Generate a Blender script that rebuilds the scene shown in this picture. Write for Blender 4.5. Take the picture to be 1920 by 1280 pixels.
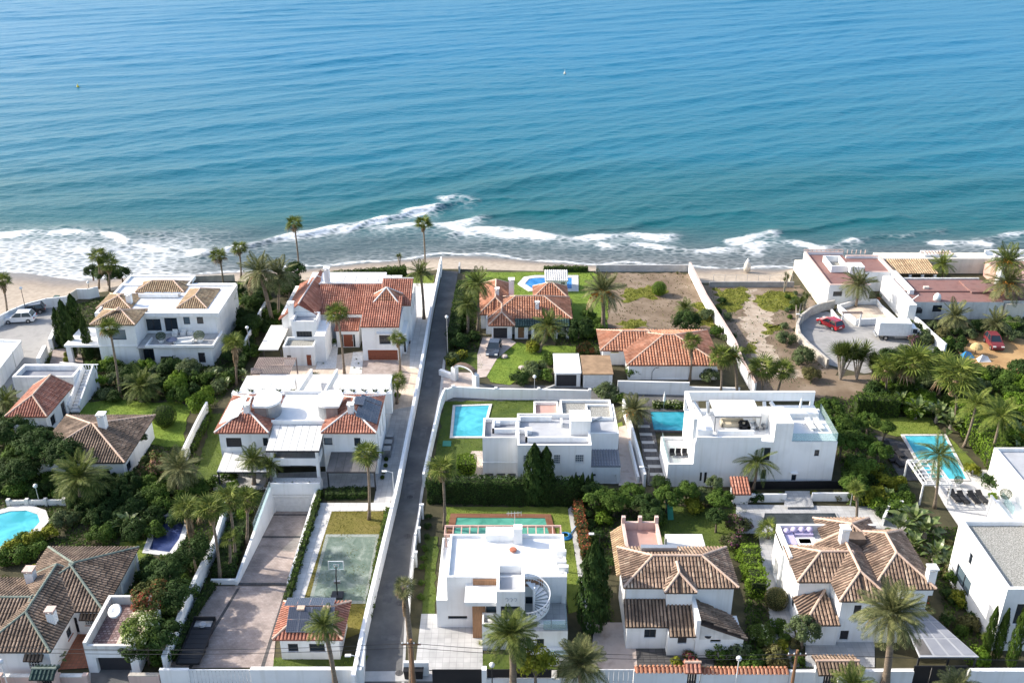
import bpy, math, random
import numpy as np
from mathutils import Vector, Matrix
R = math.radians
for _o in list(bpy.data.objects): bpy.data.objects.remove(_o)
SC = bpy.context.scene
COL = SC.collection
# ---------------------------------------------------------------- camera
CAMH, PITCH, FPX, IW, IH = 62.0, R(25.7), 1850.0, 1920, 1280
cam_d = bpy.data.cameras.new('camera'); cam = bpy.data.objects.new('camera', cam_d); COL.objects.link(cam)
cam.location = (0, 0, CAMH); cam.rotation_euler = (R(90) - PITCH, 0, 0)
cam_d.sensor_fit = 'HORIZONTAL'; cam_d.sensor_width = 36; cam_d.lens = 36 * FPX / IW
cam_d.clip_start = 0.5; cam_d.clip_end = 20000
SC.camera = cam
# ---------------------------------------------------------------- sky and sun
SUN_EL, SUN_AZ = R(33), R(16)          # azimuth measured from -X towards +Y (out to sea)
world = bpy.data.worlds.new('World'); SC.world = world; world.use_nodes = True
_nt = world.node_tree
_bg = _nt.nodes['Background']
_sky = _nt.nodes.new('ShaderNodeTexSky'); _sky.sky_type = 'NISHITA'; _sky.sun_disc = False
_sky.sun_elevation = SUN_EL
sun_dir = Vector((-math.cos(SUN_AZ) * math.cos(SUN_EL), math.sin(SUN_AZ) * math.cos(SUN_EL), math.sin(SUN_EL)))
_sky.sun_rotation = math.atan2(sun_dir.x, sun_dir.y)
_sky.air_density = 1.0; _sky.dust_density = 2.2; _sky.ozone_density = 1.0
_nt.links.new(_sky.outputs[0], _bg.inputs[0]); _bg.inputs[1].default_value = 0.15
sun_l = bpy.data.lights.new('sun', 'SUN'); sun_l.energy = 3.2; sun_l.angle = R(0.53); sun_l.color = (1.0, 0.93, 0.82)
sun = bpy.data.objects.new('sun', sun_l); COL.objects.link(sun)
sun.rotation_euler = (-sun_dir).to_track_quat('-Z', 'Y').to_euler(); sun.location = (-60, 40, 120)
vs = SC.view_settings
vs.view_transform = 'Standard'; vs.look = 'None'; vs.gamma = 1; vs.use_curve_mapping = False; vs.exposure = 1.1
SC.cycles.max_bounces = 6; SC.cycles.transparent_max_bounces = 8
# ---------------------------------------------------------------- pixel <-> world
CP, SP = math.cos(PITCH), math.sin(PITCH)
def tan_v(v): return math.tan(PITCH + math.atan((v - IH / 2) / FPX))
def depth_of(y, z): return y * CP + (CAMH - z) * SP
def P(u, v, z=0.0):
 y = (CAMH - z) / tan_v(v)
 return Vector(((u - IW / 2) / FPX * depth_of(y, z), y, z))
def zof(y, v): return CAMH - y * tan_v(v)
def XU(u, y, z=0.0): return (u - IW / 2) / FPX * depth_of(y, z)
def YV(v, z=0.0): return (CAMH - z) / tan_v(v)
def on_x(X, u, v):
 d = X * FPX / (u - IW / 2); t = (v - IH / 2) / FPX
 return d * (CP - t * SP), CAMH - d * (SP + t * CP)
def proj(p):
 d = depth_of(p[1], p[2])
 return IW / 2 + FPX * p[0] / d, IH / 2 + FPX * (p[1] * SP * 1.0 * -1 + (CAMH - p[2]) * CP) / d
# ---------------------------------------------------------------- materials
MATS = {}
def new_mat(name):
 m = bpy.data.materials.new(name); m.use_nodes = True
 nt = m.node_tree; b = nt.nodes['Principled BSDF']
 MATS[name] = m
 return m, nt, b
def N(nt, t, **kw):
 n = nt.nodes.new(t)
 for k, v in kw.items():
  if k.startswith('i_'):
   key = k[2:]
   key = int(key) if key.isdigit() else key.replace('_', ' ')
   n.inputs[key].default_value = v
  else: setattr(n, k, v)
 return n
def ramp(nt, stops):
 r = nt.nodes.new('ShaderNodeValToRGB')
 el = r.color_ramp.elements
 el[0].position, el[0].color = stops[0][0], (*stops[0][1], 1)
 el[1].position, el[1].color = stops[-1][0], (*stops[-1][1], 1)
 for p, c in stops[1:-1]:
  e = el.new(p); e.color = (*c, 1)
 return r
def mat_noise(name, c1, c2, scale=1.0, rough=0.8, detail=6, bump=0.0, bscale=None, spec=0.3, c3=None, metallic=0.0, dist=0.0, stretch=None, coord='Object', lo=0.32, hi=0.68):
 m, nt, b = new_mat(name)
 tc = N(nt, 'ShaderNodeTexCoord')
 src = tc.outputs[coord]
 if coord == 'World':
  pass
 if stretch:
  mp = N(nt, 'ShaderNodeMapping'); mp.inputs['Scale'].default_value = stretch
  nt.links.new(src, mp.inputs[0]); src = mp.outputs[0]
 n1 = N(nt, 'ShaderNodeTexNoise'); n1.inputs['Scale'].default_value = scale; n1.inputs['Detail'].default_value = detail
 n1.inputs['Roughness'].default_value = 0.6; n1.inputs['Distortion'].default_value = dist
 nt.links.new(src, n1.inputs['Vector'])
 st = [(lo, c1), (hi, c2)] if c3 is None else [(lo, c1), ((lo + hi) / 2, c2), (hi, c3)]
 r = ramp(nt, st)
 nt.links.new(n1.outputs[0], r.inputs[0]); nt.links.new(r.outputs[0], b.inputs['Base Color'])
 b.inputs['Roughness'].default_value = rough; b.inputs['Metallic'].default_value = metallic
 b.inputs['Specular IOR Level'].default_value = spec
 if bump:
  n2 = N(nt, 'ShaderNodeTexNoise'); n2.inputs['Scale'].default_value = bscale or scale * 6; n2.inputs['Detail'].default_value = 4
  nt.links.new(src, n2.inputs['Vector'])
  bp = N(nt, 'ShaderNodeBump'); bp.inputs['Strength'].default_value = bump; bp.inputs['Distance'].default_value = 0.05
  nt.links.new(n2.outputs[0], bp.inputs['Height']); nt.links.new(bp.outputs[0], b.inputs['Normal'])
 return m
def mat_wall(name, c, stain=0.91, rough=0.75):
 """painted render: soft blotches plus faint vertical weather streaks"""
 m, nt, b = new_mat(name)
 tc = N(nt, 'ShaderNodeTexCoord')
 n1 = N(nt, 'ShaderNodeTexNoise', i_Scale=0.5, i_Detail=6.0); nt.links.new(tc.outputs['Object'], n1.inputs['Vector'])
 mp = N(nt, 'ShaderNodeMapping'); mp.inputs['Scale'].default_value = (2.2, 2.2, 0.12)
 nt.links.new(tc.outputs['Object'], mp.inputs[0])
 n2 = N(nt, 'ShaderNodeTexNoise', i_Scale=1.0, i_Detail=5.0); nt.links.new(mp.outputs[0], n2.inputs['Vector'])
 r1 = ramp(nt, [(0.3, tuple(x * stain for x in c)), (0.55, c)]); nt.links.new(n1.outputs[0], r1.inputs[0])
 r2 = ramp(nt, [(0.28, (stain * 0.97, stain * 0.96, stain * 0.93)), (0.5, (1, 1, 1))]); nt.links.new(n2.outputs[0], r2.inputs[0])
 mx = N(nt, 'ShaderNodeMix', data_type='RGBA', blend_type='MULTIPLY'); mx.inputs[0].default_value = 0.8
 nt.links.new(r1.outputs[0], mx.inputs[6]); nt.links.new(r2.outputs[0], mx.inputs[7])
 nt.links.new(mx.outputs[2], b.inputs['Base Color'])
 b.inputs['Roughness'].default_value = rough; b.inputs['Specular IOR Level'].default_value = 0.25
 n3 = N(nt, 'ShaderNodeTexNoise', i_Scale=18.0, i_Detail=3.0); nt.links.new(tc.outputs['Object'], n3.inputs['Vector'])
 bp = N(nt, 'ShaderNodeBump', i_Strength=0.12, i_Distance=0.03)
 nt.links.new(n3.outputs[0], bp.inputs['Height']); nt.links.new(bp.outputs[0], b.inputs['Normal'])
 return m
def mat_rnd(name, stops, rough=0.8, noise=(1.2, 0.75, 1.15), spec=0.25, trans=0.0, attr='rnd'):
 """colour chosen per piece by the face attribute 'rnd', with a little grime noise over it"""
 m, nt, b = new_mat(name)
 a = N(nt, 'ShaderNodeAttribute', attribute_name=attr)
 r = ramp(nt, stops); nt.links.new(a.outputs['Fac'], r.inputs[0])
 tc = N(nt, 'ShaderNodeTexCoord')
 n1 = N(nt, 'ShaderNodeTexNoise', i_Scale=noise[0], i_Detail=5.0); nt.links.new(tc.outputs['Object'], n1.inputs['Vector'])
 r2 = ramp(nt, [(0.35, (noise[1],) * 3), (0.65, (noise[2],) * 3)]); nt.links.new(n1.outputs[0], r2.inputs[0])
 mx = N(nt, 'ShaderNodeMix', data_type='RGBA', blend_type='MULTIPLY'); mx.inputs[0].default_value = 1.0
 nt.links.new(r.outputs[0], mx.inputs[6]); nt.links.new(r2.outputs[0], mx.inputs[7])
 nt.links.new(mx.outputs[2], b.inputs['Base Color'])
 b.inputs['Roughness'].default_value = rough; b.inputs['Specular IOR Level'].default_value = spec
 if trans:
  out = nt.nodes['Material Output']
  tr = N(nt, 'ShaderNodeBsdfTranslucent'); ms = N(nt, 'ShaderNodeMixShader'); ms.inputs[0].default_value = trans
  nt.links.new(mx.outputs[2], tr.inputs[0])
  nt.links.new(b.outputs[0], ms.inputs[1]); nt.links.new(tr.outputs[0], ms.inputs[2]); nt.links.new(ms.outputs[0], out.inputs[0])
 return m
def mat_plain(name, c, rough=0.6, metallic=0.0, spec=0.4, coat=0.0):
 m, nt, b = new_mat(name)
 tc = N(nt, 'ShaderNodeTexCoord')
 n1 = N(nt, 'ShaderNodeTexNoise', i_Scale=2.5, i_Detail=4.0); nt.links.new(tc.outputs['Object'], n1.inputs['Vector'])
 r = ramp(nt, [(0.3, tuple(x * 0.88 for x in c)), (0.7, c)]); nt.links.new(n1.outputs[0], r.inputs[0])
 nt.links.new(r.outputs[0], b.inputs['Base Color'])
 b.inputs['Roughness'].default_value = rough; b.inputs['Metallic'].default_value = metallic
 b.inputs['Specular IOR Level'].default_value = spec; b.inputs['Coat Weight'].default_value = coat
 return m
def mat_glass(name, c=(0.02, 0.03, 0.04), rough=0.05):
 m, nt, b = new_mat(name)
 b.inputs['Base Color'].default_value = (*c, 1); b.inputs['Roughness'].default_value = rough
 b.inputs['Specular IOR Level'].default_value = 0.6
 return m
def mat_clear(name, tint=(0.8, 0.9, 0.9), fac=0.78):
 m, nt, b = new_mat(name)
 out = nt.nodes['Material Output']
 t = N(nt, 'ShaderNodeBsdfTransparent'); t.inputs[0].default_value = (*tint, 1)
 b.inputs['Base Color'].default_value = (0.55, 0.65, 0.66, 1); b.inputs['Roughness'].default_value = 0.08
 ms = N(nt, 'ShaderNodeMixShader'); ms.inputs[0].default_value = fac
 nt.links.new(b.outputs[0], ms.inputs[1]); nt.links.new(t.outputs[0], ms.inputs[2]); nt.links.new(ms.outputs[0], out.inputs[0])
 return m
def mat_grid(name, c1, c2, mortar, sx, sy, msize=0.03, rough=0.8, nscale=0.7, offs=0.0, amt=0.35):
 """small paving too fine to pick apart: brick texture for joints, noise for wear"""
 m, nt, b = new_mat(name)
 tc = N(nt, 'ShaderNodeTexCoord')
 br = N(nt, 'ShaderNodeTexBrick'); br.offset = offs
 br.inputs['Scale'].default_value = 1.0; br.inputs['Brick Width'].default_value = sx; br.inputs['Row Height'].default_value = sy
 br.inputs['Mortar Size'].default_value = msize; br.inputs['Color1'].default_value = (*c1, 1); br.inputs['Color2'].default_value = (*c2, 1)
 br.inputs['Mortar'].default_value = (*mortar, 1); br.inputs['Bias'].default_value = 0.0
 nt.links.new(tc.outputs['Object'], br.inputs['Vector'])
 n1 = N(nt, 'ShaderNodeTexNoise', i_Scale=nscale, i_Detail=7.0); nt.links.new(tc.outputs['Object'], n1.inputs['Vector'])
 r2 = ramp(nt, [(0.3, (1 - amt,) * 3), (0.7, (1 + amt * 0.4,) * 3)]); nt.links.new(n1.outputs[0], r2.inputs[0])
 mx = N(nt, 'ShaderNodeMix', data_type='RGBA', blend_type='MULTIPLY'); mx.inputs[0].default_value = 1.0
 nt.links.new(br.outputs[0], mx.inputs[6]); nt.links.new(r2.outputs[0], mx.inputs[7])
 nt.links.new(mx.outputs[2], b.inputs['Base Color']); b.inputs['Roughness'].default_value = rough
 b.inputs['Specular IOR Level'].default_value = 0.25
 return m
mat_wall('white', (0.80, 0.80, 0.79)); mat_wall('white_b', (0.78, 0.78, 0.77), 0.8); mat_wall('cream', (0.74, 0.68, 0.58), 0.85)
mat_wall('old_white', (0.70, 0.69, 0.66), 0.72); mat_wall('pink_render', (0.55, 0.36, 0.30), 0.82); mat_wall('rose', (0.62, 0.46, 0.40), 0.85)
mat_noise('grey_wall', (0.27, 0.25, 0.235), (0.38, 0.36, 0.34), 0.8, bump=0.2)
mat_noise('stone_wall', (0.34, 0.31, 0.27), (0.52, 0.48, 0.42), 1.6, bump=0.5, bscale=5)
mat_noise('deck_white', (0.66, 0.66, 0.65), (0.78, 0.78, 0.77), 0.6)
mat_noise('deck_grey', (0.33, 0.34, 0.36), (0.44, 0.45, 0.47), 0.5)
mat_noise('deck_bluegrey', (0.20, 0.21, 0.24), (0.27, 0.28, 0.31), 0.6)
mat_noise('deck_brown', (0.165, 0.088, 0.078), (0.225, 0.12, 0.105), 0.7, c3=(0.19, 0.115, 0.105))
mat_noise('deck_pink', (0.40, 0.24, 0.20), (0.50, 0.33, 0.28), 0.6)
mat_noise('gravel', (0.17, 0.165, 0.145), (0.42, 0.41, 0.37), 9.0, detail=3, bump=0.5, bscale=14, lo=0.4, hi=0.62)
mat_noise('gravel_white', (0.48, 0.47, 0.45), (0.72, 0.71, 0.69), 5.0, detail=4, bump=0.3)
mat_rnd('tile_red', [(0, (0.30, 0.12, 0.08)), (0.5, (0.41, 0.18, 0.122)), (1, (0.52, 0.27, 0.195))], noise=(0.6, 0.75, 1.15))
mat_rnd('tile_terracotta', [(0, (0.34, 0.145, 0.085)), (0.5, (0.43, 0.205, 0.125)), (1, (0.52, 0.285, 0.19))], noise=(0.8, 0.75, 1.15))
mat_rnd('tile_brown', [(0, (0.17, 0.115, 0.085)), (0.45, (0.27, 0.185, 0.135)), (0.8, (0.35, 0.25, 0.18)), (1, (0.47, 0.37, 0.28))], noise=(1.0, 0.6, 1.2))
mat_rnd('tile_old', [(0, (0.15, 0.108, 0.08)), (0.5, (0.23, 0.165, 0.12)), (1, (0.33, 0.245, 0.18))], noise=(0.8, 0.6, 1.2))
mat_rnd('tile_ochre', [(0, (0.30, 0.20, 0.12)), (0.5, (0.46, 0.33, 0.20)), (1, (0.58, 0.44, 0.28))], noise=(0.9, 0.75, 1.1))
mat_rnd('tile_green', [(0, (0.02, 0.045, 0.04)), (1, (0.06, 0.10, 0.085))], rough=0.35)
for _k, _c in (('tile_red', (0.26, 0.10, 0.068)), ('tile_terracotta', (0.24, 0.10, 0.06)), ('tile_brown', (0.085, 0.058, 0.042)), ('tile_old', (0.055, 0.04, 0.032)), ('tile_ochre', (0.22, 0.15, 0.095))): mat_noise('pan_' + _k, tuple(x * 0.7 for x in _c), tuple(x * 1.25 for x in _c), 2.0)
mat_noise('ridge_pale', (0.50, 0.34, 0.25), (0.62, 0.47, 0.37), 2.0)
mat_noise('ridge_green', (0.12, 0.15, 0.125), (0.22, 0.25, 0.21), 2.0)
mat_noise('ridge_white', (0.60, 0.54, 0.50), (0.74, 0.70, 0.66), 2.0)
mat_glass('glass'); mat_glass('glass_blue', (0.10, 0.14, 0.17), 0.08)
mat_clear('glass_rail')
mat_plain('frame_dark', (0.035, 0.036, 0.04), 0.4); mat_plain('frame_white', (0.78, 0.78, 0.77), 0.4); mat_plain('black', (0.018, 0.018, 0.02), 0.45)
mat_plain('shutter_dark', (0.03, 0.03, 0.035), 0.6); mat_plain('metal_grey', (0.33, 0.34, 0.35), 0.4, 0.6); mat_plain('steel', (0.5, 0.51, 0.52), 0.3, 0.8)
mat_noise('wood_red', (0.20, 0.06, 0.035), (0.28, 0.09, 0.05), 3.0, rough=0.5, stretch=(6, 6, 0.6))
mat_noise('wood_brown', (0.16, 0.085, 0.045), (0.30, 0.165, 0.09), 2.5, rough=0.55, stretch=(8, 8, 0.5))
mat_noise('wood_deck', (0.30, 0.13, 0.075), (0.42, 0.20, 0.12), 2.0, rough=0.6, stretch=(1, 9, 1))
mat_noise('brown_slat', (0.20, 0.155, 0.14), (0.28, 0.22, 0.20), 2.0)
mat_noise('awning', (0.62, 0.60, 0.57), (0.72, 0.71, 0.68), 1.0)
mat_noise('roof_panel', (0.56, 0.56, 0.54), (0.68, 0.67, 0.65), 0.9)
mat_noise('roof_panel_dark', (0.10, 0.095, 0.09), (0.16, 0.15, 0.145), 0.9)
mat_noise('asphalt', (0.085, 0.085, 0.087), (0.115, 0.113, 0.11), 0.35, bump=0.25, bscale=30, c3=(0.165, 0.16, 0.153), rough=0.9)
mat_noise('asphalt_pale', (0.22, 0.215, 0.205), (0.32, 0.31, 0.295), 0.3, bump=0.2, bscale=25, c3=(0.27, 0.26, 0.25), rough=0.9)
mat_noise('asphalt_dark', (0.03, 0.032, 0.037), (0.05, 0.05, 0.055), 0.5, rough=0.9)
mat_noise('road_repair', (0.085, 0.085, 0.088), (0.15, 0.147, 0.143), 1.2, rough=0.9)
mat_noise('concrete', (0.36, 0.35, 0.335), (0.50, 0.49, 0.47), 0.6, bump=0.15)
mat_noise('concrete_pink', (0.37, 0.295, 0.25), (0.50, 0.42, 0.37), 0.7, bump=0.15, c3=(0.44, 0.36, 0.31))
mat_grid('paving_stamped', (0.34, 0.275, 0.245), (0.42, 0.35, 0.315), (0.29, 0.24, 0.215), 0.3, 0.22, 0.012, offs=0.5)
mat_grid('paving_pale', (0.56, 0.545, 0.52), (0.64, 0.62, 0.595), (0.42, 0.41, 0.39), 0.8, 0.8, 0.02, amt=0.16)
mat_grid('paving_sand', (0.55, 0.45, 0.36), (0.62, 0.52, 0.42), (0.45, 0.37, 0.30), 0.5, 0.5, 0.02, amt=0.2)
mat_grid('paving_grey', (0.40, 0.40, 0.395), (0.47, 0.465, 0.46), (0.32, 0.32, 0.315), 0.6, 0.6, 0.02, amt=0.2)
mat_grid('paving_terracotta', (0.26, 0.10, 0.06), (0.33, 0.14, 0.085), (0.20, 0.10, 0.07), 0.33, 0.33, 0.03, amt=0.25)
mat_grid('paving_purple', (0.17, 0.09, 0.085), (0.40, 0.31, 0.29), (0.14, 0.09, 0.085), 0.35, 0.28, 0.05, amt=0.3, offs=0.5)
mat_grid('paving_dark', (0.075, 0.072, 0.072), (0.105, 0.10, 0.10), (0.05, 0.05, 0.05), 0.6, 0.6, 0.03, amt=0.25)
mat_grid('planks_wood', (0.19, 0.085, 0.05), (0.25, 0.12, 0.07), (0.08, 0.035, 0.02), 2.4, 0.14, 0.012, amt=0.2, offs=0.4)
mat_noise('lawn', (0.085, 0.125, 0.018), (0.165, 0.205, 0.035), 0.35, detail=9, bump=0.5, bscale=22, c3=(0.125, 0.17, 0.026), rough=0.95)
mat_noise('lawn_bright', (0.10, 0.165, 0.018), (0.19, 0.26, 0.035), 0.4, detail=9, bump=0.5, bscale=22, rough=0.95)
mat_noise('lawn_dry', (0.12, 0.105, 0.02), (0.155, 0.135, 0.03), 0.4, detail=9, bump=0.5, bscale=22, c3=(0.185, 0.15, 0.045), rough=0.95)
mat_noise('lawn_dark', (0.045, 0.075, 0.012), (0.10, 0.13, 0.025), 0.4, detail=9, bump=0.5, bscale=22, rough=0.95)
mat_noise('soil', (0.10, 0.07, 0.045), (0.19, 0.14, 0.09), 0.5, detail=9, bump=0.5, bscale=9, rough=0.95)
mat_noise('soil_dark', (0.035, 0.035, 0.018), (0.085, 0.075, 0.04), 0.5, detail=9, bump=0.6, bscale=6, rough=0.95)
mat_noise('dry_earth', (0.13, 0.092, 0.06), (0.195, 0.145, 0.10), 0.22, detail=8, bump=0.6, bscale=3, c3=(0.27, 0.21, 0.155), rough=0.95)
mat_noise('sandy_path', (0.29, 0.225, 0.165), (0.44, 0.365, 0.29), 0.7, detail=9, bump=0.5, bscale=8, rough=0.95)
mat_noise('orange_dirt', (0.30, 0.175, 0.075), (0.42, 0.27, 0.125), 0.35, detail=8, bump=0.3, bscale=8, rough=0.95)
mat_noise('weeds', (0.13, 0.14, 0.02), (0.26, 0.25, 0.05), 0.9, detail=9, bump=1.0, bscale=6, rough=0.95)
mat_noise('court', (0.09, 0.135, 0.105), (0.14, 0.185, 0.15), 0.6, detail=9, c3=(0.27, 0.31, 0.27), rough=0.8, dist=1.2)
mat_noise('court_edge', (0.22, 0.25, 0.215), (0.30, 0.32, 0.29), 0.8)
LEAF = {
'leaf_mid': [(0, (0.035, 0.065, 0.012)), (0.5, (0.065, 0.105, 0.020)), (1, (0.12, 0.165, 0.035))],
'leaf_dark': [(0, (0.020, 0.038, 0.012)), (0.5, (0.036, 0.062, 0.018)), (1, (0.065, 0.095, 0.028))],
'leaf_bright': [(0, (0.07, 0.12, 0.012)), (0.5, (0.12, 0.18, 0.02)), (1, (0.20, 0.26, 0.045))],
'leaf_yellow': [(0, (0.10, 0.11, 0.012)), (0.5, (0.18, 0.18, 0.02)), (1, (0.30, 0.27, 0.045))],
'leaf_olive': [(0, (0.055, 0.068, 0.032)), (0.5, (0.10, 0.12, 0.06)), (1, (0.17, 0.19, 0.105))],
'leaf_brown': [(0, (0.07, 0.055, 0.025)), (0.5, (0.12, 0.10, 0.045)), (1, (0.19, 0.17, 0.08))],
'leaf_red': [(0, (0.05, 0.05, 0.018)), (0.6, (0.09, 0.10, 0.03)), (0.8, (0.30, 0.06, 0.04)), (1, (0.42, 0.12, 0.08))],
'leaf_pink': [(0, (0.06, 0.07, 0.02)), (0.6, (0.10, 0.12, 0.035)), (0.75, (0.40, 0.16, 0.13)), (1, (0.52, 0.28, 0.24))],
'leaf_magenta': [(0, (0.04, 0.06, 0.015)), (0.6, (0.08, 0.11, 0.025)), (0.75, (0.30, 0.03, 0.11)), (1, (0.46, 0.06, 0.16))],
'leaf_purple': [(0, (0.05, 0.06, 0.03)), (0.72, (0.09, 0.09, 0.04)), (0.8, (0.22, 0.06, 0.16)), (1, (0.3, 0.1, 0.24))],
'leaf_cream': [(0, (0.07, 0.09, 0.02)), (0.75, (0.13, 0.17, 0.04)), (0.85, (0.55, 0.5, 0.38)), (1, (0.7, 0.64, 0.55))],
'grass': [(0, (0.075, 0.11, 0.015)), (0.5, (0.115, 0.16, 0.022)), (1, (0.18, 0.22, 0.04))], 'grass_dry': [(0, (0.11, 0.095, 0.02)), (0.5, (0.15, 0.13, 0.03)), (1, (0.22, 0.19, 0.06))], 'weed': [(0, (0.09, 0.10, 0.02)), (0.5, (0.16, 0.165, 0.03)), (1, (0.27, 0.25, 0.06))],
'leaf_hedge': [(0, (0.028, 0.05, 0.010)), (0.5, (0.052, 0.085, 0.016)), (1, (0.10, 0.135, 0.028))],
}
for _k, _s in LEAF.items(): mat_rnd(_k, [(a, (min(1, c[0] * 0.95), min(1, c[1] * 1.06), c[2] * 0.85)) for a, c in _s], rough=0.7, noise=(0.7, 0.7, 1.3), spec=0.12, trans=0.22)
mat_rnd('palm_green', [(0, (0.036, 0.058, 0.012)), (0.5, (0.075, 0.105, 0.02)), (1, (0.15, 0.17, 0.045))], rough=0.6, noise=(0.6, 0.8, 1.2), spec=0.15, trans=0.15)
mat_rnd('palm_bright', [(0, (0.048, 0.075, 0.012)), (0.5, (0.105, 0.145, 0.022)), (1, (0.21, 0.235, 0.05))], rough=0.6, noise=(0.6, 0.8, 1.2), spec=0.15, trans=0.2)
mat_rnd('palm_grey', [(0, (0.055, 0.068, 0.024)), (0.5, (0.105, 0.118, 0.042)), (1, (0.20, 0.20, 0.085))], rough=0.6, noise=(0.6, 0.8, 1.2), spec=0.15, trans=0.15)
mat_rnd('palm_dry', [(0, (0.12, 0.075, 0.04)), (0.5, (0.22, 0.15, 0.085)), (1, (0.34, 0.26, 0.16))], rough=0.8, noise=(0.9, 0.7, 1.2))
mat_rnd('palm_dates', [(0, (0.45, 0.17, 0.02)), (1, (0.62, 0.30, 0.05))], rough=0.6)
mat_rnd('banana_leaf', [(0, (0.05, 0.09, 0.018)), (0.5, (0.11, 0.16, 0.04)), (0.85, (0.20, 0.24, 0.09)), (1, (0.32, 0.30, 0.16))], rough=0.4, noise=(0.8, 0.8, 1.2), spec=0.5, trans=0.25)
mat_noise('bark_palm', (0.13, 0.10, 0.075), (0.24, 0.19, 0.14), 2.0, bump=0.8, bscale=5, stretch=(1, 1, 4))
mat_noise('bark', (0.09, 0.07, 0.05), (0.20, 0.16, 0.12), 3.0, bump=0.8, bscale=8)
mat_noise('bark_pale', (0.26, 0.22, 0.18), (0.42, 0.37, 0.31), 2.0, bump=0.6, bscale=6, stretch=(1, 1, 3))
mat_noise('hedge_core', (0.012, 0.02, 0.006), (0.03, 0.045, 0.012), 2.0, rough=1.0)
mat_plain('car_white', (0.78, 0.78, 0.78), 0.25, coat=0.8); mat_plain('car_black', (0.012, 0.013, 0.018), 0.2, coat=0.8)
mat_plain('car_grey', (0.06, 0.07, 0.09), 0.22, 0.3, coat=0.8); mat_plain('car_red', (0.42, 0.012, 0.02), 0.25, coat=0.8); mat_plain('van_red', (0.17, 0.03, 0.035), 0.5)
mat_plain('tyre', (0.02, 0.02, 0.02), 0.8); mat_plain('rim', (0.5, 0.5, 0.51), 0.3, 0.8); mat_plain('lamp_red', (0.4, 0.02, 0.02), 0.3); mat_plain('lamp_clear', (0.75, 0.75, 0.72), 0.15)
mat_plain('plastic_blue', (0.03, 0.22, 0.50), 0.4); mat_plain('fabric_navy', (0.03, 0.05, 0.11), 0.9); mat_plain('fabric_white', (0.78, 0.77, 0.74), 0.9); mat_plain('fabric_lilac', (0.50, 0.44, 0.62), 0.9)
mat_plain('fabric_black', (0.02, 0.02, 0.023), 0.85); mat_plain('fabric_tan', (0.55, 0.48, 0.36), 0.9); mat_plain('straw', (0.50, 0.37, 0.17), 0.95); mat_plain('green_plastic', (0.02, 0.20, 0.13), 0.5); mat_plain('bin_green', (0.025, 0.07, 0.05), 0.5)
mat_plain('yellow', (0.65, 0.5, 0.05), 0.5); mat_plain('pot', (0.40, 0.14, 0.08), 0.8); mat_plain('galvanised', (0.48, 0.49, 0.5), 0.45, 0.7); mat_plain('concrete_pole', (0.40, 0.37, 0.33), 0.85); mat_plain('tent_cream', (0.62, 0.58, 0.50), 0.9)
mat_plain('sign_grey', (0.45, 0.46, 0.48), 0.5); mat_plain('cable', (0.03, 0.03, 0.03), 0.6)
def mat_solar():
 m, nt, b = new_mat('solar')
 tc = N(nt, 'ShaderNodeTexCoord'); br = N(nt, 'ShaderNodeTexBrick'); br.offset = 0
 for k, v in (('Scale', 1.0), ('Brick Width', 0.165), ('Row Height', 0.165), ('Mortar Size', 0.006)): br.inputs[k].default_value = v
 br.inputs['Color1'].default_value = (0.030, 0.036, 0.055, 1); br.inputs['Color2'].default_value = (0.036, 0.044, 0.066, 1); br.inputs['Mortar'].default_value = (0.16, 0.17, 0.19, 1)
 nt.links.new(tc.outputs['Object'], br.inputs['Vector']); nt.links.new(br.outputs[0], b.inputs['Base Color'])
 b.inputs['Roughness'].default_value = 0.18; b.inputs['Specular IOR Level'].default_value = 0.7
mat_solar()
def mat_pool(name, c, rough=0.04):
 """pool water: tinted glass-like sheet over a painted basin, small ripples"""
 m, nt, b = new_mat(name)
 tc = N(nt, 'ShaderNodeTexCoord')
 n1 = N(nt, 'ShaderNodeTexNoise', i_Scale=0.45, i_Detail=5.0, i_Distortion=1.2); nt.links.new(tc.outputs['Object'], n1.inputs['Vector'])
 r = ramp(nt, [(0.35, tuple(x * 0.72 for x in c)), (0.65, tuple(min(1, x * 1.1 + 0.06) for x in c))]); nt.links.new(n1.outputs[0], r.inputs[0])
 nt.links.new(r.outputs[0], b.inputs['Base Color'])
 b.inputs['Roughness'].default_value = rough; b.inputs['IOR'].default_value = 1.33
 n2 = N(nt, 'ShaderNodeTexNoise', i_Scale=4.0, i_Detail=3.0); nt.links.new(tc.outputs['Object'], n2.inputs['Vector'])
 bp = N(nt, 'ShaderNodeBump', i_Strength=0.15, i_Distance=0.05); nt.links.new(n2.outputs[0], bp.inputs['Height']); nt.links.new(bp.outputs[0], b.inputs['Normal'])
 out = nt.nodes['Material Output']; t = N(nt, 'ShaderNodeBsdfTransparent'); t.inputs[0].default_value = (*[min(1, 0.35 + 0.8 * x) for x in c], 1)
 ms = N(nt, 'ShaderNodeMixShader'); ms.inputs[0].default_value = 0.45
 nt.links.new(b.outputs[0], ms.inputs[1]); nt.links.new(t.outputs[0], ms.inputs[2]); nt.links.new(ms.outputs[0], out.inputs[0])
 return m
mat_pool('pool_cyan', (0.07, 0.55, 0.66)); mat_pool('pool_blue', (0.015, 0.27, 0.66)); mat_pool('pool_teal', (0.03, 0.45, 0.58)); mat_pool('pool_navy', (0.008, 0.035, 0.17)); mat_pool('pool_green', (0.10, 0.44, 0.33)); mat_pool('pool_dark', (0.05, 0.065, 0.075))
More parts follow.
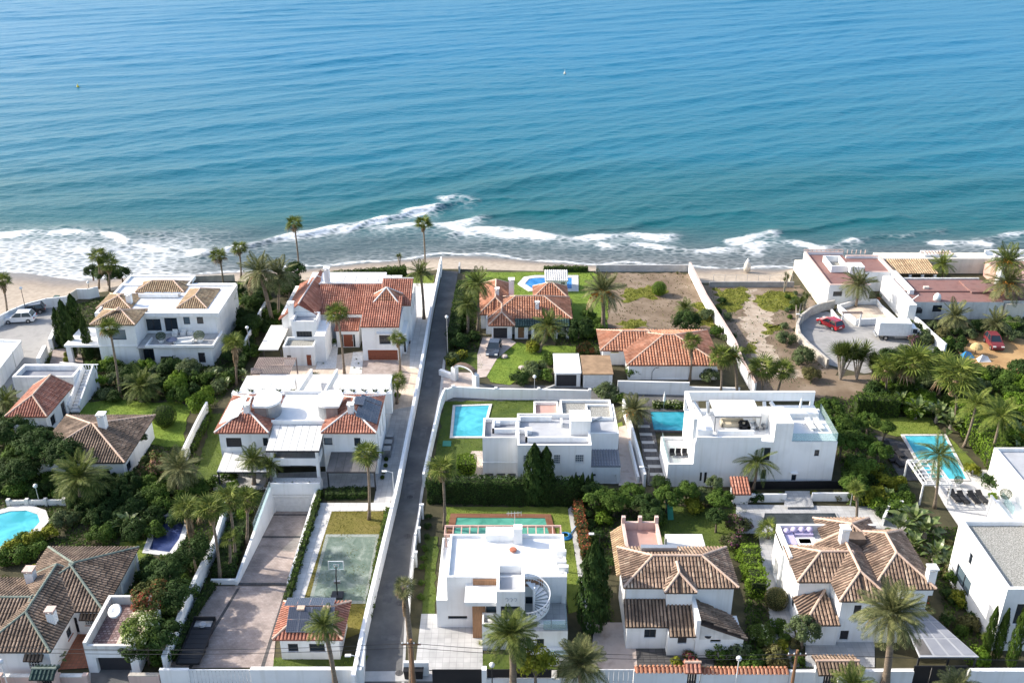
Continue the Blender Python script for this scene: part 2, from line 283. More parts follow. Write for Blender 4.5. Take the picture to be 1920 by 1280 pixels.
# ---------------------------------------------------------------- mesh builder and object helpers
class MB:
 def __init__(self): self.v, self.f, self.r = [], [], []
 def add(self, vs, fs, rnd=None):
  o = len(self.v); self.v.extend(vs)
  for f in fs: self.f.append([i + o for i in f]); self.r.append(rnd)
  return self
 def box(self, x0, x1, y0, y1, z0, z1, rnd=None):
  if x1 < x0: x0, x1 = x1, x0
  if y1 < y0: y0, y1 = y1, y0
  if z1 < z0: z0, z1 = z1, z0
  return self.add([(x0, y0, z0), (x1, y0, z0), (x1, y1, z0), (x0, y1, z0), (x0, y0, z1), (x1, y0, z1), (x1, y1, z1), (x0, y1, z1)],
   [(0, 3, 2, 1), (4, 5, 6, 7), (0, 1, 5, 4), (1, 2, 6, 5), (2, 3, 7, 6), (3, 0, 4, 7)], rnd)
 def prism(self, poly, z0, z1):
  """poly: list of (x,y) counter-clockwise or not; z0/z1 numbers or lists"""
  a = sum(poly[i][0] * poly[(i + 1) % len(poly)][1] - poly[(i + 1) % len(poly)][0] * poly[i][1] for i in range(len(poly)))
  if a < 0: poly = poly[::-1]; z1 = z1[::-1] if isinstance(z1, list) else z1; z0 = z0[::-1] if isinstance(z0, list) else z0
  n = len(poly)
  g = lambda z, i: z[i] if isinstance(z, list) else z
  vs = [(p[0], p[1], g(z0, i)) for i, p in enumerate(poly)] + [(p[0], p[1], g(z1, i)) for i, p in enumerate(poly)]
  fs = [tuple(range(n - 1, -1, -1)), tuple(range(n, 2 * n))] + [(i, (i + 1) % n, n + (i + 1) % n, n + i) for i in range(n)]
  return self.add(vs, fs)
 def bar(self, a, b, w, h=None):
  """square bar from a to b"""
  h = h or w
  a, b = Vector(a), Vector(b); d = (b - a).normalized()
  s = d.cross(Vector((0, 0, 1)))
  if s.length < 1e-4: s = Vector((1, 0, 0))
  s.normalize(); t = s.cross(d)
  vs = []
  for p in (a, b):
   for i, j in ((-1, -1), (1, -1), (1, 1), (-1, 1)): vs.append(tuple(p + s * (i * w / 2) + t * (j * h / 2)))
  return self.add(vs, [(0, 1, 2, 3), (7, 6, 5, 4), (0, 4, 5, 1), (1, 5, 6, 2), (2, 6, 7, 3), (3, 7, 4, 0)])
 def tube(self, pts, rs, n=8, cap=True):
  pts = [Vector(p) for p in pts]
  if not isinstance(rs, (list, tuple)): rs = [rs] * len(pts)
  vs, fs = [], []
  for i, p in enumerate(pts):
   d = (pts[min(i + 1, len(pts) - 1)] - pts[max(i - 1, 0)]).normalized()
   s = d.cross(Vector((0, 1, 0)))
   if s.length < 1e-3: s = d.cross(Vector((1, 0, 0)))
   s.normalize(); t = d.cross(s)
   for k in range(n):
    a = 2 * math.pi * k / n
    vs.append(tuple(p + (s * math.cos(a) + t * math.sin(a)) * rs[i]))
  for i in range(len(pts) - 1):
   for k in range(n):
    fs.append((i * n + k, i * n + (k + 1) % n, (i + 1) * n + (k + 1) % n, (i + 1) * n + k))
  if cap: fs.append(tuple(range(n - 1, -1, -1))); fs.append(tuple(range((len(pts) - 1) * n, len(pts) * n)))
  return self.add(vs, fs)
 def lathe(self, prof, n=16, c=(0, 0)):
  vs, fs = [], []
  for r, z in prof:
   for k in range(n):
    a = 2 * math.pi * k / n; vs.append((c[0] + r * math.cos(a), c[1] + r * math.sin(a), z))
  m = len(prof)
  for i in range(m - 1):
   for k in range(n): fs.append((i * n + k, i * n + (k + 1) % n, (i + 1) * n + (k + 1) % n, (i + 1) * n + k))
  fs.append(tuple(range(n - 1, -1, -1))); fs.append(tuple(range((m - 1) * n, m * n)))
  return self.add(vs, fs)
 def mesh(self, name, mat=None, smooth=False):
  me = bpy.data.meshes.new(name); me.from_pydata([tuple(x) for x in self.v], [], self.f)
  if any(x is not None for x in self.r):
   a = me.attributes.new('rnd', 'FLOAT', 'FACE'); a.data.foreach_set('value', [x or 0.0 for x in self.r])
  if mat: me.materials.append(MATS[mat])
  if smooth: me.polygons.foreach_set('use_smooth', [True] * len(me.polygons))
  me.update(); return me
 def build(self, name, mat, parent=None, smooth=False, kind=None, loc=None):
  o = bpy.data.objects.new(name, self.mesh(name, mat, smooth)); COL.objects.link(o)
  if parent is not None: o.parent = parent
  if kind: o['kind'] = kind
  if loc is not None: o.location = loc
  return o
def thing(name, label, cat, loc=(0, 0, 0), rz=0.0, group=None):
 o = bpy.data.objects.new(name, None); COL.objects.link(o); o.empty_display_size = 0.3
 o.location = loc; o.rotation_euler = (0, 0, rz); o['label'] = label; o['category'] = cat
 if group: o['group'] = group
 return o
def tag(o, label, cat, group=None):
 o['label'] = label; o['category'] = cat
 if group: o['group'] = group
 return o
def inst(name, me, parent=None, mat=None, loc=(0, 0, 0), rot=(0, 0, 0), scale=(1, 1, 1)):
 o = bpy.data.objects.new(name, me); COL.objects.link(o)
 if parent is not None: o.parent = parent
 o.location = loc; o.rotation_euler = rot; o.scale = scale
 if mat:
  o.material_slots[0].link = 'OBJECT'; o.material_slots[0].material = MATS[mat]
 return o
_nsheet = [0]
ROUGH = {'weeds': 0.5, 'dry_earth': 0.35, 'sandy_path': 0.35, 'orange_dirt': 0.35, 'lawn_bright': 0.08, 'lawn': 0.08, 'lawn_dark': 0.1, 'asphalt_pale': 0.06}
GRASS = {'lawn': 'grass', 'lawn_bright': 'grass', 'lawn_dark': 'grass', 'lawn_dry': 'grass_dry', 'weeds': 'weed'}
SCATTER, EXCL = [], []
def rough_edge(q, amp, seed):
 rg = random.Random(seed); out = []
 for i in range(len(q)):
  a, b = Vector(q[i]), Vector(q[(i + 1) % len(q)]); n = max(1, int((b - a).length / 0.7))
  d = (b - a).normalized(); s = Vector((d.y, -d.x))
  for k in range(n): out.append(tuple(a + (b - a) * (k / n) + s * rg.gauss(0, amp) * (1 if k else 0.4)))
 return out
def sheet(name, pts, z, mat, parent=None, kind='structure', px=True, thick=0.0):
 """flat polygon; pts in photo pixels (on the ground) unless px=False"""
 _nsheet[0] += 1; z += _nsheet[0] * 0.0006
 q = [(P(u, v, z).x, P(u, v, z).y) for u, v in pts] if px else pts
 if mat in ROUGH: q = rough_edge(q, ROUGH[mat], _nsheet[0])
 if mat != 'soil_dark': EXCL.append(q)
 if mat in GRASS and kind: SCATTER.append((q, z, mat))
 a = sum(q[i][0] * q[(i + 1) % len(q)][1] - q[(i + 1) % len(q)][0] * q[i][1] for i in range(len(q)))
 if a < 0: q = q[::-1]
 m = MB().add([(x, y, z) for x, y in q], [tuple(range(len(q)))])
 o = m.build(name, mat, parent)
 if kind and parent is None: o['kind'] = kind
 return o
# ---------------------------------------------------------------- roofs
rng = random.Random(7)
def tile_slope(mb, poly, w=0.25, L=0.5, seed=1):
 w = max(w, 0.27) * 1.12
 """barrel tiles in courses over a planar polygon (list of Vectors)"""
 rg = random.Random(seed)
 n = (poly[1] - poly[0]).cross(poly[2] - poly[0]).normalized()
 if n.z < 0: n = -n
 d = Vector((n.x, n.y, 0))
 if d.length < 1e-4: return
 d = (d - n * d.dot(n)).normalized()          # downhill in the plane
 e = n.cross(d).normalized()
 o = poly[0]
 q = [((p - o).dot(e), (p - o).dot(d)) for p in poly]
 amin, amax = min(a for a, _ in q), max(a for a, _ in q)
 k = int((amax - amin) / w)
 r = w * 0.5
 cs = [(math.cos(t), math.sin(t)) for t in (math.pi, math.pi * 0.68, math.pi * 0.32, 0)]
 for i in range(k):
  cr = rg.random()
  a = amin + (i + 0.5) * (amax - amin) / k
  hits = []
  for j in range(len(q)):
   (a0, b0), (a1, b1) = q[j], q[(j + 1) % len(q)]
   if (a0 - a) * (a1 - a) < 0: hits.append(b0 + (b1 - b0) * (a - a0) / (a1 - a0))
  hits.sort()
  for h in range(0, len(hits) - 1, 2):
   b0, b1 = hits[h], hits[h + 1]
   m = max(1, round((b1 - b0) / L)); st = (b1 - b0) / m
   for j in range(m):
    s, t = b0 + j * st, b0 + (j + 1) * st + 0.03
    jit = rg.uniform(-0.012, 0.012)
    vs = []
    for bb, rr, up in ((s, r * 0.62, 0.02), (t, r * 0.72, 0.05 + jit)):
     for c, sn in cs: vs.append(tuple(o + e * (a + c * rr) + d * bb + n * (sn * rr * 0.95 + up - 0.01)))
    mb.add(vs, [(0, 1, 5, 4), (1, 2, 6, 5), (2, 3, 7, 6), (4, 5, 6, 7)], 0.45 * cr + 0.55 * rg.random())
def hip(x0, x1, y0, y1, z, rise, axis='x', e0=1.0, e1=1.0):
 """slopes and cap lines of a hip (e=1), half-hip or gable (e=0) roof"""
 V = Vector
 if axis == 'x':
  hw = (y1 - y0) / 2; ym = (y0 + y1) / 2
  a, b = V((x0 + hw * e0, ym, z + rise)), V((x1 - hw * e1, ym, z + rise))
  A, B, C, D = V((x0, y0, z)), V((x1, y0, z)), V((x1, y1, z)), V((x0, y1, z))
 else:
  hw = (x1 - x0) / 2; xm = (x0 + x1) / 2
  a, b = V((xm, y0 + hw * e0, z + rise)), V((xm, y1 - hw * e1, z + rise))
  A, B, C, D = V((x1, y0, z)), V((x1, y1, z)), V((x0, y1, z)), V((x0, y0, z))
 if (b - a).length < 0.05:
  sl = [[A, B, a], [B, C, a], [C, D, a], [D, A, a]]
  return sl, [(A, a), (B, a), (C, a), (D, a)]
 sl = [[A, B, b, a], [C, D, a, b]]
 ln = [(a, b)]
 if e0 > 0.01: sl.append([D, A, a])
 if e1 > 0.01: sl.append([B, C, b])
 ln += [(A, a), (D, a), (B, b), (C, b)]
 return sl, ln
class House:
 def __init__(s, name, label, cat='house', c=None, rz=0.0, local=False):
  s.local = local; s.rz = rz
  s.c = Vector((c[0], c[1], 0)); s.root = thing(name, label, cat, (c[0], c[1], 0), rz)
  s.off = Vector((0, 0, 0)) if local else -s.c
 def L(s, u, v, z=0.0):
  p = P(u, v, z) - s.c
  return Matrix.Rotation(-s.rz, 3, 'Z') @ p
 def put(s, mb, name, mat, parent=None, smooth=False, kind=None):
  return mb.build(name, mat, parent if parent is not None else s.root, smooth, kind, None if parent is not None else s.off)
 def walls(s, x0, x1, y0, y1, z0, z1, front=(), left=(), right=(), back=(), mat='white', name='wall', depth=0.16, top=True):
  if x1 < x0: x0, x1 = x1, x0
  if y1 < y0: y0, y1 = y1, y0
  m = MB(); todo = []
  sides = (('f', front, x0, x1, lambda a, b, d: (a, y0 + d, b)), ('k', back, x1, x0, lambda a, b, d: (a, y1 - d, b)),
    ('l', left, y1, y0, lambda a, b, d: (x0 + d, a, b)), ('r', right, y0, y1, lambda a, b, d: (x1 - d, a, b)))
  for key, ops, a0, a1, fn in sides:
   lo, hi = min(a0, a1), max(a0, a1)
   ops = [dict(o) for o in ops]
   for o in ops:
    o['a0'], o['a1'] = max(lo + 0.02, min(o['a0'], o['a1'])), min(hi - 0.02, max(o['a0'], o['a1']))
    o['b0'], o['b1'] = max(z0 + 0.01, min(o['b0'], o['b1'])), min(z1 - 0.02, max(o['b0'], o['b1']))
   ops = [o for o in ops if o['a1'] - o['a0'] > 0.05 and o['b1'] - o['b0'] > 0.05]
   As = sorted({lo, hi, *[o['a0'] for o in ops], *[o['a1'] for o in ops]})
   Bs = sorted({z0, z1, *[o['b0'] for o in ops], *[o['b1'] for o in ops]})
   for i in range(len(As) - 1):
    for j in range(len(Bs) - 1):
     ca, cb = (As[i] + As[i + 1]) / 2, (Bs[j] + Bs[j + 1]) / 2
     if any(o['a0'] < ca < o['a1'] and o['b0'] < cb < o['b1'] for o in ops): continue
     q = [fn(As[i], Bs[j], 0), fn(As[i + 1], Bs[j], 0), fn(As[i + 1], Bs[j + 1], 0), fn(As[i], Bs[j + 1], 0)]
     m.add(q if a1 > a0 else q[::-1], [(0, 1, 2, 3)])
   for o in ops:
    d = o.get('d', depth); A0, A1, B0, B1 = o['a0'], o['a1'], o['b0'], o['b1']
    for pa, pb in (((A0, B0), (A1, B0)), ((A1, B0), (A1, B1)), ((A1, B1), (A0, B1)), ((A0, B1), (A0, B0))):
     m.add([fn(*pa, 0), fn(*pb, 0), fn(*pb, d), fn(*pa, d)], [(0, 1, 2, 3)])
    if o.get('k') == 'niche': m.add([fn(A0, B0, d), fn(A1, B0, d), fn(A1, B1, d), fn(A0, B1, d)], [(0, 1, 2, 3)])
    todo.append((o, fn, d))
  if top: m.add([(x0, y0, z1), (x1, y0, z1), (x1, y1, z1), (x0, y1, z1)], [(0, 1, 2, 3)])
  w = s.put(m, name, mat)
  for o, fn, d in todo: s.fill(o, fn, d)
  return w
 def fill(s, o, fn, d):
  A0, A1, B0, B1 = o['a0'], o['a1'], o['b0'], o['b1']; k = o.get('k', 'win')
  fm = o.get('fm', 'frame_dark'); t = 0.07
  def slab(m, a0, a1, b0, b1, d0, d1):
   p = [fn(a0, b0, d0), fn(a1, b0, d0), fn(a1, b1, d0), fn(a0, b1, d0), fn(a0, b0, d1), fn(a1, b0, d1), fn(a1, b1, d1), fn(a0, b1, d1)]
   m.add(p, [(0, 1, 2, 3), (7, 6, 5, 4), (0, 4, 5, 1), (1, 5, 6, 2), (2, 6, 7, 3), (3, 7, 4, 0)])
  if k in ('win', 'glass_door'):
   m = MB()
   slab(m, A0, A0 + t, B0, B1, d - 0.06, d); slab(m, A1 - t, A1, B0, B1, d - 0.06, d)
   slab(m, A0 + t, A1 - t, B0, B0 + t, d - 0.06, d); slab(m, A0 + t, A1 - t, B1 - t, B1, d - 0.06, d)
   for i in range(1, o.get('nx', 2)):
    a = A0 + (A1 - A0) * i / o.get('nx', 2); slab(m, a - t / 2, a + t / 2, B0 + t, B1 - t, d - 0.055, d)
   for i in range(1, o.get('ny', 1)):
    b = B0 + (B1 - B0) * i / o.get('ny', 1); slab(m, A0 + t, A1 - t, b - t / 2, b + t / 2, d - 0.05, d)
   f = s.put(m, 'window' if k == 'win' else 'glass_door', fm)
   g = MB(); slab(g, A0, A1, B0, B1, d, d + 0.02); s.put(g, 'pane', o.get('m', 'glass'), f)
   if o.get('sill'):
    q = MB(); slab(q, A0 - 0.08, A1 + 0.08, B0 - 0.07, B0 - 0.004, -0.07, d - 0.065); s.put(q, 'sill', o.get('sm', 'white'), f)
   if o.get('grille'):
    q = MB(); nx = max(3, int((A1 - A0) / 0.2)); ny = max(3, int((B1 - B0) / 0.25))
    for i in range(nx + 1): a = A0 + (A1 - A0) * i / nx; slab(q, a - 0.015, a + 0.015, B0, B1, -0.07, -0.04)
    for i in range(ny + 1): b = B0 + (B1 - B0) * i / ny; slab(q, A0, A1, b - 0.015, b + 0.015, -0.04, -0.02)
    s.put(q, 'grille', o['grille'], f)
  elif k in ('door', 'garage_door', 'shutter'):
   m = MB(); nn = o.get('n', 1)
   for i in range(nn):
    b0, b1 = B0 + (B1 - B0) * i / nn, B0 + (B1 - B0) * (i + 1) / nn
    slab(m, A0 + 0.01, A1 - 0.01, b0 + 0.012, b1 - 0.012, d - 0.05, d)
   slab(m, A0, A1, B0, B1, d, d + 0.02)
   dr = s.put(m, k, o.get('m', 'wood_red'))
   if k == 'door':
    q = MB(); slab(q, A1 - 0.16, A1 - 0.1, B0 + 0.95, B0 + 1.15, d - 0.1, d - 0.05); s.put(q, 'handle', 'steel', dr)
  elif k == 'loggia':
   m = MB(); slab(m, A0 - 0.02, A1 + 0.02, B0 - 0.02, B1 + 0.02, d, d + 0.05); s.put(m, 'back_wall', o.get('m', 'white'))
 def fo(s, y, u0, u1, v0, v1, **k):
  z1, z0 = zof(y, v0), zof(y, v1); zm = (z0 + z1) / 2
  return dict(a0=XU(u0, y, zm), a1=XU(u1, y, zm), b0=z0, b1=z1, **k)
 def so(s, x, u0, v0, u1, v1, h=1.2, **k):
  """opening on a side wall: (u0,v0) top corner and (u1,v1) bottom opposite corner"""
  ya, za = on_x(x, u0, v0); yb, zb = on_x(x, u1, v1)
  return dict(a0=min(ya, yb), a1=max(ya, yb), b0=min(za, zb), b1=max(za, zb), **k)
 def parapet(s, x0, x1, y0, y1, zd, zt, t=0.2, mat='white', deck='deck_white', sides='flrk', cap=None):
  if x1 < x0: x0, x1 = x1, x0
  if y1 < y0: y0, y1 = y1, y0
  m = MB()
  if 'f' in sides: m.box(x0, x1, y0, y0 + t, zd - 0.002, zt)
  if 'k' in sides: m.box(x0, x1, y1 - t, y1, zd - 0.002, zt)
  ya, yb = y0 + (t if 'f' in sides else 0), y1 - (t if 'k' in sides else 0)
  if 'l' in sides: m.box(x0, x0 + t, ya, yb, zd - 0.002, zt)
  if 'r' in sides: m.box(x1 - t, x1, ya, yb, zd - 0.002, zt)
  if m.v: s.put(m, 'parapet', mat)
  if cap:
   q = MB(); c = 0.03
   if 'f' in sides: q.box(x0 - c, x1 + c, y0 - c, y0 + t + c, zt + 0.003, zt + 0.05)
   if 'k' in sides: q.box(x0 - c, x1 + c, y1 - t - c, y1 + c, zt + 0.003, zt + 0.05)
   if 'l' in sides: q.box(x0 - c, x0 + t + c, ya + c, yb - c, zt + 0.003, zt + 0.05)
   if 'r' in sides: q.box(x1 - t - c, x1 + c, ya + c, yb - c, zt + 0.003, zt + 0.05)
   s.put(q, 'coping', cap)
  if deck: s.put(MB().box(x0 + 0.01, x1 - 0.01, y0 + 0.01, y1 - 0.01, zd - 0.12, zd), 'roof_deck', deck)
 def flat(s, x0, x1, y0, y1, z0, zt, par=0.4, t=0.2, mat='white', deck='deck_white', sides='flrk', cap=None, **k):
  """flat-roofed block whose parapet top is zt"""
  w = s.walls(x0, x1, y0, y1, z0, zt - par, mat=mat, top=False, **k)
  s.parapet(x0, x1, y0, y1, zt - par, zt, t, mat, deck, sides, cap)
  return w
 def roof(s, slopes, lines, mat='tile_red', ridge='ridge_pale', w=0.25, deckmat=None, cap_r=0.12, thick=0.14):
  deck, tl, seed = MB(), MB(), rng.randint(0, 9999)
  for i, q in enumerate(slopes):
   n = len(q); top = [tuple(p) for p in q]; bot = [(p.x, p.y, p.z - thick) for p in q]
   deck.add(top + bot, [tuple(range(n)), tuple(range(2 * n - 1, n - 1, -1))] + [(k, n + k, n + (k + 1) % n, (k + 1) % n) for k in range(n)])
   tile_slope(tl, q, w=w, seed=seed + i)
  dk = s.put(deck, 'roof', deckmat or ('pan_' + mat if 'pan_' + mat in MATS else mat))
  if tl.v: s.put(tl, 'roof_tiles', mat, dk, kind='stuff')
  if lines:
   for a, b in lines:
    q = MB().tube([a + Vector((0, 0, 0.05)), b + Vector((0, 0, 0.05))], cap_r, 7); s.put(q, 'ridge_cap', ridge, dk)
  return dk
 def box(s, name, mat, x0, x1, y0, y1, z0, z1, parent=None): return s.put(MB().box(x0, x1, y0, y1, z0, z1), name, mat, parent)
 def chimney(s, x, y, z0, z1, w=0.6, mat='white', capm=None):
  m = MB().box(x - w / 2, x + w / 2, y - w / 2, y + w / 2, z0, z1 - 0.35)
  ch = s.put(m, 'chimney', mat)
  q = MB()
  for i, j in ((-1, -1), (1, -1), (1, 1), (-1, 1)):
   q.box(x + i * w * 0.4 - 0.07, x + i * w * 0.4 + 0.07, y + j * w * 0.4 - 0.07, y + j * w * 0.4 + 0.07, z1 - 0.352, z1 - 0.12)
  q.box(x - w * 0.62, x + w * 0.62, y - w * 0.62, y + w * 0.62, z1 - 0.122, z1)
  s.put(q, 'chimney_cap', capm or mat, ch)
 def solar(s, a, ex, ey, nx, ny, gap=0.03, name='solar_panel'):
  """grid of panels: corner a, edge vectors ex (one panel) and ey (one panel)"""
  n = ex.cross(ey).normalized()
  if n.z < 0: n = -n
  for i in range(nx):
   for j in range(ny):
    o = a + ex * i + ey * j
    f = MB(); p = [o, o + ex * 0.97, o + ex * 0.97 + ey * 0.97, o + ey * 0.97]
    vs = [tuple(k + n * 0.10) for k in p] + [tuple(k + n * 0.06) for k in p]
    f.add(vs, [(0, 1, 2, 3), (7, 6, 5, 4), (0, 4, 5, 1), (1, 5, 6, 2), (2, 6, 7, 3), (3, 7, 4, 0)])
    fr = s.put(f, name, 'steel')
    g = MB(); c = (p[0] + p[2]) / 2
    g.add([tuple(c + (k - c) * 0.965 + n * 0.106) for k in p], [(0, 1, 2, 3)]); s.put(g, 'cells', 'solar', fr)
def rail(s, pts, z, h=1.0, name='glass_railing', mat='glass_rail', parent=None):
 """glass balustrade: one pane per stretch with a steel foot channel"""
 for a, b in zip(pts[:-1], pts[1:]):
  m = MB().bar((a[0], a[1], z + h / 2 + 0.03), (b[0], b[1], z + h / 2 + 0.03), 0.03, h)
  g = s.put(m, name, mat)
  s.put(MB().bar((a[0], a[1], z + 0.03), (b[0], b[1], z + 0.03), 0.06, 0.05), 'foot_channel', 'steel', g)
# ---------------------------------------------------------------- ground, beach, sea
SEA_Z = -2.0
EDGE = [(-900, 600), (0, 592), (60, 577), (140, 562), (185, 548), (240, 541), (350, 528), (560, 526), (740, 516), (830, 504), (860, 504), (1000, 508), (1290, 508), (1300, 530), (1480, 530), (1490, 500), (1600, 488), (1920, 486), (3000, 486)]
WATER = [(-900, 505), (0, 512), (60, 515), (153, 526), (250, 519), (400, 513), (580, 504), (700, 492), (830, 480), (900, 481), (1000, 489), (1100, 497), (1300, 503), (1450, 505), (1600, 505), (1920, 500), (3000, 500)]
def line_xy(pts, z): return [(P(u, v, z).x, P(u, v, z).y) for u, v in pts]
EDGE_W, WATER_W = line_xy(EDGE, 0.0), line_xy(WATER, SEA_Z)
def y_edge(x): return float(np.interp(x, [p[0] for p in EDGE_W], [p[1] for p in EDGE_W]))
def y_water(x): return float(np.interp(x, [p[0] for p in WATER_W], [p[1] for p in WATER_W]))
RX0, RX1, RY0, RY1, RZ = XU(446, YV(1097)), XU(538, YV(1097)), YV(1097), 90.1, -2.4
def build_ground():
 m = MB()
 xs = sorted({-400, -250, *np.arange(-170, 171, 10).tolist(), 250, 400, RX0, RX1})
 ys = sorted({-150, 0, 40, 60, RY0, RY1, 110, 130})
 for i in range(len(xs) - 1):
  for j in range(len(ys) - 1):
   if xs[i] >= RX0 - 1e-6 and xs[i + 1] <= RX1 + 1e-6 and ys[j] >= RY0 - 1e-6 and ys[j + 1] <= RY1 + 1e-6: continue
   m.add([(xs[i], ys[j], 0), (xs[i + 1], ys[j], 0), (xs[i + 1], ys[j + 1], 0), (xs[i], ys[j + 1], 0)], [(0, 1, 2, 3)])
 ex = sorted({*[p[0] for p in EDGE_W if -400 < p[0] < 400], -400, 400})
 for a, b in zip(ex[:-1], ex[1:]):
  m.add([(a, 130, 0), (b, 130, 0), (b, y_edge(b), 0), (a, y_edge(a), 0)], [(0, 1, 2, 3)])
 o = m.build('ground', 'soil_dark'); o['kind'] = 'structure'
 b = MB(); xs = np.arange(-400, 401, 2.0); prof = []
 ts = [0, 0.004, 0.25, 0.5, 0.75, 0.9, 1.0, 1.15, 1.4, 2.2, 6, 20]
 rg = np.random.RandomState(3)
 V = []
 for t in ts:
  for x in xs:
   ye, yw = y_edge(x), y_water(x)
   if yw < ye + 4: yw = ye + 4
   z = -0.02 if t == 0 else (-0.5 - 1.5 * t if t <= 1 else -2.0 - 1.2 * (t - 1) if t < 3 else -6.0)
   z += (rg.rand() - 0.5) * 0.08 if 0 < t < 1 else 0
   V.append((x, ye + (yw - ye) * t, z))
 nx = len(xs)
 F = [(j * nx + i, j * nx + i + 1, (j + 1) * nx + i + 1, (j + 1) * nx + i) for j in range(len(ts) - 1) for i in range(nx - 1)]
 b.add(V, F)
 ob = b.build('beach', None, smooth=True); ob['kind'] = 'structure'
 mt, nt, bs = new_mat('beach_sand')
 g = N(nt, 'ShaderNodeNewGeometry'); sx = N(nt, 'ShaderNodeSeparateXYZ'); nt.links.new(g.outputs['Position'], sx.inputs[0])
 n1 = N(nt, 'ShaderNodeTexNoise', i_Scale=0.16, i_Detail=8.0); nt.links.new(g.outputs['Position'], n1.inputs['Vector'])
 mp = N(nt, 'ShaderNodeMath', operation='MULTIPLY_ADD'); mp.inputs[1].default_value = 0.5; nt.links.new(n1.outputs[0], mp.inputs[0]); nt.links.new(sx.outputs[2], mp.inputs[2])
 mr = N(nt, 'ShaderNodeMapRange'); mr.inputs[1].default_value = -1.72; mr.inputs[2].default_value = -1.1; nt.links.new(mp.outputs[0], mr.inputs[0])
 r = ramp(nt, [(0.0, (0.15, 0.125, 0.105)), (0.35, (0.235, 0.19, 0.15)), (0.6, (0.29, 0.235, 0.18)), (1.0, (0.37, 0.31, 0.245))]); nt.links.new(mr.outputs[0], r.inputs[0])
 n2 = N(nt, 'ShaderNodeTexNoise', i_Scale=1.3, i_Detail=8.0); nt.links.new(g.outputs['Position'], n2.inputs['Vector'])
 r2 = ramp(nt, [(0.3, (0.8, 0.79, 0.78)), (0.7, (1.1, 1.1, 1.1))]); nt.links.new(n2.outputs[0], r2.inputs[0])
 mx = N(nt, 'ShaderNodeMix', data_type='RGBA', blend_type='MULTIPLY'); mx.inputs[0].default_value = 1
 nt.links.new(r.outputs[0], mx.inputs[6]); nt.links.new(r2.outputs[0], mx.inputs[7]); nt.links.new(mx.outputs[2], bs.inputs['Base Color'])
 rr = N(nt, 'ShaderNodeMapRange'); rr.inputs[3].default_value = 0.35; rr.inputs[4].default_value = 0.95; nt.links.new(mr.outputs[0], rr.inputs[0]); nt.links.new(rr.outputs[0], bs.inputs['Roughness'])
 bp = N(nt, 'ShaderNodeBump', i_Strength=0.5, i_Distance=0.1); n3 = N(nt, 'ShaderNodeTexNoise', i_Scale=1.6, i_Detail=6.0); nt.links.new(g.outputs['Position'], n3.inputs['Vector'])
 nt.links.new(n3.outputs[0], bp.inputs['Height']); nt.links.new(bp.outputs[0], bs.inputs['Normal'])
 ob.data.materials.append(mt)
build_ground()
CRESTS = [([(-200, 425), (0, 440), (120, 432), (185, 437), (240, 452)], 0.55, 1.0), ([(150, 470), (260, 462), (380, 470)], 0.4, 0.9),
([(380, 475), (470, 458), (560, 440), (660, 424), (720, 412), (770, 398), (820, 388)], 0.75, 0.85), ([(560, 442), (640, 425), (720, 409)], 0.3, 0.9), ([(765, 396), (800, 390), (822, 388)], 0.3, 1.0),
([(835, 373), (855, 369), (882, 374)], 0.35, 0.75), ([(700, 425), (800, 418), (850, 420), (900, 410)], 0.4, 0.95),
([(850, 436), (900, 428), (960, 432), (1010, 440), (1100, 446), (1180, 440), (1262, 442)], 0.5, 1.0), ([(850, 425), (880, 432), (940, 440), (1000, 437)], 0.2, 1.0),
([(1130, 455), (1220, 460), (1290, 470), (1340, 465), (1420, 470)], 0.35, 0.85), ([(1368, 450), (1400, 448), (1445, 438)], 0.45, 1.0),
([(1450, 438), (1520, 427), (1600, 415), (1680, 405)], 0.55, 0.0), ([(1400, 462), (1480, 452), (1540, 462), (1600, 452)], 0.35, 0.8), ([(900, 408), (980, 398), (1080, 392)], 0.5, 0.0), ([(822, 388), (880, 375), (950, 368)], 0.5, 0.0), ([(640, 398), (700, 382), (780, 372)], 0.3, 0.0), ([(1060, 440), (1180, 425), (1280, 405), (1400, 396)], 0.45, 0.0),
([(1755, 455), (1800, 450), (1845, 455)], 0.35, 1.0), ([(1840, 450), (1880, 440), (1960, 425)], 0.5, 0.6), ([(1600, 450), (1700, 440), (1760, 430)], 0.4, 0.3), ([(120, 425), (200, 430), (300, 440)], 0.5, 0.0)]
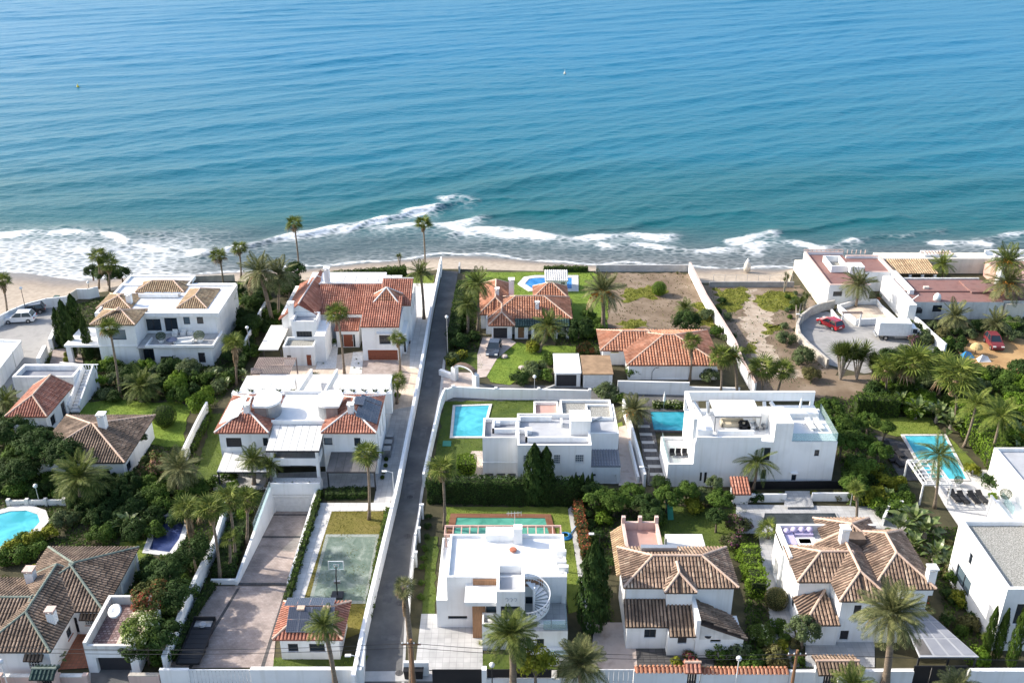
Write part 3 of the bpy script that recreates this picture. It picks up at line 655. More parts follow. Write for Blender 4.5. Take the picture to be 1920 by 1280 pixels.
def build_sea():
 yy = [149.0]
 while yy[-1] < 232: yy.append(yy[-1] + 0.42)
 while yy[-1] < 640: yy.append(yy[-1] * 1.0036)
 while yy[-1] < 12000: yy.append(yy[-1] * 1.35)
 yy = np.array(yy)
 s = np.concatenate([[-40, -12, -5, -2.6, -1.7, -1.3], np.linspace(-1.1, 1.1, 460), [1.3, 1.7, 2.6, 5, 12, 40]])
 half = 0.5 * (yy * CP + 64 * SP) * 1.04
 X = s[None, :] * half[:, None]; Y = np.repeat(yy[:, None], len(s), 1)
 ny, nx = X.shape
 rg = np.random.RandomState(5)
 Z = np.zeros_like(X)
 fade = np.clip((Y - 160) / 40, 0.25, 1) * np.clip((2500 - Y) / 2000, 0, 1) * np.clip(1.25 - np.abs(s)[None, :] / 4, 0, 1)
 wob = 2.2 * np.sin(X / 37 + Y / 61) + 1.7 * np.sin(X / 23 - Y / 47 + 1.3) + 3 * np.sin(X / 90 + 2)
 for lam, ang, amp in [(21, 25, 0.20), (16.3, 30, 0.13), (12.4, 19, 0.10), (9.1, 34, 0.065), (28, 23, 0.12), (7.3, 12, 0.05), (5.6, 40, 0.045), (4.3, 5, 0.03), (3.4, 48, 0.025)]:
  a = R(ang + rg.uniform(-3, 3)); k = 2 * math.pi / lam
  env = 0.55 + 0.45 * np.sin(X / rg.uniform(25, 70) + Y / rg.uniform(25, 80) + rg.uniform(0, 6)) * np.sin(Y / rg.uniform(30, 60) - X / rg.uniform(40, 90) + rg.uniform(0, 6))
  ph = k * (-X * math.sin(a) + Y * math.cos(a) + wob) + rg.uniform(0, 6)
  c = np.cos(ph); Z += 1.3 * amp * env * (c + 0.25 * np.cos(2 * ph)) * fade
 foam = np.zeros_like(X)
 sel = Y[:, 0] < 235
 xs_, ys_ = X[sel], Y[sel]
 yw = np.interp(xs_, [p[0] for p in WATER_W], [p[1] for p in WATER_W])
 for pts, h, fs in CRESTS:
  w = np.array(line_xy(pts, SEA_Z + 0.2)); o = np.argsort(w[:, 0]); w = w[o]
  xc = np.clip(xs_, w[0, 0], w[-1, 0])
  yc = np.interp(xc, w[:, 0], w[:, 1]) + 0.5 * np.sin(xs_ / 3.1 + pts[0][0]) + 0.35 * np.sin(xs_ / 1.3 + pts[0][1])
  ends = np.clip(1 - np.abs(xs_ - xc) / 3.0, 0, 1)
  dy = ys_ - yc                                   # + seaward
  ridge = np.where(dy > 0, np.exp(-(dy / 2.6) ** 2), np.exp(-(dy / 1.0) ** 2)) * ends
  Z[sel] += h * 0.75 * ridge
  if fs > 0:
   wv = 0.7 + 0.5 * np.sin(xs_ / 5.3 + pts[0][0]) + 0.3 * np.sin(xs_ / 2.1)
   core = np.where(dy > 0, np.exp(-(dy / (0.7 + 0.8 * wv)) ** 2), np.exp(-(dy / (1.5 + 1.5 * wv)) ** 2)) * ends * fs * (0.85 + 0.3 * np.sin(xs_ / 1.7 + 2 * pts[0][1]))
   trail = np.where(dy < 0, np.exp(dy / 8.0), np.exp(-dy / 1.5)) * ends * fs * 0.55
   foam[sel] = np.maximum(foam[sel], np.maximum(core, trail))
 d = ys_ - yw
 wash = 0.9 * np.exp(-((d - 0.9 + 0.7 * np.sin(xs_ / 4.7) + 0.5 * np.sin(xs_ / 1.9)) / 0.8) ** 2) * 0.85
 lace = np.clip(1 - d / 14, 0, 1) * 0.36
 left = np.clip((-45 - xs_) / 18, 0, 1) * np.clip(1 - (d - 14) / 18, 0, 1) * 0.62
 right_ = np.clip((xs_ + 5) / 20, 0, 1) * np.clip(1 - d / 22, 0, 1) * 0.33
 foam[sel] = np.maximum.reduce([foam[sel], wash, lace, left, right_])
 Z[sel] += np.clip(d / 6, -0.2, 0) - 0.0
 yw_all = np.interp(X, [p[0] for p in WATER_W], [p[1] for p in WATER_W])
 dep = np.clip((Y - yw_all) / 230, 0, 1)
 Z = np.clip(Z, -0.9, 1.6) + SEA_Z
 V = np.stack([X, Y, Z], -1).reshape(-1, 3)
 idx = np.arange(ny * nx).reshape(ny, nx)
 F = np.stack([idx[:-1, :-1], idx[:-1, 1:], idx[1:, 1:], idx[1:, :-1]], -1).reshape(-1, 4)
 me = bpy.data.meshes.new('sea')
 me.vertices.add(len(V)); me.vertices.foreach_set('co', V.ravel())
 me.loops.add(F.size); me.loops.foreach_set('vertex_index', F.ravel())
 me.polygons.add(len(F)); me.polygons.foreach_set('loop_start', np.arange(0, F.size, 4)); me.polygons.foreach_set('loop_total', np.full(len(F), 4))
 me.polygons.foreach_set('use_smooth', np.ones(len(F), bool)); me.update(calc_edges=True)
 for nm, arr in (('foam', foam), ('depth', dep)):
  a = me.attributes.new(nm, 'FLOAT', 'POINT'); a.data.foreach_set('value', arr.ravel().astype(np.float32))
 o = bpy.data.objects.new('sea', me); COL.objects.link(o); o['kind'] = 'structure'
 m, nt, b = new_mat('sea_water'); me.materials.append(m)
 at = N(nt, 'ShaderNodeAttribute', attribute_name='depth'); fo = N(nt, 'ShaderNodeAttribute', attribute_name='foam')
 g = N(nt, 'ShaderNodeNewGeometry')
 big = N(nt, 'ShaderNodeTexNoise', i_Scale=0.018, i_Detail=5.0); mpb = N(nt, 'ShaderNodeMapping'); mpb.inputs['Rotation'].default_value = (0, 0, R(-25)); mpb.inputs['Scale'].default_value = (0.5, 1.6, 1)
 nt.links.new(g.outputs['Position'], mpb.inputs[0]); nt.links.new(mpb.outputs[0], big.inputs['Vector'])
 ad = N(nt, 'ShaderNodeMath', operation='MULTIPLY_ADD'); ad.inputs[1].default_value = 0.22; nt.links.new(big.outputs[0], ad.inputs[0]); nt.links.new(at.outputs['Fac'], ad.inputs[2])
 sb = N(nt, 'ShaderNodeMath', operation='SUBTRACT'); sb.inputs[1].default_value = 0.11; nt.links.new(ad.outputs[0], sb.inputs[0])
 col = ramp(nt, [(0.0, (0.085, 0.095, 0.093)), (0.045, (0.048, 0.078, 0.083)), (0.12, (0.004, 0.085, 0.096)), (0.35, (0.003, 0.118, 0.180)), (1.0, (0.003, 0.135, 0.245))])
 nt.links.new(sb.outputs[0], col.inputs[0])
 mpf = N(nt, 'ShaderNodeMapping'); mpf.inputs['Scale'].default_value = (0.55, 1.0, 1); mpf.inputs['Rotation'].default_value = (0, 0, R(-12)); nt.links.new(g.outputs['Position'], mpf.inputs[0])
 wn = N(nt, 'ShaderNodeTexNoise', i_Scale=0.8, i_Detail=4.0); nt.links.new(mpf.outputs[0], wn.inputs['Vector'])
 wm = N(nt, 'ShaderNodeMix', data_type='VECTOR'); wm.inputs[0].default_value = 0.45; nt.links.new(mpf.outputs[0], wm.inputs[4]); nt.links.new(wn.outputs['Color'], wm.inputs[5])
 vo = N(nt, 'ShaderNodeTexVoronoi', feature='DISTANCE_TO_EDGE', i_Scale=1.7); nt.links.new(wm.outputs[1], vo.inputs['Vector'])
 v1 = N(nt, 'ShaderNodeMapRange'); v1.inputs[1].default_value = 0.0; v1.inputs[2].default_value = 0.3; v1.inputs[3].default_value = 1.0; v1.inputs[4].default_value = 0.0; nt.links.new(vo.outputs['Distance'], v1.inputs[0])
 fn = N(nt, 'ShaderNodeTexNoise', i_Scale=0.55, i_Detail=9.0, i_Roughness=0.7); nt.links.new(mpf.outputs[0], fn.inputs['Vector'])
 s1 = N(nt, 'ShaderNodeMath', operation='MULTIPLY_ADD'); s1.inputs[1].default_value = 0.55; nt.links.new(v1.outputs[0], s1.inputs[0]); nt.links.new(fn.outputs[0], s1.inputs[2])
 th = N(nt, 'ShaderNodeMath', operation='SUBTRACT'); th.inputs[0].default_value = 1.32; nt.links.new(fo.outputs['Fac'], th.inputs[1])
 df = N(nt, 'ShaderNodeMath', operation='SUBTRACT'); nt.links.new(s1.outputs[0], df.inputs[0]); nt.links.new(th.outputs[0], df.inputs[1])
 ms = N(nt, 'ShaderNodeMapRange'); ms.inputs[1].default_value = -0.4; ms.inputs[2].default_value = 0.42; nt.links.new(df.outputs[0], ms.inputs[0])
 ga = N(nt, 'ShaderNodeMapRange'); ga.inputs[1].default_value = 0.03; ga.inputs[2].default_value = 0.75; ga.inputs[3].default_value = 0.0; nt.links.new(fo.outputs['Fac'], ga.inputs[0])
 mk = N(nt, 'ShaderNodeMath', operation='MULTIPLY'); nt.links.new(ms.outputs[0], mk.inputs[0]); nt.links.new(ga.outputs[0], mk.inputs[1])
 mx = N(nt, 'ShaderNodeMix', data_type='RGBA'); nt.links.new(mk.outputs[0], mx.inputs[0]); nt.links.new(col.outputs[0], mx.inputs[6]); mx.inputs[7].default_value = (0.66, 0.68, 0.69, 1)
 nt.links.new(mx.outputs[2], b.inputs['Base Color'])
 rg_ = N(nt, 'ShaderNodeMapRange'); rg_.inputs[3].default_value = 0.34; rg_.inputs[4].default_value = 0.8; nt.links.new(mk.outputs[0], rg_.inputs[0]); nt.links.new(rg_.outputs[0], b.inputs['Roughness'])
 b.inputs['IOR'].default_value = 1.33; b.inputs['Specular IOR Level'].default_value = 0.36
 prev = None
 for sc, st, dist, rot in ((0.3, 0.7, 0.5, -24), (0.85, 0.8, 0.36, -12), (2.2, 0.8, 0.16, -40)):
  mp = N(nt, 'ShaderNodeMapping'); mp.inputs['Rotation'].default_value = (0, 0, R(rot)); mp.inputs['Scale'].default_value = (0.38, 1, 1)
  nt.links.new(g.outputs['Position'], mp.inputs[0])
  nn = N(nt, 'ShaderNodeTexNoise', i_Scale=sc, i_Detail=3.0); nt.links.new(mp.outputs[0], nn.inputs['Vector'])
  bp = N(nt, 'ShaderNodeBump'); bp.inputs['Strength'].default_value = st; bp.inputs['Distance'].default_value = dist
  nt.links.new(nn.outputs[0], bp.inputs['Height'])
  if prev: nt.links.new(prev.outputs[0], bp.inputs['Normal'])
  prev = bp
 nt.links.new(prev.outputs[0], b.inputs['Normal'])
build_sea()
# ---------------------------------------------------------------- roads and paved areas
ROAD_L = [(830, 507), (813, 592), (798, 680), (787, 743), (768, 840), (751, 930), (725, 1040), (700, 1146), (685, 1215), (668, 1300)]
ROAD_R = [(859, 509), (852, 551), (845, 584), (836, 673), (829, 735), (808, 841), (796, 907), (786, 975), (778, 1012), (768, 1110), (763, 1176), (757, 1300)]
sheet('road', ROAD_L + ROAD_R[::-1], 0.02, 'asphalt')
for pl in ([(762, 905), (780, 905), (776, 935), (757, 935)], [(800, 700), (812, 700), (808, 725), (797, 725)], [(722, 1090), (740, 1088), (734, 1130), (716, 1132)], [(790, 800), (802, 800), (797, 822), (785, 824)], [(742, 1010), (768, 1010), (766, 1022), (740, 1022)], [(715, 1190), (752, 1190), (752, 1200), (714, 1200)]): sheet('road_patch', pl, 0.026, 'road_repair')
sheet('gutter', [(a - 5, b) for a, b in ROAD_R[3:]] + [(a, b) for a, b in ROAD_R[3:]][::-1], 0.03, 'concrete')
sheet('lane', [(822, 752), (829, 718), (1010, 722), (1160, 724), (1310, 728), (1310, 760), (1200, 757)], 0.012, 'asphalt')
sheet('apron', [(832, 698), (895, 698), (897, 727), (829, 727)], 0.028, 'concrete_pink')
sheet('street', [(-60, 1276), (1960, 1276), (2300, 1600), (-400, 1600)], 0.012, 'asphalt')
sheet('pavement', [(-60, 1262), (1960, 1250), (1960, 1274), (-60, 1278)], 0.05, 'concrete')
sheet('street', [(-200, 860), (0, 760), (30, 722), (72, 690), (90, 665), (118, 640), (124, 600), (148, 582), (142, 563), (60, 580), (0, 600), (-200, 625)], 0.02, 'asphalt_pale')
sheet('car_park', [(1505, 590), (1493, 610), (1494, 630), (1512, 655), (1548, 682), (1620, 700), (1700, 690), (1750, 665), (1755, 640), (1722, 612), (1650, 608), (1600, 600), (1550, 584)], 0.02, 'asphalt_pale')
sheet('dirt_yard', [(1790, 640), (1840, 622), (1960, 640), (1990, 720), (1890, 700), (1800, 675)], 0.02, 'orange_dirt')
sheet('vacant_lot', [(1145, 512), (1292, 512), (1330, 570), (1362, 630), (1240, 625), (1140, 615)], 0.02, 'dry_earth')
for pl in ([(1175, 542), (1225, 538), (1255, 545), (1220, 560), (1170, 568)], [(1165, 600), (1200, 598), (1215, 612), (1165, 616)], [(1300, 570), (1325, 570), (1345, 612), (1310, 612)]):
 sheet('weed_patch', pl, 0.035, 'weeds')
sheet('sandy_lot', [(1310, 535), (1500, 535), (1545, 580), (1500, 590), (1490, 640), (1560, 690), (1600, 740), (1420, 745), (1360, 640)], 0.02, 'dry_earth')
sheet('footpath', [(1398, 541), (1418, 541), (1412, 556), (1416, 572), (1452, 588), (1446, 612), (1440, 640), (1478, 690), (1560, 705), (1540, 716), (1440, 705), (1408, 660), (1392, 610), (1396, 572)], 0.03, 'sandy_path')
for pl in ([(1335, 540), (1402, 541), (1392, 575), (1380, 590), (1350, 580)], [(1415, 558), (1440, 548), (1490, 545), (1500, 575), (1450, 585), (1420, 572)], [(1430, 610), (1470, 606), (1472, 620), (1440, 628)], [(1385, 650), (1420, 640), (1420, 662), (1395, 668)]):
 sheet('weed_patch', pl, 0.035, 'weeds')
sheet('lane_earth', [(1540, 700), (1640, 705), (1640, 745), (1420, 745), (1440, 720)], 0.028, 'dry_earth')
for pl, mt in (
([(365, 538), (455, 530), (452, 570), (412, 600), (402, 548)], 'lawn_bright'), ([(575, 530), (815, 516), (812, 536), (590, 546)], 'lawn'),
([(872, 510), (1112, 510), (1140, 530), (1140, 615), (1075, 640), (1072, 560), (880, 575)], 'lawn_bright'),
([(970, 641), (1000, 648), (1080, 647), (1080, 665), (1038, 672), (999, 692), (955, 722), (920, 716), (912, 704), (933, 669)], 'lawn_bright'),
([(848, 660), (905, 660), (905, 690), (840, 694)], 'lawn_dark'),
([(834, 752), (1002, 750), (1002, 778), (905, 880), (822, 880), (812, 872)], 'lawn_dark'),
([(153, 756), (219, 748), (289, 755), (335, 752), (356, 765), (348, 800), (345, 836), (315, 838), (275, 832), (270, 796), (219, 784), (150, 776)], 'lawn_bright'),
([(398, 775), (425, 775), (430, 888), (365, 905)], 'lawn_dark'), ([(617, 956), (731, 956), (690, 1180), (640, 1200), (571, 1121)], 'lawn_dry'),
([(1615, 780), (1745, 782), (1765, 812), (1680, 818), (1630, 802)], 'lawn'), ([(1775, 815), (1840, 880), (1850, 905), (1815, 900), (1790, 850)], 'lawn'),
([(836, 950), (1065, 950), (1095, 1140), (1066, 1150), (1050, 1010), (836, 1010)], 'lawn'), ([(800, 1005), (822, 1005), (815, 1150), (792, 1150)], 'lawn_dark'),
([(1225, 945), (1400, 955), (1400, 1045), (1240, 1045)], 'lawn_dark'), ([(515, 1232), (690, 1228), (684, 1250), (510, 1252)], 'lawn_dark'),
([(900, 1225), (1070, 1225), (1070, 1252), (900, 1254)], 'lawn_dark'), ([(225, 1015), (285, 1010), (285, 1085), (235, 1085)], 'lawn'), ([(1140, 800), (1166, 790), (1172, 812), (1145, 815)], 'lawn'), ([(60, 860), (95, 860), (95, 905), (50, 905)], 'lawn')):
 sheet('lawn', pl, 0.03, mt)
sheet('driveway', [(308, 1252), (392, 1098), (538, 1098), (520, 1160), (512, 1250)], 0.034, 'paving_stamped')
for a, b, w in (((446, 1100), (352, 1252), 5), ((536, 1100), (488, 1252), 5)):
 sheet('drain_strip', [a, (a[0] + w, a[1]), (b[0] + w + 2, b[1]), b], 0.042, 'paving_dark')
sheet('path', [(600, 945), (622, 958), (570, 1122), (540, 1122)], 0.036, 'paving_pale')
sheet('path', [(600, 942), (733, 942), (730, 957), (605, 958)], 0.044, 'paving_pale')
sheet('garden_bed', [(610, 905), (700, 905), (696, 941), (605, 941)], 0.036, 'soil_dark')
sheet('path', [(728, 770), (778, 760), (752, 900), (730, 945), (700, 945), (708, 900)], 0.036, 'paving_grey')
sheet('forecourt', [(470, 690), (795, 640), (782, 742), (765, 800), (715, 820), (715, 780), (470, 735)], 0.03, 'paving_sand')
sheet('driveway', [(680, 676), (742, 676), (770, 702), (765, 720), (675, 706)], 0.038, 'paving_stamped')
sheet('gravel_bed', [(600, 648), (635, 640), (630, 690), (592, 692)], 0.04, 'gravel_white')
sheet('gravel_bed', [(662, 660), (682, 660), (678, 700), (655, 700)], 0.04, 'gravel_white')
sheet('terrace', [(640, 531), (815, 531), (805, 600), (795, 690), (768, 690), (772, 560), (640, 556)], 0.034, 'paving_pale')
sheet('driveway', [(905, 632), (950, 632), (968, 642), (932, 672), (912, 706), (895, 708), (895, 664)], 0.036, 'concrete_pink')
sheet('court', [(611, 1001), (711, 1001), (686, 1131), (578, 1131)], 0.04, 'court_edge')
sheet('court', [(616, 1006), (705, 1006), (682, 1125), (586, 1125)], 0.046, 'court')
sheet('path', [(1065, 955), (1074, 945), (1082, 1000), (1092, 1050), (1110, 1180), (1098, 1180), (1080, 1050)], 0.036, 'concrete')
sheet('forecourt', [(790, 1150), (905, 1150), (905, 1255), (778, 1255)], 0.036, 'paving_grey')
sheet('forecourt', [(1115, 1166), (1192, 1166), (1200, 1255), (1105, 1255)], 0.036, 'concrete_pink')
sheet('terrace', [(1380, 945), (1700, 950), (1700, 1000), (1380, 1000)], 0.036, 'paving_grey')
sheet('path', [(1422, 1000), (1460, 1000), (1500, 1250), (1455, 1250)], 0.04, 'paving_grey')
sheet('terrace', [(1735, 880), (1870, 880), (1900, 950), (1910, 990), (1800, 990), (1770, 945)], 0.036, 'paving_pale')
sheet('courtyard', [(1510, 1195), (1640, 1195), (1640, 1250), (1510, 1250)], 0.036, 'paving_grey')
sheet('path', [(1640, 815), (1700, 830), (1740, 900), (1690, 900)], 0.036, 'paving_dark')
sheet('path', [(1195, 790), (1225, 790), (1245, 910), (1215, 910)], 0.036, 'paving_dark')
sheet('path', [(1160, 800), (1180, 795), (1208, 905), (1160, 910)], 0.036, 'concrete_pink')
sheet('terrace', [(1195, 752), (1300, 752), (1300, 800), (1210, 800)], 0.036, 'paving_dark')
sheet('path', [(885, 845), (908, 845), (910, 905), (860, 910), (852, 898)], 0.036, 'concrete_pink')
sheet('courtyard', [(120, 1185), (175, 1185), (182, 1250), (105, 1255)], 0.036, 'paving_terracotta')
sheet('driveway', [(100, 655), (150, 650), (160, 700), (88, 700)], 0.036, 'paving_stamped')
sheet('driveway', [(170, 1235), (245, 1235), (240, 1300), (170, 1300)], 0.036, 'asphalt')
sheet('terrace', [(400, 890), (720, 880), (715, 912), (400, 920)], 0.036, 'paving_grey')
sheet('path', [(1190, 1190), (1330, 1190), (1340, 1250), (1195, 1250)], 0.03, 'paving_dark')
_m = MB().add([(RX0, RY0, 0.0), (RX1, RY0, 0.0), (RX1, RY1 + 3, RZ - 0.4), (RX0, RY1 + 3, RZ - 0.4)], [(0, 1, 2, 3)])
o = _m.build('ramp', 'paving_stamped'); o['kind'] = 'structure'
for _y in (RY0 + 0.05, RY0 + (RY1 - RY0) * 0.62, RY1 - 0.7):
 _z = RZ * (_y - RY0) / (RY1 - RY0 )
 _d = MB().add([(RX0, _y, _z + 0.07), (RX1, _y, _z + 0.07), (RX1, _y + 0.35, _z + 0.02), (RX0, _y + 0.35, _z + 0.02)], [(0, 1, 2, 3)]).build('ramp_drain', 'paving_dark'); _d['kind'] = 'structure'
# ---------------------------------------------------------------- pools
def pool(label, pts, mat, cop=0.35, copm='paving_pale', z=0.12, px=True, group=None):
 q = [(P(u, v, z).x, P(u, v, z).y) for u, v in pts] if px else pts
 c = (sum(p[0] for p in q) / len(q), sum(p[1] for p in q) / len(q))
 t = thing('swimming_pool', label, 'pool', (c[0], c[1], 0))
 n = len(q)
 a = sum(q[i][0] * q[(i + 1) % n][1] - q[(i + 1) % n][0] * q[i][1] for i in range(n))
 if a < 0: q = q[::-1]
 out = []
 for i in range(n):
  p0, p1, p2 = Vector(q[i - 1]), Vector(q[i]), Vector(q[(i + 1) % n])
  e1, e2 = (p1 - p0).normalized(), (p2 - p1).normalized()
  n1, n2 = Vector((e1.y, -e1.x)), Vector((e2.y, -e2.x)); b = (n1 + n2); b = b / max(0.35, b.dot(n1))
  out.append(p1 + b * cop)
 EXCL.append([tuple(p) for p in out])
 r = MB(); vs = [(p[0], p[1], z + 0.05) for p in q] + [(p.x, p.y, z + 0.05) for p in out] + [(p[0], p[1], 0.05) for p in q] + [(p.x, p.y, 0.0) for p in out]
 fs = []
 for i in range(n):
  j = (i + 1) % n
  fs += [(i, n + i, n + j, j), (i, j, 2 * n + j, 2 * n + i), (n + i, 3 * n + i, 3 * n + j, n + j)]
 r.add(vs, fs); r.build('coping', copm, t, loc=(-c[0], -c[1], 0))
 MB().add([(p[0], p[1], 0.055) for p in q], [tuple(range(n))]).build('basin', 'frame_white', t, loc=(-c[0], -c[1], 0))
 MB().add([(p[0], p[1], z) for p in q], [tuple(range(n))]).build('water', mat, t, loc=(-c[0], -c[1], 0))
 return t
pool('turquoise rectangular pool beside the white cube house lawn', [(854, 762), (917, 760), (911, 783), (904, 818), (849, 818)], 'pool_cyan')
pool('blue pool with pale surround on the seaside lawn', [(992, 523), (1005, 521), (1072, 521), (1072, 541), (998, 541), (984, 532)], 'pool_blue', cop=1.1)
pool('teal pool behind the long white modern house', [(1219, 772), (1302, 772), (1312, 808), (1226, 806)], 'pool_teal', copm='paving_dark')
pool('bright blue pool with white pergola at its near end', [(1696, 817), (1770, 817), (1812, 898), (1742, 898)], 'pool_cyan', copm='paving_pale')
pool('kidney shaped turquoise pool at the left edge', [(-40, 985), (-10, 966), (20, 958), (50, 957), (70, 964), (75, 978), (60, 995), (35, 1010), (0, 1026), (-40, 1030)], 'pool_cyan', cop=0.9)
pool('navy blue pool under palms by the white wall', [(303, 968), (350, 968), (336, 1010), (318, 1035), (280, 1030)], 'pool_navy', cop=0.6)
pool('green water pool with timber deck behind flat roofed villa', [(856, 970), (1022, 971), (1030, 1003), (850, 1003)], 'pool_green', cop=0.7, copm='planks_wood')
pool('long dark reflecting pool on the grey terrace', [(1434, 962), (1566, 962), (1578, 985), (1430, 985)], 'pool_dark', cop=0.12, copm='paving_grey')
# ---------------------------------------------------------------- buildings
V3 = lambda x, y, z: Vector((x, y, z))
def window_px(h, y, specs): return [h.fo(y, *s[:4], **(s[4] if len(s) > 4 else {})) for s in specs]
# --- flat-roofed villa with spiral stair, bottom centre
def villa_spiral():
 h = House('villa', 'white flat roofed villa with spiral outside stair and timber entrance panel', c=(XU(940, 70), 70))
 y0, yb = 69.2, 75.4
 xl, xm, xr = XU(837, y0, 5.7), XU(984, y0, 5.7), XU(1063, y0, 5.5)
 h.flat(xl, xr, y0, yb, 0, 5.75, par=0.3, deck='deck_white', front=window_px(h, y0, [
  (840, 876, 1154, 1160, dict(nx=1)), (1023, 1053, 1116, 1139, dict(m='frame_white', fm='frame_white', nx=1)), (985, 1003, 1118, 1148, dict(nx=1, k='glass_door')), (1023, 1053, 1142, 1149, dict(k='door', m='wood_brown'))]))
 h.flat(XU(818, y0, 3.1), xl - 0.004, y0, YV(1008, 3.1), 0, 3.15, par=0.25, t=0.15, deck='deck_white')
 yt = 66.4; tx0, tx1 = XU(931, yt, 4), XU(984, yt, 4)
 h.flat(tx0, tx1, yt, y0 + 0.9, 0, 6.45, par=0.75, t=0.25, deck='deck_grey', front=window_px(h, yt, [(939, 975, 1136, 1162, dict(nx=1))]))
 ex, ez = XU(958, yt, 5.6), zof(yt, 1123)
 for i in (-1, 0, 1):
  q = MB(); pts = [V3(ex + i * 0.36 + 0.13 * math.cos(a), yt - 0.02, ez + 0.14 * math.sin(a)) for a in np.linspace(R(160), R(-40), 8)] + [V3(ex + i * 0.36 + 0.02, yt - 0.02, ez - 0.22)]
  q.tube(pts, 0.03, 5); h.put(q, 'emblem', 'sign_grey')
 yw = 67.8; h.box('timber_panel', 'wood_brown', XU(886, yw, 2), XU(910, yw, 2), yw, y0 - 0.003, 0, zof(yw, 1122))
 h.walls(XU(910, yw, 2) + 0.004, tx0 - 0.004, yw + 0.3, y0 - 0.003, 0, 4.5, front=window_px(h, yw + 0.3, [(911.5, 930, 1122, 1150, dict(nx=1, ny=2, m='glass_blue'))]))
 h.box('canopy', 'white', XU(872, yw, 4.7), XU(935, yw, 4.7), 66.75, y0 - 0.01, 4.58, 4.98)
 h.box('timber_fascia', 'wood_brown', XU(887, y0, 5.3), XU(931, y0, 5.3), y0 - 0.2, y0 - 0.005, 5.0, 5.55)
 yb2 = 66.35; h.flat(XU(904, yb2, 2), tx0 - 0.01, yb2, yw - 0.01, 0, 2.98, par=0.5, t=0.15, deck='paving_pale', front=window_px(h, yb2, [(914, 928, 1187, 1197, dict(nx=1))]))
 h.box('entry_light', 'frame_white', XU(914, yb2, 2.6), XU(922, yb2, 2.6), yb2 + 0.6, yb2 + 0.9, 2.5, 2.75)
 yr = 65.7; rx0, rx1 = tx1 - 0.01, XU(1064, yr, 1.5)
 h.walls(rx0 + 0.02, rx1, yr, y0 - 0.005, 0, 2.75, front=window_px(h, yr, [(1006, 1020, 1197, 1215, dict(nx=1))]))
 h.put(MB().box(rx0 + 0.02, rx1, yr, y0 - 0.005, 2.752, 2.80), 'terrace_floor', 'paving_grey')
 rail(h, [(rx0 + 1.6, yr + 0.08), (rx1 - 0.08, yr + 0.08), (rx1 - 0.08, y0 - 0.3)], 2.8, 1.0)
 for k in range(2): h.box('terrace_bench', 'frame_white', rx1 - 2.6 + k * 1.25, rx1 - 1.45 + k * 1.25, yr + 0.4, yr + 1.0, 2.81, 3.15)
 h.box('light_well', 'white', XU(1025, 65, 0.5), XU(1065, 65, 0.5), 64.4, yr - 0.005, 0, 1.0)
 rail(h, [(XU(1025, 65, 0.5) + 0.1, 64.5), (XU(1045, 65, .5), 64.5), (XU(1064, 65, .5), 64.5)], 1.0, 0.7)
 h.box('timber_fascia', 'wood_brown', XU(979, y0, 5.3), XU(1018, y0, 5.3), y0 - 0.25, y0 - 0.006, 4.9, 5.5)
 cx, cy = XU(1001, 67.6, 4), 67.6
 post = h.put(MB().tube([(cx, cy, 2.8), (cx, cy, 5.9)], 0.11, 10), 'stair_post', 'white')
 n = 15
 for i in range(n):
  a0, a1 = R(-150 + 270 * i / n), R(-150 + 270 * (i + 1) / n); z = 2.95 + 2.55 * i / (n - 1)
  q = MB().prism([(cx, cy), (cx + 1.35 * math.cos(a0), cy + 1.35 * math.sin(a0)), (cx + 1.35 * math.cos(a1), cy + 1.35 * math.sin(a1))], z - 0.05, z)
  h.put(q, 'stair_tread', 'white')
 q = MB()
 ang = np.linspace(R(-150), R(120), 28)
 for i in range(27):
  z0, z1 = 2.9 + 2.55 * i / 27, 2.9 + 2.55 * (i + 1) / 27
  p0, p1 = [(cx + 1.4 * math.cos(a), cy + 1.4 * math.sin(a)) for a in (ang[i], ang[i + 1])]
  q.add([(*p0, z0 - 0.15), (*p1, z1 - 0.15), (*p1, z1 + 0.12), (*p0, z0 + 0.12)], [(0, 1, 2, 3)])
  q.bar((*p0, z0 + 0.95), (*p1, z1 + 0.95), 0.07, 0.09); q.bar((*p0, z0 + 0.5), (*p1, z1 + 0.5), 0.04)
  q.bar((*p0, z0 + 0.1), (*p0, z0 + 0.95), 0.035)
 h.put(q, 'stair_railing', 'white')
 zr = 5.45; bx = XU(970, 75.2, 6); h.box('roof_plinth', 'white', XU(911, 75.2, 6), XU(978, 75.2, 6), 74.6, 75.9, zr, zr + 0.75)
 h.box('roof_chimney', 'white', bx - 0.35, bx + 0.45, 74.2, 75.0, zr, zr + 1.7)
 an = h.put(MB().tube([(bx - 0.25, 75.2, zr), (bx - 0.25, 75.2, zr + 2.9)], 0.03, 6), 'aerial_mast', 'galvanised')
 q = MB()
 for i in range(5): q.bar((bx - 0.85 + i * 0.3, 75.2 - 0.3, zr + 2.7), (bx - 0.85 + i * 0.3, 75.5, zr + 2.8), 0.03)
 q.bar((bx - 1.0, 75.2, zr + 2.75), (bx + 0.3, 75.2, zr + 2.85), 0.04); h.put(q, 'aerial', 'galvanised', an)
 q = MB().lathe([(0.32, 0.1), (0.36, 0.2), (0.3, 0.28), (0.05, 0.3)], 12, (bx - 0.4, 73.2)); q.v = [(a, b, c + zr) for a, b, c in q.v]; h.put(q, 'roof_vent', 'pot')
 for k, (u, v) in enumerate(((1052, 1062), (1056, 1072), (1052, 1043))):
  p = P(u, v, zr); h.box('air_conditioner', 'frame_white', p.x - 0.45, p.x + 0.45, p.y - 0.2, p.y + 0.2, zr, zr + 0.7)
 yp = 77.2; px0, px1 = XU(834, yp, 5.3), XU(1052, yp, 5.3)
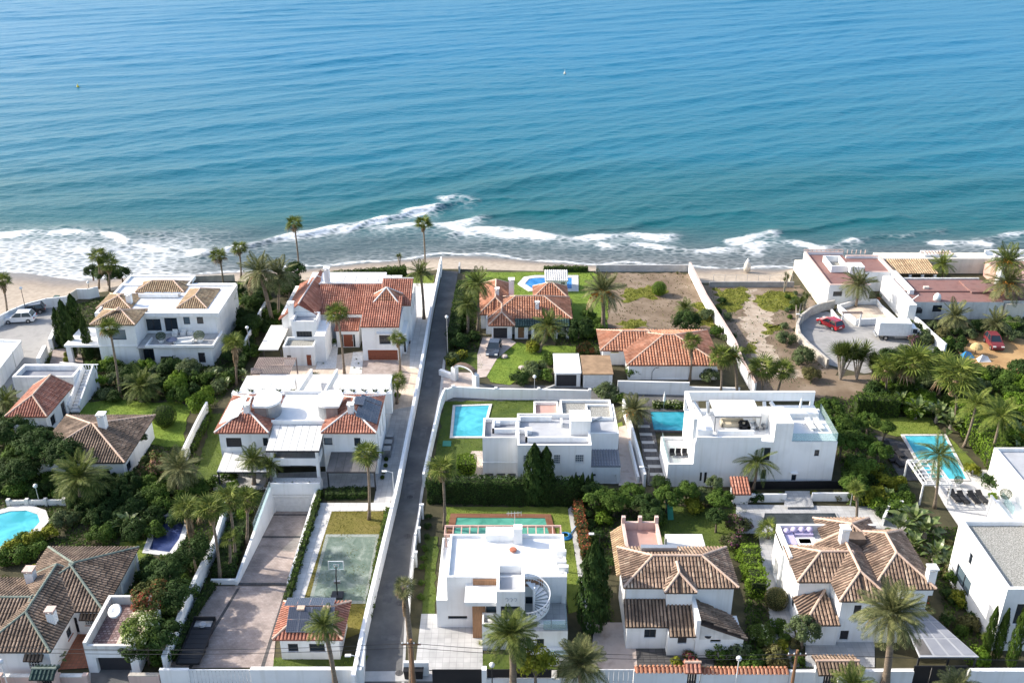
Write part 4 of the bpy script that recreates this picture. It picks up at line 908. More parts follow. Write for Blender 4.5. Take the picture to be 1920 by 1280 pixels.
 fr = h.put(MB().box(px0, px1, yp - 0.08, yp + 0.08, 5.2, 5.4).box(px0, px1, 75.75, 75.9, 5.2, 5.4), 'pergola_beam', 'pink_render')
 for i in range(15):
  x = px0 + (px1 - px0 - 0.1) * i / 14; h.box('pergola_rafter', 'pink_render', x, x + 0.1, 75.9, yp - 0.08, 5.23, 5.37)
 for x in (px0, px1 - 0.15): h.box('pergola_post', 'pink_render', x, x + 0.15, yp - 0.07, yp + 0.07, 0, 5.2)
villa_spiral()
# --- white cube house with stepped parapets
def cube_house():
 h = House('villa', 'white cube house with stepped grey roof terraces behind tall hedge', c=(XU(1030, 95), 95))
 ya, zt = 93.0, 5.55
 ax0, ax1 = XU(905, ya, 4), XU(970, ya, 4)
 ops = [h.fo(ya, a, b, 887, 901, k='niche', d=1.2) for a, b in ((909, 925), (931, 947), (952, 967))]
 h.flat(ax0, ax1 - 0.004, ya, YV(783, zt), 0, zt, par=0.45, t=0.22, deck='deck_bluegrey', front=ops)
 h.box('string_course', 'white', ax0 - 0.05, ax1 - 0.02, ya - 0.08, ya - 0.002, 2.25, 2.42)
 yf = 91.4; bx0, bx1 = ax1, XU(1108, yf, 3)
 W = dict(grille='frame_white', nx=1, m='glass_blue', fm='frame_white')
 h.flat(bx0, bx1, yf, YV(775, zt), 0, zt + 0.02, par=0.55, t=0.22, deck='deck_grey', front=window_px(h, yf, [
  (981, 990, 853, 868, W), (1038, 1051, 852, 871, W), (1078, 1095, 852, 868, W), (1076, 1096, 890, 903, W), (1028, 1040, 890, 903, W)]))
 yc = 95.0; cx1 = XU(1159, yc, 3)
 h.flat(bx1 + 0.004, cx1, yc, YV(757, 4.9), 0, 4.9, par=0.3, t=0.2, deck='deck_grey')
 h.walls(bx1 + 0.004, cx1 + 0.05, 92.3, yc - 0.004, 0, 2.3, front=window_px(h, 92.3, [(1112, 1117, 888, 893, dict(nx=1)), (1145, 1156, 890, 908, dict(k='door', m='white'))]))
 sl = [[V3(bx1, 92.25, 2.32), V3(cx1 + 0.06, 92.25, 2.32), V3(cx1 + 0.06, yc - 0.01, 2.75), V3(bx1, yc - 0.01, 2.75)]]
 h.roof(sl, [], 'deck_bluegrey', deckmat='deck_bluegrey')
 h.flat(XU(1052, 99, 5), cx1 - 0.3, YV(775, zt) + 0.01, YV(750, 4.9), 0, 5.0, par=0.35, t=0.2, deck='gravel')
 h.flat(XU(1002, 101, 2.5), XU(1052, 99, 5) - 0.02, YV(775, zt) + 0.01, YV(752, 2.9), 0, 2.9, par=0.4, t=0.2, deck='deck_pink')
 zd = zt - 0.5
 def wallpx(u0, u1, v, dy=0.22, hh=0.62):
  y = YV(v, zd + hh); h.box('inner_parapet', 'white', XU(u0, y, zd), XU(u1, y, zd), y, y + dy, zd + 0.001, zd + hh)
 def wallpy(u, v0, v1, hh=0.62):
  ya_, yb_ = YV(v0, zd + hh), YV(v1, zd + hh); x = XU(u, ya_, zd); h.box('inner_parapet', 'white', x, x + 0.22, ya_, yb_, zd + 0.001, zd + hh)
 wallpx(923, 985, 804); wallpx(985, 1108 - 6, 820); wallpx(924, 972, 788); wallpx(972, 1034, 781)
 wallpy(923, 804, 788); wallpy(985, 820, 804); wallpy(972, 788, 781); wallpy(1051, 792, 783)
 sx0, sx1 = XU(1070, 94.5, 6), XU(1107, 94.5, 6); h.box('stair_head', 'white', sx0, sx1, 94.3, 96.6, zd, zd + 1.75)
 h.box('stair_head_roof', 'white', sx0 - 0.1, sx1 + 0.1, 94.2, 96.7, zd + 1.753, zd + 1.87)
 for u, v in ((932, 797), (991, 812)):
  p = P(u, v, zd); h.box('roof_hatch', 'white', p.x - 0.45, p.x + 0.35, p.y - 0.3, p.y + 0.5, zd, zd + 0.5)
 p = P(1118, 790, 4.6); h.put(MB().tube([(p.x - 0.6, p.y, 4.7), (p.x + 0.6, p.y + 0.3, 5.0)], 0.16, 8), 'water_heater', 'galvanised')
cube_house()
# --- long white modern house with roof terrace
def long_modern():
 h = House('villa', 'long white modern house with roof terrace and slatted white pergola', c=(XU(1410, 95), 95))
 y0, yb, zd = 91.7, 99.0, 5.75
 xl, xr = XU(1301, y0, 4), XU(1571, y0, 5.9)
 h.walls(xl, xr, y0, yb, 0, zd, front=window_px(h, y0, [(1432, 1444, 839, 863, dict(nx=1)), (1527, 1536, 843, 855, dict(nx=1)), (1484, 1493, 887, 901, dict(nx=1)), (1312, 1316, 885, 902, dict(nx=1)), (1320, 1325, 885, 906, dict(nx=1)), (1427, 1436, 880, 898, dict(nx=1))]))
 p0 = XU(1481, y0, 1.5); h.put(MB().box(p0, p0 + 0.8, y0 - 0.35, y0 - 0.003, zof(y0, 886), zof(y0, 884)), 'window_hood', 'white')
 h.put(MB().box(xl + 0.01, xr - 0.01, y0 + 0.01, yb - 0.01, zd + 0.001, zd + 0.05), 'roof_deck', 'deck_white')
 wx0 = XU(1251, y0, 1.5)
 h.flat(wx0, xl - 0.004, y0, 97.5, 0, 2.95, par=0.35, t=0.2, deck='paving_pale')
 rail(h, [(wx0 + 0.1, y0 + 0.4), (wx0 + 0.1, 97.2)], 2.95, 0.7)
 for k in range(3):
  x = wx0 + 0.5 + k * 0.7; q = MB().box(x, x + 0.55, 93.6, 94.15, 2.85, 3.0).box(x, x + 0.55, 94.1, 94.2, 2.85, 3.45); h.put(q, 'terrace_chair', 'fabric_black')
 t0, t1 = XU(1453, y0, 7), XU(1487, y0, 7)
 h.box('stair_tower', 'white', t0, t1, y0 + 0.003, y0 + 3.0, zd, 8.1)
 h.put(MB().box(t0 - 1.3, t1, y0 + 3.0, y0 + 4.6, zd + 0.05, 7.6), 'stair_tower', 'white')
 zt = 8.2; fx0, fx1 = XU(1284, 98.8, zt), XU(1528, 98.8, zt)
 h.box('roof_frame', 'white', fx0, fx1, 98.55, 98.85, zt - 1.15, zt)
 h.put(MB().box(fx0, fx0 + 0.4, 92.5, 98.55, zt - 0.5, zt), 'roof_frame', 'white')
 for u in (1300, 1327, 1338, 1363, 1373, 1398, 1409, 1433, 1445):
  x = XU(u, 98.5, 7); h.put(MB().bar((x, 98.54, zt - 1.25), (x + (0.9 if u in (1300, 1445, 1409, 1373) else 0.0), 97.4, zd + 0.06), 0.35, 0.3), 'frame_column', 'white')
 for x in (fx0 + 0.02, fx1 - 0.42): h.box('frame_column', 'white', x, x + 0.4, 98.56, 98.84, zd, zt - 1.152)
 h.box('frame_column', 'white', fx0 + 0.01, fx0 + 0.39, 92.52, 92.9, 3.0, zt - 0.502)
 h.box('roof_platform', 'white', XU(1456, 97, 6.4), XU(1531, 97.5, 6.4), 96.6, 98.54, zd + 0.05, 6.5)
 h.box('low_wall', 'white', xl + 0.1, t0 - 1.35, y0 + 0.01, y0 + 0.25, zd + 0.051, zd + 0.6)
 h.box('low_wall', 'white', xl + 2.6, t0 - 1.9, y0 + 1.1, y0 + 1.3, zd + 0.051, zd + 0.75)
 g0, g1, gy0, gy1, gz = XU(1340, 94.2, 7.6), XU(1427, 94.2, 7.6), 93.9, 97.6, 7.7
 fr = h.put(MB().box(g0, g1, gy0, gy0 + 0.12, gz - 0.2, gz), 'pergola_beam', 'metal_grey')
 h.put(MB().box(g0, g1, gy1 - 0.12, gy1, gz - 0.2, gz), 'pergola_beam', 'white')
 n = 26
 for i in range(n):
  x = g0 + (g1 - g0) * (i + 0.1) / n; h.put(MB().box(x, x + (g1 - g0) / n * 0.82, gy0 + 0.12, gy1 - 0.12, gz - 0.06, gz - 0.02), 'pergola_slat', 'frame_white')
 for x, y in ((g0, gy0), (g1 - 0.12, gy0), (g0, gy1 - 0.13), (g1 - 0.12, gy1 - 0.13)): h.box('pergola_post', 'metal_grey', x, x + 0.12, y, y + 0.12, zd, gz - 0.2)
 rail(h, [(t1 + 0.05, y0 + 0.08), (XU(1530, y0, zd), y0 + 0.08), (xr - 0.08, y0 + 0.08), (xr - 0.08, 95), (xr - 0.08, 98.4)], zd + 0.05, 1.0)
 h.box('outdoor_kitchen', 'white', xl + 0.4, XU(1335, 93, 6.2), 92.6, 93.4, zd + 0.05, zd + 0.95)
 return h
LM = long_modern()
# --- duplex with two red hips
def duplex():
 h = House('duplex_house', 'white twin house with two red hipped roofs and rooftop terrace between', c=(XU(560, 98), 98))
 y0, ze = 94.2, 5.6
 G = dict(nx=1)
 lx0, lx1 = XU(413, y0, 4), XU(506, y0, 4); rx0, rx1 = XU(606, y0, 4), XU(706, y0, 4)
 yr = YV(742, ze)
 h.walls(lx0, lx1, y0, yr, 0, ze, front=window_px(h, y0, [(424, 453, 820.5, 838, dict(k='shutter', m='shutter_dark', n=6)), (493, 503, 820.5, 836, G)]))
 h.walls(rx0, rx1, y0, yr, 0, ze, front=window_px(h, y0, [(607, 623, 820.5, 834, dict(nx=1, m='glass_blue')), (664, 676, 820.5, 836, G)]), right=[dict(a0=y0 + 1 + i * 2.2, a1=y0 + 1.5 + i * 2.2, b0=2.2 + 0.8 * (i % 2), b1=4.6, nx=1) for i in range(3)])
 yc = y0 + 1.6
 h.walls(lx1 + 0.003, rx0 - 0.003, yc, yr + 0.5, 0, ze + 0.05, top=False, front=window_px(h, yc, [(539, 582, 832, 848, dict(nx=2, k='glass_door')), (545, 587, 868, 892, dict(nx=2, k='glass_door'))]))
 cx0, cx1 = lx1 + 0.003, rx0 - 0.003
 h.parapet(cx0, cx1, yc, yr + 0.5, ze + 0.05, ze + 0.45, 0.2, deck='deck_white', sides='fk')
 by = 91.9; bx0, bx1 = XU(508, by, 3), XU(598, by, 3)
 h.box('balcony', 'white', bx0, bx1, by, yc - 0.003, 2.65, 2.9)
 h.put(MB().box(bx0, bx1, by, by + 0.15, 2.902, 3.55).box(bx0, bx0 + 0.15, by + 0.15, yc - 0.003, 2.902, 3.55).box(bx1 - 0.15, bx1, by + 0.15, yc - 0.003, 2.902, 3.55), 'balcony_parapet', 'white')
 h.box('balcony_floor', 'paving_grey', bx0 + 0.15, bx1 - 0.15, by + 0.15, yc - 0.01, 2.901, 2.93)
 for x in (bx0, bx1 - 0.35):
  h.box('post', 'white', x, x + 0.35, by, by + 0.35, 0, 2.648); h.box('post', 'white', x + 0.02, x + 0.33, by + 0.02, by + 0.33, 3.552, 4.7)
 kx0, kx1 = XU(500, 92.2, 5), XU(600, 92.2, 5)
 vs = [(kx0, 91.5, 4.75), (kx1, 91.5, 4.75), (kx1, y0 + 1.55, 5.5), (kx0, y0 + 1.55, 5.5)]
 h.put(MB().add(vs + [(a, b, c - 0.16) for a, b, c in vs], [(0, 1, 2, 3), (7, 6, 5, 4), (0, 4, 5, 1), (1, 5, 6, 2), (2, 6, 7, 3), (3, 7, 4, 0)]), 'canopy', 'frame_dark')
 for i in range(7):
  a, b = kx0 + (kx1 - kx0) * i / 7 + 0.02, kx0 + (kx1 - kx0) * (i + 1) / 7 - 0.02
  h.put(MB().add([(a, 91.55, 4.78), (b, 91.55, 4.78), (b, y0 + 1.5, 5.53), (a, y0 + 1.5, 5.53)], [(0, 1, 2, 3)]), 'canopy_panel', 'roof_panel')
 for (u0, u1, mt) in ((407, 505, 'roof_panel'), (612, 704, 'roof_panel_dark')):
  vx0, vx1 = XU(u0, 91, 2.8), XU(u1, 91, 2.8)
  if u0 < 500: vx1 = min(vx1, bx0 - 0.05)
  else: vx0 = max(vx0, bx1 + 0.05)
  vs = [(vx0, 90.7, 2.55), (vx1, 90.7, 2.55), (vx1, y0 - 0.005, 2.95), (vx0, y0 - 0.005, 2.95)]
  h.put(MB().add(vs + [(a, b, c - 0.14) for a, b, c in vs], [(0, 1, 2, 3), (7, 6, 5, 4), (0, 4, 5, 1), (1, 5, 6, 2), (2, 6, 7, 3), (3, 7, 4, 0)]), 'veranda_roof', 'frame_dark')
  for i in range(6):
   a, b = vx0 + (vx1 - vx0) * i / 6 + 0.02, vx0 + (vx1 - vx0) * (i + 1) / 6 - 0.02
   h.put(MB().add([(a, 90.75, 2.575), (b, 90.75, 2.575), (b, y0 - 0.02, 2.97), (a, y0 - 0.02, 2.97)], [(0, 1, 2, 3)]), 'veranda_panel', mt)
  for x in (vx0 + 0.05, vx1 - 0.2): h.box('veranda_post', 'frame_dark', x, x + 0.15, 90.8, 90.95, 0, 2.42)
 h.walls(RX0 - 0.1, RX1 + 0.6, 90.15, by - 0.2, -2.6, 1.0, front=[dict(a0=RX0 + 0.1, a1=RX1 - 0.1, b0=-2.4, b1=-0.25, k='garage_door', m='frame_white', n=6, d=0.3)])
 h.box('planter', 'white', RX0 - 0.1, RX1 + 0.6, 90.15, 90.35, 1.002, 1.45); h.box('planter_soil', 'gravel_white', RX0 - 0.05, RX1 + 0.55, 90.35, by - 0.22, 1.001, 1.2)
 for k, (x0, x1) in enumerate(((XU(403, y0, 5.7), lx1 + 0.1), (rx0 - 0.1, XU(706, y0, 5.7)))):
  sl, ln = hip(x0, x1, y0 - 0.35, yr + 0.1, ze + 0.03, 1.35, 'y'); h.roof(sl, ln, 'tile_red', 'ridge_white')
 xm = (XU(403, y0, 5.7) + lx1 + 0.1) / 2; h.chimney(xm + 0.15, y0 + 2.3, ze + 0.5, ze + 2.3, 0.65)
 xm2 = (rx0 - 0.1 + XU(706, y0, 5.7)) / 2; h.chimney(xm2, y0 + 2.3, ze + 0.5, ze + 2.3, 0.65)
 x0 = XU(403, y0, 5.7); s = 1.35 / (xm - x0)
 d = V3(1, 0, s).normalized()
 for j in range(3):
  for i in range(2):
   a = V3(x0 + 0.25, y0 + 1.1 + j * 1.75, ze + 0.05 + 0.25 * s) + d * (1.25 * i)
   p = [a, a + d * 1.2, a + d * 1.2 + V3(0, 1.7, 0), a + V3(0, 1.7, 0)]; nn = V3(-s, 0, 1).normalized()
   h.put(MB().add([tuple(q + nn * 0.17) for q in p] + [tuple(q + nn * 0.1) for q in p], [(0, 1, 2, 3), (7, 6, 5, 4), (0, 4, 5, 1), (1, 5, 6, 2), (2, 6, 7, 3), (3, 7, 4, 0)]), 'collector_panel', 'roof_panel')  # solar collectors coloured pale all over: their sun glint is painted in
 xe = XU(706, y0, 5.7); s2 = 1.35 / (xe - xm2); d2 = V3(-1, 0, s2).normalized()
 h.solar(V3(xe - 0.15, y0 + 1.2, ze + 0.12 + 0.15 * s2), V3(0, 1.0, 0), d2 * 0.85, 4, 3)
 h.solar(V3(xe - 0.15, y0 + 5.3, ze + 0.12 + 0.15 * s2) + d2 * 0.0, V3(0, 1.0, 0), d2 * 0.85, 1, 3)
 h.solar(V3(xm2 + 0.15, y0 + 3.6, ze + 1.4), V3(0, 1.9, 0), V3(1.05, 0, -0.15), 1, 1)
 for side, (u, v) in ((0, (500, 775)), (1, (618, 772))):
  cx = XU(u, 97.5, 6.5); cy = 97.3; sg = 1 if side == 0 else -1
  arc = [(cx + sg * (1.4 * math.cos(a)), cy + 0.9 + 1.7 * math.sin(a)) for a in np.linspace(R(-88), R(88), 13)]
  wl = MB()
  for i in range(12):
   (ax, ay), (bx_, by_) = arc[i], arc[i + 1]; wl.bar((ax, ay, ze + 0.9), (bx_, by_, ze + 0.9), 0.08, 1.7)
  h.put(wl, 'stair_housing_wall', 'metal_grey')
  top = [(cx - sg * 1.3, cy - 0.9)] + [(cx + sg * (1.65 * math.cos(a)), cy + 0.9 + 1.95 * math.sin(a)) for a in np.linspace(R(-80), R(88), 13)] + [(cx - sg * 0.9, cy + 2.9), (cx - sg * 1.5, cy + 1.4)]
  h.put(MB().prism(top, ze + 1.75, ze + 2.0), 'stair_housing_roof', 'white')
  h.put(MB().bar((cx - sg * 1.1, cy - 0.8, ze + 0.9), (cx + sg * 0.2, cy - 0.82, ze + 0.9), 0.08, 1.7), 'stair_housing_wall', 'brown_slat')
 yq = yr + 0.52
 h.box('rear_terrace', 'paving_pale', lx0, rx1, yq, YV(700, 3.0), 0, 2.9)
 for (a, b) in ((437, 560), (632, 735)):
  xa, xb = max(XU(a, 103, 4), lx0 - 1.5), XU(b, 103, 4)
  h.box('planter', 'white', xa, xb, yq + 0.02, yq + 0.9, 2.9, 5.6)
  for k in range(5):
   p = (xa + 0.6 + (xb - xa - 1.2) * k / 4, yq + 0.45); q = MB()
   for j in range(9):
    an = j * 2.4 + k; q.add([(p[0], p[1], 5.6), (p[0] + 0.12 * math.cos(an), p[1] + 0.12 * math.sin(an), 5.9), (p[0] + 0.42 * math.cos(an + 0.2), p[1] + 0.42 * math.sin(an + 0.2), 6.1 - 0.2 * (j % 3))], [(0, 1, 2)], 0.5)
   h.put(q, 'planter_shrub', 'leaf_dark')
 for (a, b) in ((452, 548), (640, 731)):
  xa, xb = XU(a, 105, 5.4), XU(b, 105, 5.4); ya, yb2 = YV(730, 5.4), YV(704, 5.4)
  h.put(MB().box(xa, xb, ya, yb2, 5.28, 5.4), 'terrace_roof', 'frame_white')
  for i in range(7): h.put(MB().box(xa + (xb - xa) * i / 7 + 0.03, xa + (xb - xa) * (i + 1) / 7 - 0.03, ya + 0.05, yb2 - 0.05, 5.402, 5.43), 'terrace_roof_panel', 'roof_panel')
  for x in (xa + 0.1, xb - 0.25): h.box('terrace_post', 'white', x, x + 0.15, yb2 - 0.3, yb2 - 0.15, 2.9, 5.28)
 sx0, sx1 = XU(566, 103, 4), XU(612, 103, 4)
 for sgx in (sx0 - 0.3, sx1): h.put(MB().bar((sgx, yq + 0.1, 5.6), (sgx, YV(708, 3.4), 4.2), 0.25, 0.9), 'stair_side_wall', 'white')
 for i in range(9): h.box('stair_step', 'concrete', sx0 + 0.1, sx1 - 0.15, yq + 0.1 + i * 0.5, yq + 0.6 + i * 0.5, 2.9, 5.5 - i * 0.28)
 for k in range(3):
  y = 97.5 + k * 1.5; x = rx1 + 0.55; h.box('air_conditioner', 'metal_grey', x - 0.4, x + 0.45, y, y + 1.0, 0.04, 1.1)
duplex()
# --- gatehouse with solar panels
def gatehouse():
 h = House('gatehouse', 'small white gatehouse with red tiles and solar panels by the driveway', c=(XU(580, 69), 69))
 y0 = YV(1236); x0, x1 = XU(527, y0, 1), XU(637, y0, 1); ze = 2.6; yb = YV(1128, 2.9)
 h.walls(x0, x1, y0, yb, 0, ze, front=window_px(h, y0, [(540, 559, 1206, 1221, dict(nx=1, sill=1)), (580, 609, 1206, 1221, dict(nx=1, sill=1))]))
 sl, ln = hip(x0 - 0.5, x1 + 0.45, y0 - 0.4, yb + 0.4, ze + 0.02, 1.15, 'x'); h.roof(sl, ln, 'tile_red', 'ridge_pale')
 ym = (y0 + yb) / 2; s = 1.15 / (ym - (y0 - 0.4))
 a = V3(XU(535, y0, 3), y0 + 0.1, ze + 0.12 + 0.5 * s)
 h.solar(a, V3(1.0, 0, 0), V3(0, 1.05, 1.05 * s), 4, 2)
 a = V3(XU(546, yb, 3.2) - 0.2, ym + 0.35, ze + 1.25); h.solar(a, V3(1.08, 0, 0), V3(0, 1.35, -1.35 * s * 0.4), 4, 1)
 for u in (565, 613): h.box('ridge_vent', 'ridge_pale', XU(u, ym, 3.8) - 0.35, XU(u, ym, 3.8) + 0.3, ym - 0.25, ym + 0.25, ze + 1.0, ze + 1.45)
gatehouse()
# --- red-roofed villa by the beach
def red_villa():
 h = House('villa', 'white beach villa with red tiled roofs and red front door', c=(XU(650, 130), 130))
 ym, ze = 129.0, 4.5
 mx0, mx1 = XU(592, ym, 4), XU(712, ym, 4)
 h.walls(mx0, mx1, ym, 137.5, 0, ze, front=window_px(h, ym, [(612, 621, 603, 616, dict(nx=2)), (660, 668, 602, 612, dict(nx=1))]))
 h.roof([[V3(mx0, ym - 0.4, ze), V3(mx1, ym - 0.4, ze), V3(mx1, 134.2, ze + 2.3), V3(mx0, 134.2, ze + 2.3)]], [(V3(mx0, 134.2, ze + 2.3), V3(mx1, 134.2, ze + 2.3))], 'tile_red', 'ridge_white')
 h.box('rear_roof', 'white', mx0 - 2, mx1, 134.35, 139.0, ze - 0.5, ze + 2.2)
 for k in range(6): h.box('roof_panel', 'roof_panel', mx0 + 1.6 + k * 1.7, mx0 + 3.2 + k * 1.7, 135.2, 137.6, ze + 2.21, ze + 2.3)
 lx0, lx1 = XU(527, 129, 5), XU(598, 129, 5)
 h.walls(lx0 + 0.3, lx1, 127.6, 138.0, 0, 4.9)
 xm = (lx0 + lx1) / 2 + 0.3
 a, b = V3(xm - 0.1, 127.4, 6.5), V3(xm + 1.0, 136.0, 7.3)
 sl = [[V3(lx0, 127.2, 4.2), a, b, V3(lx0 + 1.2, 139.0, 4.4)], [V3(lx1 + 0.1, 127.2, 5.0), V3(lx1 + 0.3, 134.5, 5.4), b, a], [b, V3(lx1 + 0.3, 134.5, 5.4), V3(lx1 + 0.2, 139, 5.0), V3(lx0 + 1.2, 139, 4.7)]]
 h.roof([[p for p in q] for q in sl], [(a, b), (b, V3(lx0 + 1.2, 139, 4.7)), (b, V3(lx1 + .2, 139, 5.0))], 'tile_red', 'ridge_white')
 h.put(MB().add([(lx0 + 0.4, 127.5, 4.6), (lx1, 127.5, 4.6), (a.x, 127.5, 6.5)], [(0, 1, 2)]), 'gable', 'white')
 ty = 124.2; tx0, tx1 = XU(547, ty, 4), XU(594, ty, 4)
 h.flat(tx0, tx1, ty, 127.5, 0, 5.3, par=0.6, t=0.2, deck='deck_grey', front=window_px(h, ty, [(556, 585, 621, 635, dict(nx=5, ny=1))]))
 for x in (tx0, tx1 - 0.3): h.box('merlon', 'white', x, x + 0.3, ty, ty + 0.3, 5.303, 5.6)
 by = YV(686); bx0, bx1 = XU(531, by, 2), XU(589, by, 2)
 h.flat(bx0, bx1, by, ty - 0.005, 0, 2.95, par=0.4, t=0.2, deck='gravel', front=window_px(h, by, [(575, 584, 665, 686, dict(k='door', m='wood_red')), (538, 546, 666, 672, dict(nx=1))]))
 h.walls(tx1 + 0.01, tx1 + 1.4, by + 1.2, 127.5, 0, 4.0)
 py = YV(651); px0, px1 = XU(631, py, 1.5), XU(673, py, 1.5)
 h.walls(px0, px1, py, ym - 0.01, 0, 2.75, front=[h.fo(py, 644, 662, 627, 650.5, k='door', m='wood_red', n=1), h.fo(py, 640, 643.5, 627, 650.5, nx=1), h.fo(py, 662.5, 666, 627, 650.5, nx=1)])
 h.roof([[V3(px0 - 0.2, py - 0.3, 2.8), V3(px1 + 0.1, py - 0.3, 2.8), V3(px1 + 0.1, ym - 0.02, 3.7), V3(px0 - 0.2, ym - 0.02, 3.7)]], [], 'tile_red')
 gy = YV(676); gx0, gx1 = XU(680, gy, 2), XU(750, gy, 2); gz = 5.3
 h.walls(gx0, gx1, gy, 129.5, 0, gz, front=[h.fo(gy, 690, 746, 656, 675.5, k='garage_door', m='wood_red', n=5), h.fo(gy, 711, 732, 624, 645, nx=3, ny=2, sill=1)])
 h.roof([[V3(gx0 - 0.1, gy - 0.3, gz + 0.03), V3(gx1 + 0.1, gy - 0.3, gz + 0.03), V3(gx1 + 0.1, 128.6, gz + 1.9), V3(gx0 - 0.1, 128.6, gz + 1.9)]], [], 'tile_red')
 h.box('bay_hood', 'white', XU(706, gy, 4), XU(736, gy, 4), gy - 0.45, gy - 0.003, 4.15, 4.3)
 ux1 = XU(771, 130, 5); h.walls(gx1 - 1.8, ux1, 129.0, 137.0, 0, 5.7, right=[dict(a0=130.2 + i * 2, a1=131.2 + i * 2, b0=3.4, b1=4.8, nx=1) for i in range(3)])
 uz = 5.72; h.roof([[V3(gx0 + 1.8, 128.8, uz), V3(ux1 + 0.1, 128.8, uz), V3(ux1 + 0.1, 134, uz + 2.0), V3(gx0 + 1.8, 134, uz + 2.0)]], [(V3(gx0 + 1.8, 134, uz + 2), V3(ux1 + .1, 134, uz + 2))], 'tile_red', 'ridge_white')
 tx = XU(725, 128.6, 7); sl, ln = hip(tx - 2.1, tx + 2.1, 127.0, 131.2, 6.4, 1.9, 'x'); h.roof(sl, ln, 'tile_terracotta', 'ridge_white'); h.walls(tx - 1.9, tx + 1.9, 127.4, 131, 5.5, 6.4)
 h.walls(gx1 + 0.01, ux1 - 0.4, gy + 2.0, 128.99, 0, 3.2, front=[dict(a0=gx1 + 0.3, a1=gx1 + 1.3, b0=0.3, b1=2.4, nx=1)])
 h.chimney(XU(614, 134.5, 7), 134.6, 6.6, 9.2, 0.75); h.chimney(XU(547, 127, 5), 127.0, 3.5, 7.0, 0.75)
 h.box('carport_roof', 'awning', XU(495, 124, 2.7), XU(531, 124, 2.7), 120.6, 128.5, 2.6, 2.75)
 for x, y in ((XU(496, 121, 1), 120.8), (XU(528, 121, 1), 120.8)): h.box('carport_post', 'frame_dark', x, x + 0.12, y, y + 0.12, 0, 2.598)
red_villa()
# --- pergola in the red villa forecourt
def slat_pergola():
 y0, y1, z = YV(700, 2.7), YV(670, 2.7), 2.7
 x0, x1 = XU(470, y0, z), XU(543, y0, z)
 t = House('pergola', 'brown slatted pergola roof in front of the beach villa', 'pergola', c=((x0 + x1) / 2, (y0 + y1) / 2))
 for y in (y0, (y0 + y1) / 2 - 0.06, y1 - 0.12): t.box('beam', 'brown_slat', x0, x1, y, y + 0.12, z - 0.2, z - 0.03)
 n = 22
 for i in range(n):
  x = x0 + (x1 - x0 - 0.14) * i / (n - 1); t.box('slat', 'brown_slat', x, x + 0.15, y0, y1, z - 0.028, z + 0.05)
 for x, y in ((x0, y0), (x1 - .14, y0), (x0, y1 - .14), (x1 - .14, y1 - .14)): t.box('post', 'brown_slat', x, x + 0.14, y, y + 0.14, 0, z - 0.2)
slat_pergola()
